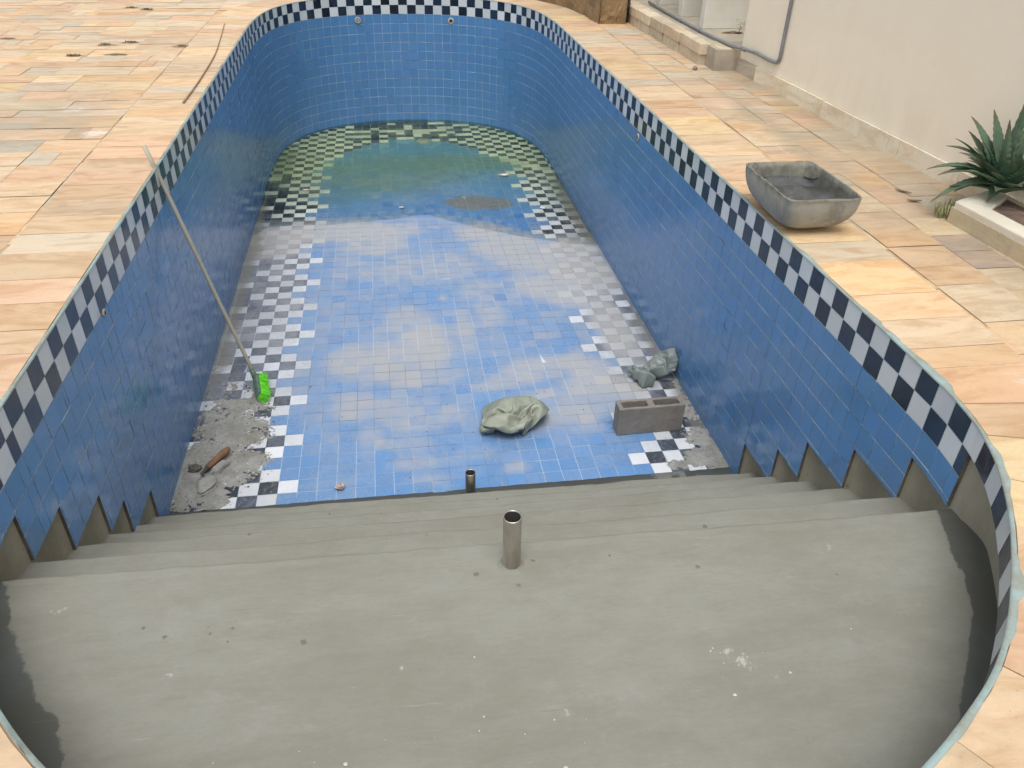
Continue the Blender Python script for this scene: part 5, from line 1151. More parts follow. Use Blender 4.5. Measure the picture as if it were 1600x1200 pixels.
BAG_B = (
-215,-293,8,15,-7,-1,19,-2,3,18,5,3,16,2,0,10,13,4,18,6,6,17,-11,5,18,-3,0,15,-8,-10,20,1,-5,19,34,2,24,73,3,19,78,16,-13,21,16,35,-60,1,62,-55,40,37,-30,
28,23,1,14,17,9,2,15,16,1,15,18,3,15,15,4,20,6,-1,21,7,-4,14,13,-8,14,3,-8,16,7,3,15,10,6,0,18,0,14,-10,15,7,1,22,2,5,18,1,5,15,1,4,12,2,3,13,9,6,-11,-573,
-180,-208,17,-5,-4,17,-2,11,16,3,-7,18,3,2,18,0,-8,19,3,7,11,4,19,19,-4,-4,16,-8,-8,17,-1,-12,23,31,0,21,72,4,14,80,19,2,23,16,33,-61,13,58,-52,34,37,-35,
16,24,0,14,17,9,3,14,16,2,14,18,4,18,10,3,20,6,-1,20,0,-1,17,9,0,16,5,-8,15,11,-5,9,15,3,9,17,2,6,5,22,6,2,23,3,4,21,-1,4,17,-7,3,13,12,5,-1,-2,-4,15,-565,
-169,-220,16,-6,-6,13,0,16,20,2,-6,16,5,-13,20,-1,-1,20,0,1,9,1,20,15,-11,-9,15,-9,-8,17,7,-4,21,31,2,21,71,4,13,77,21,4,17,24,42,-52,-3,51,-57,24,38,-19,
28,27,-8,0,19,6,2,18,11,2,11,18,4,17,10,5,21,2,1,21,-3,2,16,11,-1,12,11,-6,11,15,3,7,17,4,7,16,8,2,-1,23,2,-4,22,4,14,17,-1,0,20,11,12,9,6,0,13,-6,-6,13,
-547,-166,-221,10,2,-20,6,0,19,20,2,-10,23,3,2,11,-17,5,20,-5,-1,13,18,-1,15,-10,-9,17,-10,-5,18,8,10,15,35,-9,19,67,5,12,69,28,13,22,14,43,-45,-3,46,-61,
11,38,-17,26,23,-1,18,20,2,-9,19,5,-3,19,8,2,13,15,6,21,-2,-1,8,7,16,16,8,-5,14,14,3,15,14,5,9,16,3,4,8,18,-1,-8,20,6,13,15,-4,0,21,7,14,15,8,-1,21,11,
8,12,-4,-4,14,-558,-173,-237,11,10,-15,14,5,14,22,3,-2,13,-15,9,20,-7,7,19,0,-8,12,-1,-20,21,9,-1,15,-10,14,17,12,-2,14,34,-10,17,62,4,12,55,40,14,29,-6,
47,-34,-3,45,-62,1,34,-18,30,19,2,22,22,5,1,19,4,-7,18,5,-4,19,6,-4,18,8,7,0,4,18,17,11,-1,14,14,5,12,13,9,12,11,12,7,0,21,1,-4,19,5,16,11,-4,-1,20,8,3,
20,15,16,10,3,1,20,5,1,16,-569,-178,-244,13,12,-14,19,11,6,14,-14,15,18,-7,10,21,2,-5,13,-8,-16,22,7,-9,19,-6,14,15,6,-12,18,13,-1,12,33,-6,18,56,13,13,
51,38,7,23,-23,45,-32,-3,51,-49,3,26,-17,37,23,1,13,22,4,1,18,7,5,19,6,-5,20,7,-2,19,7,-6,4,8,19,6,6,18,13,2,16,15,10,10,6,18,3,4,-10,18,10,6,19,7,15,12,
7,6,17,-1,-3,21,15,9,16,13,14,12,3,0,19,-572,-181,-247,9,12,-16,16,-8,10,16,-1,18,22,2,2,14,-7,-15,21,2,-12,20,-4,14,19,6,-14,18,9,2,16,14,-4,12,30,-8,
17,50,17,13,50,31,4,4,-26,41,-28,3,51,-38,16,41,-10,7,13,4,20,22,4,-1,20,3,-1,12,10,13,20,9,-7,20,9,3,20,9,4,15,3,14,-8,7,19,1,1,22,6,3,19,14,11,10,1,-6,
20,15,5,18,9,7,17,7,10,18,17,14,5,6,8,21,10,5,17,-573,-187,-250,11,9,-11,8,-13,10,18,9,1,18,-8,-6,23,7,5,20,3,-13,20,-3,13,15,9,-17,18,9,-9,15,14,-3,13,
26,12,23,38,21,7,49,17,11,7,-17,41,-23,-4,41,-38,23,38,-9,-14,18,6,17,21,0,-5,20,7,3,19,8,6,8,15,18,21,6,12,20,12,2,19,8,9,16,5,14,-3,4,21,-8,4,17,-3,0,
19,13,2,16,16,5,16,16,5,18,13,9,17,9,8,20,17,11,8,4,6,18,-578,-195,-248,15,3,-4,13,-9,2,5,4,-17,22,2,-5,18,9,13,23,2,6,23,4,5,23,3,-6,20,6,-6,16,11,0,11,
24,8,8,44,2,9,44,17,17,9,-13,39,-19,-5,42,-34,12,31,-21,10,15,7,-19,20,8,3,19,9,5,20,10,8,22,11,9,17,10,16,8,13,21,19,7,14,16,6,14,17,8,8,0,0,19,-9,2,18,
-3,2,21,13,2,19,16,5,18,18,8,19,14,10,17,17,11,7,10,7,17,-580,-206,-247,14,-8,3,17,2,-7,3,8,-18,19,3,-11,23,5,-1,22,7,6,18,10,11,21,6,3,19,7,2,15,10,-8,
4,18,16,21,31,15,12,35,10,14,13,-16,31,-23,-2,47,-13,-1,30,-19,8,19,-11,8,1,19,-10,18,11,-3,22,12,5,21,12,11,20,12,11,21,13,12,20,8,15,13,7,17,2,1,21,14,
7,13,6,-1,20,1,0,22,-7,7,22,21,5,13,15,8,23,17,9,18,16,10,11,13,9,16,-564,-228,-250,1,-2,-17,8,12,8,18,4,-13,8,10,-19,23,8,2,22,8,1,21,7,3,20,8,4,17,8,
3,12,9,12,13,16,6,8,20,24,16,32,-2,22,8,-10,21,-28,8,36,-19,-3,28,-13,12,20,-1,11,17,11,-2,17,14,-3,9,23,-5,21,-2,17,23,7,12,16,22,6,19,15,9,17,14,7,13,
5,17,1,0,22,14,5,16,-2,-2,23,13,7,21,4,2,27,23,15,8,22,8,17,16,10,10,9,10,15,-583,-239,-247,5,0,-17,13,5,-9,17,12,-9,17,18,-1,23,9,2,22,8,4,20,8,3,19,7,
2,17,8,1,16,8,3,5,11,15,16,13,14,14,27,-7,22,5,6,18,-27,13,31,-15,0,31,0,-6,13,-3,20,17,7,7,20,10,4,6,23,-7,24,7,9,20,-1,17,23,4,13,9,23,3,19,13,8,12,19,
3,13,5,17,-2,-11,21,5,11,21,10,5,24,10,6,25,21,11,17,24,13,10,21,10,3,8,11,13,-597,-248,-249,17,5,6,17,7,-11,15,15,-12,22,5,11,24,9,3,20,13,2,20,8,2,19,
5,2,16,6,1,15,9,2,5,16,-6,22,4,4,6,26,2,19,-3,14,17,-21,16,31,-6,-3,28,6,-11,21,0,9,17,8,8,4,0,21,19,9,8,23,10,8,20,17,3,16,-4,17,20,8,11,6,21,-2,14,17,
6,15,15,11,5,-7,22,23,7,6,5,9,23,-4,8,26,18,12,17,27,9,1,19,14,10,5,10,14,-601,-247,-252,16,6,11,24,11,2,23,11,-2,24,11,-5,24,6,-8,23,4,-9,19,8,4,15,8,
8,14,7,5,16,6,2,18,0,-9,5,14,13,11,10,13,21,0,13,18,-12,13,27,4,-8,23,6,0,20,4,11,16,6,11,14,5,14,12,0,19,20,13,1,21,4,11,21,10,6,22,6,-8,-9,10,18,18,12,
12,17,11,11,13,15,14,22,8,-8,-5,4,24,2,13,22,16,11,18,25,7,-4,17,15,13,5,10,14,-598,-240,-253,17,-9,-4,26,9,1,25,13,-2,25,14,-2,24,13,-1,23,7,1,20,5,1,
18,3,2,15,2,4,16,5,4,11,7,11,9,-6,19,13,17,11,26,2,5,20,-9,11,19,16,-7,18,-2,15,18,5,12,15,7,12,14,6,15,15,4,14,19,12,1,21,6,4,20,10,-5,22,7,-4,13,8,17,
-9,12,17,17,10,12,18,16,1,21,9,-4,-3,4,23,16,10,15,-1,12,22,23,6,-7,14,14,17,11,12,11,-584,-234,-250,18,-6,2,10,2,22,26,11,2,26,15,-6,26,9,0,23,4,1,19,
8,-6,19,1,2,15,6,-7,15,2,8,7,-8,17,15,-1,13,18,18,4,27,1,-1,22,-4,6,11,20,11,23,5,12,14,4,18,15,7,12,15,7,12,16,7,12,17,5,13,22,7,4,22,10,-4,16,12,-13,
21,9,1,-10,11,16,9,10,16,19,8,-11,9,5,18,10,16,11,20,7,10,-8,10,20,22,10,5,24,7,1,7,14,14,-577,-223,-244,7,-6,16,10,3,20,26,7,7,28,5,8,27,5,-1,23,7,-3,
18,7,-7,11,2,-17,16,7,2,15,0,9,10,-10,15,20,5,8,24,5,-5,26,6,0,16,3,21,12,6,21,20,14,11,19,15,5,11,3,19,15,8,12,18,9,11,20,6,11,21,11,-7,20,9,10,16,11,
-13,16,10,-13,11,9,16,-10,12,14,18,8,-5,13,5,13,20,2,-5,4,13,16,-5,10,20,21,9,3,24,8,3,9,13,13,-538,-236,-224,2,-15,9,10,13,19,1,25,-5,23,6,12,23,6,8,24,
1,11,9,4,-18,12,4,-15,14,-2,12,15,6,8,20,-1,2,22,-7,-1,22,4,9,23,-3,7,14,8,21,16,17,13,16,15,17,19,11,12,20,12,6,14,6,17,21,10,5,19,9,15,19,10,-11,21,9,
-2,17,11,11,3,8,-21,18,7,-6,-3,13,14,7,11,13,17,5,2,19,-1,-8,-4,9,18,4,13,17,18,10,10,25,5,-3,11,11,12,-506,-242,-214,-5,-4,17,-17,22,2,-3,-5,29,23,11,
8,23,11,5,25,8,-4,20,5,-5,15,2,-12,7,0,-17,14,8,10,20,-10,-5,24,-3,11,18,-9,24,24,3,4,18,14,15,12,24,16,17,17,13,17,10,15,20,9,14,20,9,12,21,9,10,23,10,
6,23,7,1,6,13,-19,11,9,20,16,10,-11,9,7,-17,15,4,-7,6,10,11,6,15,10,20,0,-6,-11,5,17,10,13,14,23,-2,2,19,14,5,11,9,13,-490,-236,-204,-5,2,23,-14,6,21,-22,
9,1,18,6,13,23,7,2,25,8,-1,22,7,-6,11,-1,-17,19,6,-2,9,-4,-18,23,1,5,18,-7,24,24,-12,18,23,1,8,21,20,9,15,28,14,11,20,17,21,9,11,21,8,14,21,8,14,20,9,14,
23,6,-8,19,13,9,21,10,-5,-12,13,10,19,7,-1,16,4,-10,4,5,-14,9,10,-11,18,7,3,15,14,8,-17,2,15,20,9,8,24,-5,0,6,15,13,12,9,10,-470,-241,-176,-10,10,20,-15,
9,7,-22,5,-7,5,6,21,22,6,1,24,8,0,23,8,-6,12,1,-18,19,8,-5,9,-3,-19,23,1,8,25,-11,18,26,-14,18,20,0,14,23,22,8,17,32,11,18,18,15,6,13,21,23,7,14,27,6,7,
24,6,11,21,9,12,13,2,-20,7,16,10,11,14,1,2,9,13,17,5,-5,-4,2,-16,17,3,4,9,14,-11,16,15,9,11,4,20,12,4,-21,25,-4,3,11,11,13,-1,11,12,-477,-245,-164,-11,
14,9,-15,-2,6,-3,20,1,-10,2,20,20,6,3,23,7,-3,22,11,0,17,6,-14,15,7,-16,14,0,-18,24,1,10,30,-15,12,28,-19,19,18,0,16,18,25,23,16,36,13,22,20,-2,8,13,21,
27,4,10,21,9,18,27,3,0,24,-1,5,21,8,1,-12,15,-5,1,12,9,10,12,6,16,9,1,13,4,-9,9,-6,-16,-6,20,11,15,16,12,23,9,9,23,5,-10,12,-13,-16,6,9,16,15,9,7,-496,
-253,-155,-8,16,6,-14,-3,4,-7,12,6,1,15,12,14,9,10,20,8,3,20,-2,-14,16,17,-9,15,5,-20,21,13,-2,28,0,5,26,-22,19,33,-20,18,14,-3,21,20,34,13,23,36,7,19,
22,13,25,-1,1,11,18,19,30,3,9,20,8,18,20,-7,-14,20,2,-3,9,15,5,-3,12,5,-9,15,1,15,12,1,10,-8,-14,14,9,-11,2,22,11,19,15,11,10,-24,7,21,11,-11,15,11,-12,
18,-7,12,10,15,8,-514,-254,-139,-3,16,-2,-8,6,11,9,9,7,-11,11,0,13,13,13,14,12,8,14,-11,-18,15,19,-11,21,17,0,22,13,-6,24,-11,15,40,-18,2,26,-28,30,16,
2,15,32,31,4,28,38,4,11,31,11,25,-1,0,10,18,20,26,5,14,20,8,18,15,-9,-16,19,-2,-8,14,9,0,-11,8,6,6,17,0,2,21,4,10,-11,-16,9,19,0,20,14,0,5,-17,19,26,-10,
-2,19,-6,10,15,15,-5,3,15,-13,14,13,5,-524,-252,-122,-3,15,5,7,12,-2,8,8,4,4,12,12,-8,15,-1,16,13,7,18,-6,-17,10,18,16,19,19,-6,21,13,-7,27,-13,1,36,-26,
20,41,-30,10,19,-2,19,28,34,2,27,48,4,13,32,8,25,2,1,16,14,19,13,12,23,20,-17,-2,20,13,-4,10,-10,-15,14,7,-2,-13,6,6,-4,16,7,6,22,-1,24,5,0,9,1,-22,11,
-11,17,25,-4,12,6,-20,14,24,-2,-1,14,16,-7,16,12,-2,2,19,-13,-533,-232,-105,5,17,0,4,9,9,6,8,-8,17,6,2,3,15,12,-7,15,-10,23,5,-4,15,18,9,8,21,17,22,8,0,
28,-10,-7,43,-34,-5,46,-32,23,16,-5,15,25,43,3,27,52,13,19,32,-4,28,3,4,6,16,21,24,2,14,8,-24,-6,17,18,-1,11,-8,-14,11,11,-2,-7,11,10,19,-1,5,4,20,-1,5,
19,-5,25,2,-4,7,-26,0,-1,-14,21,13,-19,8,22,5,0,24,1,1,15,13,-3,0,16,-16,-538,-199,-96,6,17,1,3,11,5,13,3,6,4,9,-12,1,13,12,18,12,7,3,15,-13,15,19,-3,6,
17,16,23,8,-1,26,-17,-12,50,-31,6,44,-39,30,18,-5,19,26,48,4,34,55,-8,27,32,-5,26,6,6,4,16,21,24,-10,6,3,-23,-8,6,20,2,17,4,0,11,10,-12,17,-13,5,2,19,-1,
-5,19,2,17,11,-7,20,-12,1,-13,-19,18,10,-21,9,16,-17,4,18,14,2,24,-2,0,17,4,-2,-6,20,8,-532,-178,-105,8,11,14,6,13,5,5,9,-12,11,14,-6,11,12,9,12,11,9,-1,
15,-14,8,17,-5,4,18,10,20,-2,-8,34,-5,1,48,-42,17,45,-47,28,23,1,12,30,49,-4,44,55,-12,23,38,-5,25,8,5,15,1,21,2,-26,3,25,-4,-5,-9,19,-6,16,-10,1,20,0,
-5,5,20,-6,-14,15,4,12,13,-3,19,4,-3,2,-8,21,-5,-26,5,15,-18,5,19,-8,7,21,-1,7,16,22,0,15,5,5,-9,0,15,-526,-161,-101,7,15,7,10,16,2,14,11,-3,3,16,-8,7,
10,13,12,14,0,-1,12,-14,11,14,-7,9,20,2,6,-13,16,33,0,-4,59,-39,3,47,-53,29,24,-7,5,40,47,-1,47,60,-12,23,41,-9,12,21,12,13,-22,2,-4,-25,5,24,2,-3,15,17,
1,4,-20,-8,16,11,-6,-13,15,2,12,9,3,2,14,-7,7,-6,12,14,-2,10,8,-5,18,2,-24,-9,22,-8,8,18,10,14,6,0,20,10,11,-6,8,10,1,-532,-157,-92,10,15,-2,15,14,-1,1,
17,13,9,15,5,11,15,4,9,12,-5,-1,11,-14,11,13,-5,4,-7,16,17,5,10,27,-3,-22,58,-40,1,52,-55,26,24,-5,9,50,44,2,46,67,-20,17,46,-10,23,10,11,-10,-23,-3,2,
-26,3,15,18,10,20,3,-8,7,-20,-6,14,12,-3,-1,15,5,-5,13,8,17,-3,-14,10,-5,13,3,-11,16,11,10,6,12,-5,18,10,-13,-14,7,7,23,4,2,17,9,-7,15,6,14,-7,-516,-137,
-96,11,15,7,5,14,-16,8,19,13,11,16,7,10,13,3,9,11,-6,4,10,-11,7,-3,13,5,-8,13,10,12,-10,25,-10,-22,59,-42,2,62,-47,27,23,-8,12,53,46,-1,50,69,-22,17,47,
-15,26,4,8,-16,-20,-6,7,-25,6,14,-2,21,1,17,-14,11,-16,-8,14,12,-2,-5,12,7,6,13,0,15,13,6,17,-7,8,7,-15,9,6,-15,6,14,12,11,7,-2,23,-14,-15,-5,6,-1,16,6,
3,16,16,13,6,-379,-496,22,17,7,2,16,6,3,15,8,0,14,-12,4,15,-13,3,12,-15,2,15,-10,-3,15,-7,-10,15,11,-4,20,38,5,-34,67,-2,-30,75,-16,1,24,7,55,-27,27,72,
-27,36,47,-10,20,21,15,1,11,14,-9,10,13,-13,9,15,-13,12,15,-12,3,-6,-18,7,-16,-15,6,-3,-22,19,8,-9,13,8,15,4,-10,13,-2,-11,16,8,14,2,5,9,19,7,21,3,0,-3,
17,3,-3,14,2,12,7,-417,-201,-68,19,9,6,19,10,3,13,-12,10,16,-8,5,18,-6,2,18,-6,-3,16,-9,-4,13,-10,-5,15,12,-6,6,31,-22,-33,67,2,-29,75,-5,2,27,15,58,-20,
22,71,-25,24,46,-13,13,25,-4,-5,9,16,-9,9,15,-11,10,14,-11,11,15,-10,13,12,-13,10,-16,-8,0,-6,-16,15,10,-12,7,-13,13,5,-9,18,-1,0,20,4,21,-3,9,12,15,3,
10,18,9,8,12,-4,-10,13,8,-4,12,-423,-187,-74,20,10,8,21,10,8,18,-9,11,18,-4,-1,18,-5,-5,18,-6,-6,15,-10,-8,8,-14,-9,15,12,-11,3,36,-16,-31,64,2,-20,73,
-7,-3,26,20,55,-15,21,69,-25,18,45,-12,11,21,-14,-8,18,3,-11,6,17,-8,11,14,-10,15,11,-9,6,17,-12,8,-18,2,13,16,-2,13,-14,-8,15,4,10,-14,-10,9,3,6,21,20,
1,4,1,10,17,1,8,18,0,18,8,10,2,17,-1,-14,12,-423,-175,-88,16,0,20,23,6,12,22,6,4,18,-3,-8,15,-9,-10,20,-5,-6,8,-16,-12,13,-7,-16,14,14,-9,0,36,-10,-28,
61,3,-20,67,-3,3,28,12,50,-15,20,64,-26,16,43,-17,9,25,0,-5,13,-9,-14,16,4,-11,15,10,-8,14,13,-9,2,18,-11,17,-11,0,2,22,-3,15,2,16,15,1,15,11,-15,-1,-8,
14,14,1,-15,18,1,6,18,1,9,17,8,11,14,7,14,15,3,-12,15,-429,-170,-99,15,0,21,23,5,14,22,7,-3,18,-3,-8,19,-6,-11,15,-11,-16,7,-16,-15,15,-2,-14,12,16,-8,
-1,36,-4,-24,56,4,-19,62,0,4,27,9,49,-12,18,59,-28,10,40,-15,8,26,2,-2,12,-10,-14,16,2,-12,16,5,-11,17,6,-12,17,9,-11,17,12,-4,19,11,6,15,6,14,14,6,15,
5,-1,17,1,1,20,-22,0,7,-4,1,21,-1,6,18,3,2,19,9,-1,18,8,6,18,-431,-167,-107,14,-1,19,21,4,13,19,4,-10,18,-8,-11,21,2,-15,13,-13,-17,8,-15,-17,17,5,-12,
11,18,-2,-1,34,-3,-24,51,10,-15,58,1,8,28,1,43,-11,18,55,-26,9,38,-17,3,26,4,-2,10,-13,-13,16,-1,-12,16,10,-8,18,10,-9,19,13,-7,18,14,3,18,8,12,18,12,8,
13,5,17,11,0,16,9,2,18,-20,0,4,6,-5,23,-4,5,19,6,-1,18,-8,2,20,8,5,18,-435,-172,-108,12,0,14,20,4,10,15,-10,-13,20,-2,-17,20,5,-15,9,-16,-17,16,-2,-18,
16,11,10,11,17,0,-10,25,-18,-15,48,4,-3,54,2,3,27,4,40,-5,19,51,-21,15,38,-13,1,21,-6,-13,10,-14,-13,17,5,-9,16,12,9,15,9,-16,22,10,7,19,15,5,19,14,5,17,
11,11,16,9,12,17,3,12,10,0,16,-16,-2,12,15,-4,17,-5,0,23,-12,-3,17,8,5,17,5,6,19,-445,-179,-109,15,1,13,20,3,3,11,-10,-20,16,-6,-19,19,3,-17,11,-11,-18,
21,11,2,9,6,21,2,12,-18,3,27,-5,-17,40,-11,18,44,3,-10,19,6,37,10,14,46,-13,19,32,-22,-6,18,-12,-10,13,-2,-16,19,9,-6,14,12,12,21,14,-5,19,1,18,21,15,7,
16,19,1,18,4,15,16,0,14,11,16,0,18,9,4,-3,0,21,13,-4,18,-19,-5,13,14,-2,21,7,6,19,-4,7,18,-450,-186,-108,20,3,9,21,1,-9,3,-12,-20,12,-7,-21,15,-4,-19,22,
8,-5,18,10,8,10,8,19,14,11,-13,-21,15,-9,1,38,-4,15,33,-11,-6,21,5,32,-4,14,42,9,15,31,-13,2,10,-16,-14,17,3,-12,19,5,10,15,13,-14,14,6,21,23,12,-1,19,
14,15,18,12,15,15,-5,16,17,10,10,16,11,6,16,12,3,17,14,3,2,-4,22,-15,-6,18,25,-1,10,-4,6,23,-2,7,18,-453,-192,-108,19,2,2,19,-1,-18,0,-12,-21,11,-5,-21,
19,1,-15,21,10,3,12,7,16,14,9,13,18,13,-11,-21,10,-1,-5,26,-21,20,27,-10,1,20,2,29,-5,10,35,-4,20,26,14,5,7,-15,-14,21,8,-7,14,0,16,13,14,-17,17,9,18,23,
12,4,14,1,23,19,6,17,18,13,7,17,8,12,17,12,7,15,13,-6,17,14,6,11,2,22,-7,-6,25,28,1,-1,-8,6,26,-1,8,18,-458,-198,-109,18,2,-8,12,-5,-21,6,-9,-22,12,-5,
-21,23,6,-7,18,9,9,15,5,7,7,7,19,21,12,3,-18,9,-7,6,15,-21,4,26,-9,0,24,-6,34,-1,19,30,-18,5,25,3,3,14,18,-5,13,-12,12,12,18,4,23,0,-1,8,24,-7,21,11,10,
13,0,23,15,4,20,19,12,8,18,9,10,18,13,5,15,13,-10,16,13,11,7,-2,24,15,7,23,25,0,-12,-6,7,27,-2,8,23,-468,-203,-115,18,0,-14,9,-7,-22,9,-8,-24,20,0,-16,
24,7,-2,21,5,2,7,6,14,10,4,15,1,-4,16,17,18,-4,1,12,-19,-3,22,-12,2,21,-2,23,3,11,32,-9,2,23,2,-7,17,-12,-5,17,15,3,14,16,4,4,3,23,17,16,9,19,16,8,20,15,
7,6,-2,24,18,10,11,19,11,8,18,14,-1,15,13,-10,11,5,21,13,7,20,22,12,10,23,-1,-15,3,9,27,-8,7,26,-475,-205,-116,20,-2,-20,8,-9,-25,18,-3,-20,22,2,-14,24,
5,-2,8,0,18,7,0,17,6,-12,6,11,10,5,11,17,5,11,14,-12,-4,13,-15,9,17,-6,22,7,7,23,-14,-4,20,4,-11,17,9,7,15,14,2,8,3,21,12,17,12,19,15,0,17,16,11,13,9,20,
10,3,23,19,11,9,18,11,8,17,14,-6,20,10,5,20,12,2,1,5,24,24,10,0,24,2,-13,9,10,25,-12,6,26,-476,-202,-112,14,-7,-26,20,-3,-21,15,-7,-25,26,4,-8,8,-11,19,
7,-11,15,11,-8,11,9,11,10,12,10,-1,14,6,-6,11,19,-3,1,7,-23,14,17,-8,22,9,5,23,-2,1,17,6,1,10,3,19,7,18,-7,22,6,0,12,18,12,7,12,21,17,18,8,10,4,23,22,12,
6,14,12,14,16,12,10,18,11,5,20,11,-1,19,11,-5,2,5,23,23,6,-9,25,7,-7,14,11,21,-12,5,27,-483,-204,-113,20,0,-21,10,-11,-26,24,-1,-20,26,0,10,7,-13,19,7,
-13,14,8,-12,11,9,10,-8,15,5,-6,16,3,-8,17,6,8,2,13,-24,21,16,-4,19,15,-2,10,3,26,18,14,-7,12,7,16,16,13,3,9,11,-19,7,15,19,9,15,18,14,13,17,18,15,12,23,
11,0,15,12,14,14,12,12,17,10,5,19,9,-6,18,11,1,5,7,21,21,4,-11,25,8,-5,19,11,17,-12,5,26,-496,-214,-117,19,-1,-22,19,1,-21,29,1,-11,15,-11,23,4,-20,14,
8,-13,14,16,0,7,16,1,6,14,5,-6,17,6,-6,10,0,-19,10,4,-21,27,12,2,23,13,4,-7,24,13,15,16,9,19,11,-2,13,15,11,9,11,-20,15,16,13,10,15,18,4,14,22,20,15,8,
23,12,2,14,12,14,19,8,2,12,12,11,17,8,-4,16,11,4,9,9,18,19,1,-13,23,10,4,24,10,7,-10,6,27,-501,-220,-127,27,8,-9,14,-2,-25,29,1,8,5,-21,20,3,-24,16,14,
-6,15,16,2,5,17,4,-1,16,4,3,18,4,-9,19,0,-13,5,2,-29,29,-4,-8,18,20,-2,11,26,8,8,23,12,4,16,15,17,16,6,10,12,-20,18,15,10,1,13,23,10,16,18,22,15,3,20,14,
7,16,11,11,20,5,-2,6,12,12,13,9,6,16,11,-1,14,10,15,20,2,-13,20,10,10,26,9,0,-4,7,28,-503,-230,-144,29,-4,-7,17,21,-6,14,-9,19,4,-22,19,4,-24,16,16,-3,
15,18,5,-1,16,3,8,17,7,0,19,3,-10,25,-4,-9,8,-1,-31,19,-1,-16,16,22,-3,7,28,11,11,23,7,22,11,2,1,20,16,15,15,-14,20,16,9,-3,10,24,17,17,11,18,17,10,18,
13,10,19,10,1,18,2,-5,6,11,11,8,10,9,13,11,9,21,12,3,21,4,-11,18,10,14,27,9,-3,0,6,28,-503,-246,-158,23,12,6,15,17,14,8,-17,14,4,-29,5,13,-7,24,13,-4,19,
18,7,-1,17,5,8,17,8,-6,18,-1,-16,23,-13,-11,28,-3,-7,2,4,-26,16,26,-2,14,30,-6,17,21,-1,13,18,11,-4,16,20,20,17,-7,21,15,6,6,11,24,25,6,-1,13,20,10,4,16,
15,19,7,-1,18,5,-2,12,8,5,11,10,7,10,14,11,25,3,-3,15,19,4,25,0,0,17,18,11,-1,4,23,-497,-244,-151,7,-5,20,15,18,12,7,-21,6,14,-14,16,23,-3,9,-1,-8,22,18,
6,8,17,10,-6,10,-10,-15,19,4,-13,32,-6,-8,34,0,6,-2,2,-26,16,27,-9,16,34,6,12,24,-4,18,18,-5,-9,14,22,21,15,10,22,14,9,20,15,6,23,2,-7,2,18,12,5,14,13,
15,8,5,18,5,-3,14,7,1,10,12,10,18,13,3,26,0,-6,24,12,3,22,14,8,-1,16,21,6,5,17,-500,-249,-128,4,-11,17,13,15,11,5,-24,1,17,-2,16,21,-5,-6,6,1,23,21,4,0,
15,-9,-13,16,14,-3,15,-10,20,25,1,-28,40,-3,2,16,2,-18,-2,33,-14,13,37,9,10,25,-10,17,14,-13,-3,16,23,21,17,12,22,13,10,24,2,-8,19,11,5,14,11,7,-5,12,11,
10,12,8,16,8,5,14,9,2,15,11,1,23,9,-2,28,0,-7,24,16,7,18,18,13,7,12,20,0,6,18,-503,-258,-103,-2,-11,13,11,9,11,11,-17,5,15,2,-12,21,-1,-3,14,2,20,17,-13,
-12,20,11,-5,-7,-4,24,24,2,19,35,-11,-19,39,6,-19,19,3,-11,-12,34,-11,14,41,-7,13,18,-22,13,21,-1,7,18,21,28,8,5,13,19,15,23,3,-4,21,5,-2,13,10,6,-4,11,
10,11,11,7,16,8,3,15,11,2,17,11,1,24,6,-3,29,7,-3,18,20,12,14,18,18,11,9,15,2,5,19,-501,-260,-82,-14,-12,11,7,-4,14,17,-1,1,20,-6,-2,14,9,-14,20,-12,-8,
24,0,-7,12,18,13,-14,-8,20,24,0,23,42,-19,-10,34,7,-30,26,2,-4,-11,40,-6,6,34,-35,10,29,-11,13,21,10,26,8,-4,24,14,9,9,19,16,21,9,6,19,4,-5,16,3,-4,-5,
11,10,12,10,7,19,6,1,16,12,2,18,13,1,24,5,-3,26,12,3,13,22,16,12,14,17,14,7,14,5,5,18,-513,-270,-74,11,-4,15,2,-3,17,12,-2,11,19,-5,0,21,-3,-10,16,6,-16,
13,-1,-23,7,17,20,-11,-5,21,29,2,7,33,-41,-7,43,14,-25,21,3,0,-14,41,-6,23,44,-23,7,32,-13,11,18,-15,26,10,0,14,13,20,21,16,3,20,8,5,15,-9,-9,7,14,5,5,
13,5,13,9,4,20,5,2,19,9,0,21,9,0,18,16,5,27,11,2,13,17,16,12,12,17,10,8,17,10,5,16,-513,-265,-51,16,-4,9,9,-9,4,11,-5,10,15,5,14,13,1,-16,-2,-8,-24,15,
11,-19,0,5,26,0,9,21,28,-5,14,41,-38,-4,42,-3,-43,23,7,-1,-14,46,-6,26,53,-11,15,34,-9,5,20,-18,23,9,-9,20,11,16,24,-2,-5,11,18,6,16,-6,-8,16,7,1,5,15,
3,11,13,4,19,5,1,18,8,1,19,13,3,22,14,5,18,14,10,16,12,15,15,8,16,12,5,17,9,7,14,-511,-262,-26,5,-19,15,18,2,3,9,11,-9,5,-21,-2,9,7,-17,-3,8,-18,24,5,19,
25,12,-2,-2,3,19,-12,-15,32,54,-30,-5,46,-5,-50,25,0,-13,-7,52,-8,19,64,1,10,34,-20,17,19,5,22,9,-9,22,11,-11,19,-7,-11,11,17,6,17,-2,-6,13,12,3,16,9,-4,
14,12,2,14,10,4,12,12,7,19,11,3,18,12,10,17,12,13,14,9,16,14,6,17,8,3,18,16,6,5,-494,-274,-9,-2,-2,24,21,-1,3,16,-4,-7,-9,8,-16,0,3,-23,19,-2,-6,21,7,-8,
-3,20,20,14,6,13,-19,-19,23,49,-40,19,55,-4,-50,20,0,-24,8,53,-18,4,70,4,11,41,-12,18,18,-8,18,-1,-17,22,4,-12,21,9,5,17,7,-10,17,8,3,15,12,-1,14,14,0,
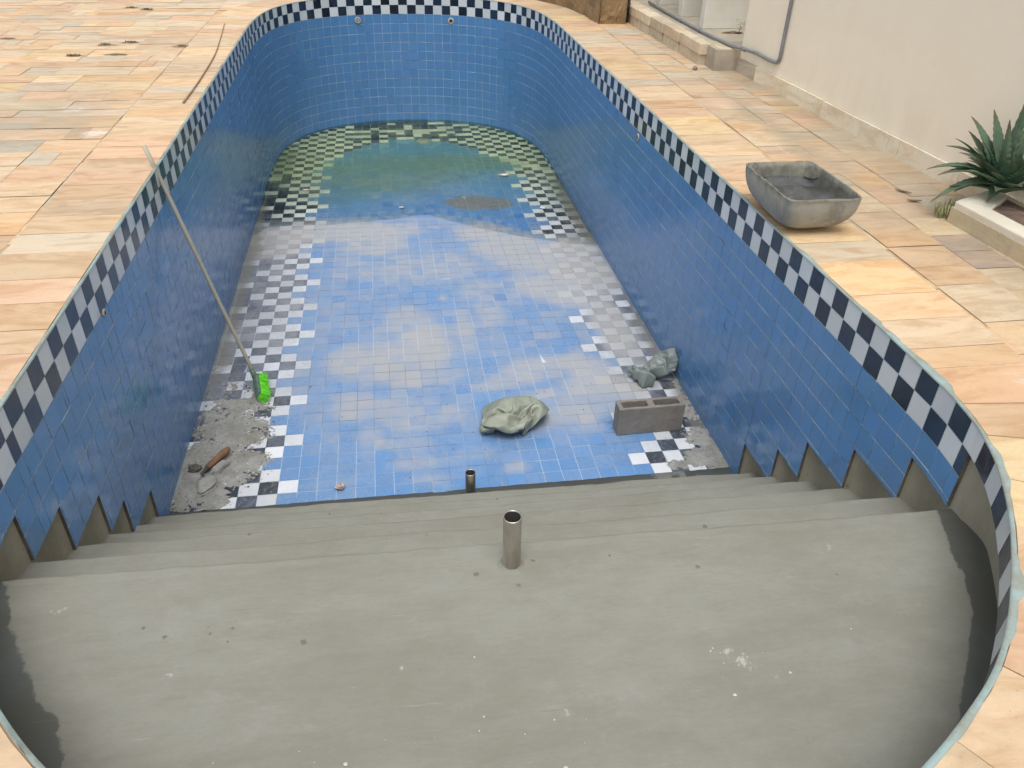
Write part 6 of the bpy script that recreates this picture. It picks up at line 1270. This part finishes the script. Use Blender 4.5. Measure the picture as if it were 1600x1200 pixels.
15,11,0,14,9,4,13,6,5,15,9,9,15,11,12,14,9,15,13,6,17,14,5,17,10,4,17,17,1,-1,-492,-267,11,20,-6,3,15,2,3,12,1,-17,5,-5,-15,9,9,-3,-5,10,-15,19,4,1,11,
3,22,-9,19,-3,-16,-13,27,40,-47,36,61,-9,-52,15,-1,-27,5,59,-16,6,74,-9,9,46,-8,19,5,-21,20,10,-10,24,7,-1,22,7,-2,19,8,7,17,10,-2,14,12,-4,14,13,0,14,
9,0,14,7,0,13,6,4,14,6,7,11,7,15,12,6,17,14,5,16,14,6,15,15,6,11,17,1,-1,-473,-263,25,19,-7,-9,19,3,3,-6,-5,-26,15,8,10,3,14,-9,7,7,-13,16,1,-1,4,-20,5,
3,13,14,-27,10,24,27,-54,39,58,-11,-55,22,4,-23,10,57,-30,22,80,-5,-16,44,-18,20,16,7,21,10,-10,21,8,-13,23,6,4,21,5,0,17,8,-3,15,9,2,12,8,4,13,10,-1,15,
10,-5,15,8,0,14,6,4,10,4,13,10,3,17,15,4,15,12,5,16,15,7,7,16,-4,-1,-443,-257,40,21,-11,-3,18,-10,-15,-20,18,2,5,2,-23,17,0,-6,10,5,12,15,2,-4,2,-7,-15,
-2,-6,21,-20,25,19,8,-54,48,58,-12,-60,22,4,-18,14,62,-30,29,80,-18,-14,47,-21,3,21,18,20,10,-9,24,9,-6,24,4,-3,21,4,-1,18,7,0,15,8,1,14,8,0,9,9,8,13,10,
-8,16,10,-1,16,6,1,15,2,6,12,1,13,6,5,18,19,-2,8,6,11,13,15,-7,2,)
pouch('plastic_bag', BAG_A, 40, 35, mk_bag('pale_green_plastic', (.36, .40, .32), (.45, .475, .40), .4), 'pale green crumpled plastic bag lying open on the middle of the blue pool floor', (.635, 3.670, FZ(3.67)+.001), R(-6), (1.0, 1.15, 1.35))
pouch('plastic_bag', BAG_B, 36, 30, mk_bag('dark_green_grey_plastic', (.20, .235, .22), (.28, .32, .30), .15), 'dark grey green knotted plastic bag against the right pool wall behind the concrete block', (1.578, 4.075, FZ(4.05)+.001), R(0), (.90, .92, 1.30))
# ---------------------------------------------------------------- mortar trough on the coping
def mk_trough():
    n = NM('cement_stained_plastic'); c = n.mix(n.ramp(n.noise(5, 6, .65), .3, .7), (.36, .35, .30), (.24, .245, .23))
    c = n.mix(n.ramp(n.noise(11, 8, .8, (1, 1, .6)), .50, .62, 0, .75), c, (.17, .175, .165)); c = n.mix(n.ramp(n.noise(9, 6, .7, (1, 1, .5)), .54, .64, 0, .7), c, (.42, .36, .26))
    c = n.mix(n.ramp(n.noise(24, 6, .8), .62, .70, 0, .7), c, (.10, .11, .115)); c = n.mix(n.ramp(n.noise(16, 7, .8), .66, .70, 0, .6), c, (.45, .42, .36))
    return n.fin(c, .7, 0, n.bump(n.noise(50, 6, .75), .5, .004))
trg = empty('mortar_trough', (1.887, 3.33, 0.)); tag(trg, 'grey cement stained mixing trough holding wet mortar beside the right pool rim', 'trough')
def trough_ring(z, hx, hy, seg=72, e=5.):
    P = []
    for k in range(seg):
        a = 2*math.pi*k/seg; c, s1 = math.cos(a), math.sin(a)
        P.append((math.copysign(abs(c)**(2/e), c)*hx, math.copysign(abs(s1)**(2/e), s1)*hy, z))
    return P
HT = .178
lev = []
for t in (0, .03, .08, .15, .25, .38, .52, .68, .84, 1.):
    z = HT*t; q = 1-(1-t)**2.3
    # round in the long direction and in the short one, crisp corners at the rim
    q2 = math.sqrt(max(0, 1-(1-t)**2.6)); lev.append((z, .070+.105*q2, .105+.150*q2, 3.2+13.*t))
v, f = [], []; seg = 192
def addring(z, hx, hy, e, jit=0.):
    for (x, y, zz2) in trough_ring(z, hx, hy, seg, e):
        r_ = 1+jit*n2((x*3, y*3, z), 6); v.append((x*r_, y*r_, zz2+(jit*.25*n2((x, y, 9), 14) if jit else 0)))
for L4 in lev: addring(*L4)
addring(HT+.003, .1765, .2565, 16, .0); addring(HT+.002, .1715, .2515, 16, .004)
for L4 in reversed(lev[4:-1]): addring(L4[0]+.004, L4[1]-.006, L4[2]-.006, L4[3], .012)
nr = len(v)//seg
for i in range(nr-1):
    for k in range(seg): a, b = i*seg+k, i*seg+(k+1) % seg; f.append((a, b, b+seg, a+seg))
f.append(tuple(reversed(range(seg))))
M_trough = mk_trough()
sh = obj('shell', v, f, [M_trough, simple('cement_smeared_inside', (.085, .088, .078), (.17, .17, .145), 16, .7, bs=.7)], trg, True)
for p_ in sh.data.polygons:
    if (len(lev)+1)*seg <= p_.index < (nr-1)*seg: p_.material_index = 1
v, f = [], []; z0 = .112
for r_ in range(14):
    t = r_/13
    for (x, y, zz2) in trough_ring(z0, .1655*t+.001, .2430*t+.001, seg, 10):
        h = .006*fbm(x, y, 9, 3., 4)+.020*t**3*(.6+1.2*n2((x, y, 3), 10))+.018*math.exp(-(((x-.02)/.05)**2+((y-.08)/.05)**2))*(1+n2((x, y, 0), 40))
        v.append((x, y, z0-.012+h))
for i in range(13):
    for k in range(seg): a, b = i*seg+k, i*seg+(k+1) % seg; f.append((a, b, b+seg, a+seg))
def mk_wetm():
    n = NM('wet_mortar'); c = n.mix(n.ramp(n.noise(8, 6, .7), .35, .65), (.045, .045, .043), (.105, .11, .115)); return n.fin(c, .33, 0, n.bump(n.noise(40, 6, .8), .8, .01))
obj('wet_mortar', v, f, mk_wetm(), trg, True)
# crust of dry mortar along the back rim
v, f = [], []
N_ = 200
for i in range(N_+1):
    a = 2*math.pi*i/N_; kb = sstep(-.35, .55, math.sin(a))*.85+.15; c, s1 = math.cos(a), math.sin(a); e = 7.
    bx_, by_ = math.copysign(abs(c)**(2/e), c), math.copysign(abs(s1)**(2/e), s1)
    for j, (rr, zz2) in enumerate(((1.004, HT-.012), (1.0, HT+.005), (.965, HT+.006), (.945, HT-.020), (.925, HT-.045), (.915, HT-.066))):
        w_ = n2((i*.17, j*.5, 2), 1.3)
        rr = 1-(1-rr)*kb if j else rr; zz2 = HT+(zz2-HT)*(kb if j > 2 else .6); v.append((bx_*.176*rr, by_*.256*(rr+.01*w_*kb), zz2+.010*w_*kb*(1 < j < 5)+.004*n2((math.cos(a)*9, math.sin(a)*9, j*.3), 1.)))
for i in range(N_):
    for j in range(5): a = i*6+j; f.append((a, a+6, a+7, a+1))
obj('dried_crust', v, f, simple('dry_crust', (.23, .225, .18), (.12, .12, .105), 22, .95, bs=.8), trg, True)
# ---------------------------------------------------------------- house
def wallx(y): return 2.80-.049*(y-6.3)
HY1 = 6.29
house = empty('house', (2.9, 4.0, 0)); tag(house, 'cream painted house wall with stone skirting along the right side of the paving', 'house')
HO = Vector((2.9, 4.0, 0))
def hp(o): o.parent = house; o.matrix_parent_inverse = Matrix.Translation(-HO); return o
v, f = [], []
def slab(mb, y0, y1, xo, z0, z1, th, c=None):
    a, b = wallx(y0)+xo, wallx(y1)+xo
    mb.prism([(a, y0), (a+th, y0), (b+th, y1), (b, y1)], z0, z1, c)
mb = MB(); slab(mb, -1., HY1, .0, -.02, 3.2, .25); hp(bevel(mb.build('wall', M_house), .006))
sk = MB(); y = -.9; 
while y < HY1-.01:
    ln = min(rnd.choice((.52, .46, .40, .55)), HY1+.0-y); c = rnd.choice([(.78, .72, .58), (.80, .74, .59), (.75, .69, .55), (.80, .75, .61), (.50, .46, .38)])
    slab(sk, y+.0015, y+ln-.0015, -.018, -.012, .097+rnd.gauss(0, .001), .016, tuple(x*(.90+.1*((y*7.3) % 1)) for x in c)); y += ln
sat = {'grime': [.02+.3*n2(v_, 3) for v_ in sk.v], 'white': [0]*len(sk.v)}
hp(sk.build('skirting', M_skirt, colors=True, attrs=sat))
# porch: floor, recess wall and piers
mb = MB(); mb.box(2.60, 6.0, HY1+.002, 12, -.02, .152); hp(mb.build('porch_floor', simple('porch_cement', (.44, .39, .31), (.30, .27, .22), 4, .9, bs=.4)))
M_pier = mk_housewall(); M_pier.name = 'pier_paint'
for (ya, yb) in ((7.16, 7.26), (7.74, 7.85), (8.42, 8.53)):
    mb = MB(); mb.box(2.80, 3.35, ya, yb, .151, 3.0); hp(bevel(mb.build('pier', simple('pier_white', (.70, .68, .62), (.62, .59, .52), 3, .7, bs=.2)), .006))
mb = MB(); mb.box(3.34, 3.55, HY1-.2, 12, .18, 3.2); hp(mb.build('recess_wall', M_house))
mb = MB(); mb.box(2.5, 4.2, -1., 12, 3.2, 3.35); 
# ---------------------------------------------------------------- curb with two courses
curb = empty('stone_curb', (2.5, 7.3, 0)); tag(curb, 'weathered two course stone curb along the raised porch behind the pool', 'curb'); CO = Vector((2.5, 7.3, 0))
M_old = mk_stone('old_stone', (1, .8, 2.5))
def cpart(mb, name):
    o = mb.build(name, M_old, colors=True, attrs={'grime': [.55+.35*n2(v_, 4) for v_ in mb.v], 'white': [.35*max(0, n2(v_, 5)) for v_ in mb.v]}); o.parent = curb; o.matrix_parent_inverse = Matrix.Translation(-CO); return bevel(o, .005)
lo, up_ = MB(), MB()
def curbx(y): return 2.545-.035*(y-6.5)
y = 6.50
while y < 9.4:
    ln = rnd.uniform(.32, .5); c = rnd.choice([(.56, .49, .37), (.50, .44, .34), (.62, .54, .41)])
    lo.box(curbx(y)+.0, 2.63, y, y+ln-.001, -.012, .074, c); up_.box(curbx(y)-.008+rnd.gauss(0, .001), 2.632, y-.015, y+ln-.0165, .0755, .158+rnd.gauss(0, .0015), tuple(x*1.15 for x in c)); y += ln
lo.box(2.635, 2.80, 6.315, 6.62, -.012, .072, (.60, .46, .30)); up_.box(2.633, 2.80, 6.32, 6.62, .0735, .158, (.66, .61, .46))
cpart(lo, 'lower_course'); cpart(up_, 'upper_course')
# ---------------------------------------------------------------- conduit
M_cond = simple('grey_pvc', (.22, .23, .25), (.16, .17, .18), 12, .45, bs=.1)
cpts = [(2.70, 8.45, .175), (2.70, 7.65, .172), (2.71, 6.85, .172), (2.735, 6.36, .174), (2.782, 6.15, .180)]
cpts += [(wallx(yy)-.016, yy, zz2) for yy, zz2 in ((6.0, .187), (5.8, .180), (5.72, .182))]
for a in range(0, 91, 15): cpts.append((wallx(5.66)-.016, 5.70-.055*math.sin(R(a)), .185+.055*(1-math.cos(R(a)))))
cpts += [(wallx(5.645)-.016, 5.645, z) for z in (.5, 1., 1.8, 2.6)]
cpts = [Vector(p) for p in cpts]
ce = empty('conduit', (2.7, 6.2, .2)); tag(ce, 'thin grey conduit running along the porch curb and up the cream wall', 'conduit')
mb = MB(); mb.tube([p-Vector((2.7, 6.2, .2)) for p in cpts], .0125, 12); mb.build('tube', M_cond, ce, True)
for t in ((2.709, 6.98, .172), (2.70, 7.45, .172), (2.772, 6.18, .179)):
    mb = MB(); p = Vector(t)-Vector((2.7, 6.2, .2)); mb.tube([p-Vector((0, .02, 0)), p+Vector((0, .02, 0))], .0165, 12); mb.build('coupling', M_cond, ce, True)

# ---------------------------------------------------------------- rough rock wall behind the coping
rk = MB(); v, f = [], []
sA, sB = findY(8.30, True), None
ns, nz = 46, 14
for i in range(ns+1):
    s_ = sA+1.9*i/ns
    for j in range(nz+1):
        z = -.02+.62*j/nz; p = off(s_, .405+.016*ridged(Vector((s_*1.3, z*2, 0)), 2.3, 1., 4)); v.append((p.x, p.y, z))
for i in range(ns):
    for j in range(nz): a = i*(nz+1)+j; f.append((a, a+1, a+nz+2, a+nz+1))
b0 = len(v)                                                                # front end face (towards the camera) and back body
for i in range(13):
    for j in range(nz+1):
        z = -.02+.62*j/nz; x = 2.165+.27*i/12; v.append((x, 8.30+.02*ridged(Vector((x, z, 3)), 6, 2., 4)*(1 if 0 < i else 0), z))
for i in range(12):
    for j in range(nz): a = b0+i*(nz+1)+j; f.append((a, a+nz+1, a+nz+2, a+1))
c0 = len(v)
v += [(2.435, 8.30, -.02), (2.435, 8.30, .6), (2.435, 11.5, -.02), (2.435, 11.5, .6)]; f.append((c0, c0+2, c0+3, c0+1))
t0 = len(v)
for i in range(ns+1): s_ = sA+1.9*i/ns; p = off(s_, .40); v += [(p.x, p.y, .6), (max(p.x+.02, 2.435), max(p.y, 8.3)+.3*(i/ns), .6)]
for i in range(ns): a = t0+i*2; f.append((a, a+1, a+3, a+2))
def mk_rock():
    n = NM('brown_rock'); c = n.mix(n.ramp(n.noise(3, 7, .7), .3, .7), (.34, .23, .115), (.20, .135, .075)); c = n.mix(n.ramp(n.noise(8, 7, .75), .55, .68), c, (.075, .055, .035))
    return n.fin(c, .9, 0, n.bump(n.noise(12, 8, .75), .9, .03))
M_rock = mk_rock()
tag(obj('rock_wall', v, f, M_rock, None, False), 'rough brown rock wall curving behind the far right corner of the pool', 'rock wall')
M_dkrock = simple('dark_stone', (.07, .055, .04), (.035, .03, .025), 12, .95, bs=.8)
tag(lump('boulder', (2.475, 8.50, .10), .10, M_dkrock, .55, 1.4, 1.6, .45, 2.), 'dark weathered stone wedged between the rock wall and the curb', 'stone')
# ---------------------------------------------------------------- planter with aloes
plt = empty('planter', (2.8, 2.3, 0)); tag(plt, 'low cream planter bed with tiled side at the foot of the house wall', 'planter'); PO = Vector((2.8, 2.3, 0))
def pp(o): o.parent = plt; o.matrix_parent_inverse = Matrix.Translation(-PO); return o
def px_(y): return 2.612-.085*(y-3.21)
YE = 3.215
mb = MB(); mb.prism([(px_(-.5), -.5), (px_(-.5)+.015, -.5), (px_(YE)+.015, YE), (px_(YE), YE)], -.012, .070)
mb.prism([(px_(YE), YE+.0005), (px_(YE)+.015, YE+.0005), (2.935, 3.36), (2.925, 3.375)], -.012, .070)
n_ = len(mb.v); o_ = mb.build('side_tiles', M_skirt, colors=False, attrs={'grime': [.55+.4*n2(v_, 3) for v_ in mb.v], 'white': [0]*n_})
a_ = o_.data.color_attributes.new('Col', 'FLOAT_COLOR', 'CORNER')
for d_ in a_.data: d_.color = (.58, .51, .35, 1)
pp(o_)
M_lip = simple('planter_paint', (.66, .62, .53), (.58, .54, .45), 5, .7, bs=.3)
mb = MB(); mb.prism([(px_(-.5)+.002, -.5), (px_(-.5)+.105, -.5), (px_(3.1)+.105, 3.10), (px_(YE)+.006, YE-.004)], .0705, .100)
mb.prism([(px_(YE)+.007, YE-.0035), (px_(3.1)+.1055, 3.1005), (2.93, 3.26), (2.925, 3.36)], .0705, .0995)
mb.prism([(px_(-.5)+.012, -.5), (px_(-.5)+.1, -.5), (px_(3.1)+.1, 3.10), (px_(YE)+.016, YE-.01)], .0, .070)
pp(bevel(mb.build('rim', M_lip), .006))
v, f = [], []
for i in range(8):
    for j in range(60):
        y = -.4+3.66*j/59; x = px_(y)+.09+(wallx(y)-px_(y)-.08)*i/7; v.append((x, y, .082+.012*fbm(x, y, 8, 1.)))
for i in range(7):
    for j in range(59): a = i*60+j; f.append((a, a+60, a+61, a+1))
pp(obj('soil', v, f, simple('dry_soil', (.22, .15, .12), (.13, .09, .07), 20, .95, bs=.9, bdist=.02), None, True))
def mk_aloe():
    n = NM('aloe_leaf'); c = n.mix(n.ramp(n.noise(8, 5, .6), .3, .7), (.060, .115, .068), (.115, .175, .115))
    c = n.mix(n.ramp(n.noise(30, 5, .8), .6, .75, 0, .5), c, (.20, .25, .17)); tipc = n.attr('tip', 'Fac'); c = n.mix(tipc, c, (.13, .085, .05))
    return n.fin(c, .48, 0, n.bump(n.noise(30, 4), .2, .004), .4)
M_aloe = mk_aloe()
def leaf(base, tip, w, th, bend, root, name='leaf', up=Vector((0, 0, 1))):
    base, tip = Vector(base), Vector(tip); L5 = (tip-base).length; d = (tip-base)
    N5 = 22; v, f, tp = [], [], []
    mid = base.lerp(tip, .5)+up*bend*L5
    side = d.cross(up); side = side.normalized() if side.length > 1e-4 else Vector((1, 0, 0))
    for i in range(N5+1):
        t = i/N5; p = base*(1-t)**2+mid*2*t*(1-t)+tip*t*t; tg = ((mid-base)*(1-t)+(tip-mid)*t).normalized()
        nn = side.cross(tg).normalized(); nn = nn if nn.z > -.2 else nn
        ww = w*(1-t)**.72*(.80+.5*t*(1-t)*2)+.0008; tooth = (1.13 if i % 2 else .93) if .05 < t < .97 else 1
        tt = th*(1-t)**.8+.0006; ww_ = ww*tooth
        prof5 = [(-1, .35), (-.55, .02), (0, -.10), (.55, .02), (1, .35), (.5, -.75), (0, -1.0), (-.5, -.75)]
        for a, b in prof5: v.append(tuple(p+side*(a*(ww_ if abs(a) == 1 else ww)/2)+nn*(b*tt))); tp.append(sstep(.72, 1., t)*.9)
    for i in range(N5):
        for k in range(8): a, b = i*8+k, i*8+(k+1) % 8; f.append((a, b, b+8, a+8))
    f.append(tuple(range(8)))
    o = obj(name, v, f, M_aloe, root, False, attrs={'tip': tp}); return o
def aloe(c, tips, n_extra, label, L0, seed):
    c = Vector(c); e = empty('aloe_plant', tuple(c)); tag(e, label, 'aloe', 'spiky aloe plants in the planter')
    r5 = random.Random(seed)
    for t, bend in tips:
        t = Vector(t); b = Vector((t.x, t.y, 0)).normalized()*.02+Vector((0, 0, r5.uniform(0, .05)))
        leaf(b, t, r5.uniform(.088, .108), .016, bend+.08, e)
    for k in range(n_extra):
        az = k*2.39996+seed; el = R(4+76*(k/n_extra))+r5.uniform(-.08, .08); L6 = L0*(1-.35*k/n_extra)*r5.uniform(.85, 1.1)
        t = Vector((math.cos(az)*math.cos(el), math.sin(az)*math.cos(el), math.sin(el)))*L6
        if c.x+t.x > wallx(c.y+t.y)-.02: t.x = wallx(c.y+t.y)-.03-c.x
        leaf(Vector((math.cos(az)*.015, math.sin(az)*.015, .06*k/n_extra)), t, r5.uniform(.070, .098), .015, r5.uniform(.08, .22), e)
    return e
# tips measured from the photograph (offset from the rosette's centre)
# camera ray frame: choose depth along the ray so that every leaf has a plausible length
CB = Vector((2.865, 3.245, .135))
def tippt(px, py, L7, near=True, c=Vector((2.865, 3.245, .225))):
    d = (F*FPX+RX*(px-800)+UX*(600-py)).normalized(); o_ = Vector((0, 0, 1.41725)); t0 = (c-o_).dot(d); m = o_+d*t0; r2 = (m-c).length
    k = math.sqrt(max(0, L7*L7-r2*r2)); p = o_+d*(t0+(-k if near else k)*.6)
    p.x = min(p.x, wallx(p.y)-.02); p.z = max(p.z, .105) if p.x > 2.65 else max(p.z, .02)
    return p-CB
TP = [((1517, 181), .36, False, .10), ((1553, 170), .34, False, .03), ((1578, 186), .30, True, .02), ((1513, 204), .33, False, .06), ((1492, 216), .36, True, .12), ((1477, 228), .38, True, .16), ((1498, 238), .30, False, .12),
      ((1446, 265), .42, True, .20), ((1464, 274), .38, True, .20), ((1452, 317), .40, True, .24), ((1537, 329), .24, True, .16), ((1490, 300), .28, True, .18)]
aloe(CB, [(tippt(a, b, l, nr_), be) for (a, b), l, nr_, be in TP], 40, 'broad spiky green aloe spreading over the corner of the planter', .30, 3)
aloe((2.875, 3.40, .10), [(Vector((-.03, .0, .50)), .02), (Vector((.01, -.03, .46)), .02)], 0, 'slim upright aloe against the wall behind the broad one', .3, 5).location = (2.93-.05, 3.27, .105)

# grass tufts by the planter corner
def tuft(name, c, n, h, sp, mat, label, cat, group=None, seed=1, w=.0035):
    r5 = random.Random(seed); mb = MB(); K = 26
    if sp < .12:
        mb.v.append((0, 0, .010)); mb.v += [(math.cos(6.283*k/K)*sp*(1.0+.9*n2((math.cos(6.283*k/K), math.sin(6.283*k/K), seed), 2.3)), math.sin(6.283*k/K)*sp*.42*(1.0+.9*n2((math.cos(6.283*k/K), math.sin(6.283*k/K), seed+9), 2.3)), .0005) for k in range(K)]
        mb.f += [(0, 1+k, 1+(k+1) % K) for k in range(K)]; mb.c += [(1, 1, 1)]*K
    for k in range(n):
        a = r5.uniform(0, 6.28); b = Vector((max(-.05, min(.05, r5.gauss(0, sp*.3))), max(-.018, min(.018, r5.gauss(0, sp*.12))), 0)); L7 = h*r5.uniform(.5, 1.1)
        o5 = Vector((math.cos(a), math.sin(a), 0))*L7*r5.uniform(.2, .9); m = b+o5*.4+Vector((0, 0, L7*.7)); t = b+o5+Vector((0, 0, L7*.75*r5.uniform(.4, 1.1)))
        sd5 = Vector((-math.sin(a), math.cos(a), 0))*w
        n5 = len(mb.v); mb.v += [tuple(b-sd5), tuple(b+sd5), tuple(m+sd5*.8), tuple(m-sd5*.8), tuple(t)]; mb.f += [(n5, n5+1, n5+2, n5+3), (n5+3, n5+2, n5+4)]; mb.c += [(1, 1, 1)]*2
    o = mb.build(name, mat); o.location = c; tag(o, label, cat, group); return o
M_grass = simple('fresh_grass', (.25, .30, .12), (.34, .32, .18), 20, .6)
M_dryweed = simple('dry_weed', (.22, .165, .10), (.12, .09, .05), 20, .8)
tuft('grass_tuft', (2.645, 3.27, .0), 90, .10, .22, M_grass, 'loose green grass tuft at the corner of the planter under the aloe', 'grass tuft', seed=4, w=.0022)
WE = [(-2.451, 9.237, .05, 'dark dry weed tuft, left of the pair nearest the top edge'), (-2.273, 9.124, .06, 'dark dry weed tuft, right of the pair nearest the top edge'), (-2.232, 7.414, .05, 'small dry weed tuft sprouting at a paving corner, left of the twin tufts'),
      (-2.055, 7.513, .05, 'small dry weed tuft sprouting at a paving corner, right of the twin tufts'), (-1.614, 7.345, .045, 'dry weed tuft on the left paving, nearest the pool'), (-2.364, 7.005, .05, 'dry weed tuft in the joint, lowest of the tufts on the left paving'),
      (-2.059, 7.05, .03, 'tiny dry weed sprout in the joint just right of the lowest tuft'), (-3.08, 7.698, .03, 'tiny dry weed sprout at the left edge of the paving')]
for i, (x, y, h, lb) in enumerate(WE): tuft('weed_tuft', (x, y, -.004), 60, h*.45, .075, M_dryweed, lb, 'weed', 'dry weed tufts in the paving joints', seed=i+10, w=.004)
# dark soil lines in those joints belong to the paving
# seedling on the porch
sdl = empty('seedling', (3.03, 6.92, .153)); tag(sdl, 'small leafy seedling growing from a crack on the porch by the pier', 'seedling')
mb = MB(); mb.tube([(0, 0, 0), (.01, .0, .05), (.005, 0, .10)], [.003, .002, .001], 6); mb.tube([(.006, 0, .03), (.05, 0, .075)], [.002, .001], 6); mb.build('stem', M_dryweed, sdl)
mb = MB(); r5 = random.Random(9)
for k in range(16):
    c5 = Vector((r5.uniform(-.03, .07), r5.uniform(-.02, .02), r5.uniform(.03, .12))); a = r5.uniform(0, 6.28); u = Vector((math.cos(a), math.sin(a), .3))*.016; v5 = Vector((-math.sin(a), math.cos(a), .2))*.009
    mb.quad(tuple(c5-u), tuple(c5+v5), tuple(c5+u), tuple(c5-v5))
mb.build('leaves', M_grass, sdl)
tag(lump('soil_heap', (2.99, 6.96, .155), .05, M_dryweed, 1.7, .8, .25, .4, 6.), 'small heap of dark soil around the seedling on the porch', 'soil heap')

# ---------------------------------------------------------------- stick, dead leaves, pebble
sk_ = MB(); SP = [(-1.414, 8.317), (-1.34, 7.5), (-1.295, 6.897), (-1.276, 6.075), (-1.279, 5.535)]
pts = [Vector((x, y, .008)) for x, y in SP]; fp = []
for i in range(len(pts)-1):
    p0, p1, p2, p3 = pts[max(i-1, 0)], pts[i], pts[i+1], pts[min(i+2, len(pts)-1)]
    for t in range(6):
        t_ = t/6; fp.append(.5*((2*p1)+(p2-p0)*t_+(2*p0-5*p1+4*p2-p3)*t_**2+(3*p1-p0-3*p2+p3)*t_**3))
fp.append(pts[-1]); sk_.tube(fp, [.003+.004*(i/len(fp)) for i in range(len(fp))], 8)
tag(sk_.build('stick', simple('brown_stick', (.30, .20, .13), (.22, .15, .10), 10, .8), None, True), 'long thin bent brown stick lying on the paving left of the pool', 'stick')
M_leafd = simple('dead_leaf', (.17, .10, .05), (.09, .055, .03), 30, .8)
def dleaf(x, y, L7, rz, lab):
    v, f = [], []
    for i in range(9):
        t = i/8; w_ = .009*math.sin(math.pi*min(.98, t+.02))+.001
        for k in (-1, 0, 1): v.append((L7*(t-.5), w_*k, .004+.004*(abs(k)*.6+math.sin(t*5+x)*.5+.5)))
    for i in range(8):
        for k in range(2): a = i*3+k; f.append((a, a+3, a+4, a+1))
    o = obj('dead_leaf', v, f, M_leafd); o.location = (x, y, -.003); o.rotation_euler = (0, 0, rz)
    m = o.modifiers.new('s', 'SOLIDIFY'); m.thickness = .0012
    tag(o, lab, 'dead leaf', 'dead leaves on the right paving')
dleaf(2.617, 3.60, .085, -.95, 'curled brown dead leaf on the right paving, upper of the two')
dleaf(2.60, 3.47, .07, -.25, 'curled brown dead leaf on the right paving, lower of the two beside the planter')
tag(lump('pebble', (2.46, 6.33, .010), .020, simple('grey_pebble', (.30, .24, .17), (.2, .16, .12), 30, .8), 1, 1, .9, .2, 3.), 'small round pebble on the paving in front of the stone curb', 'pebble')
scn.render.engine = 'CYCLES'
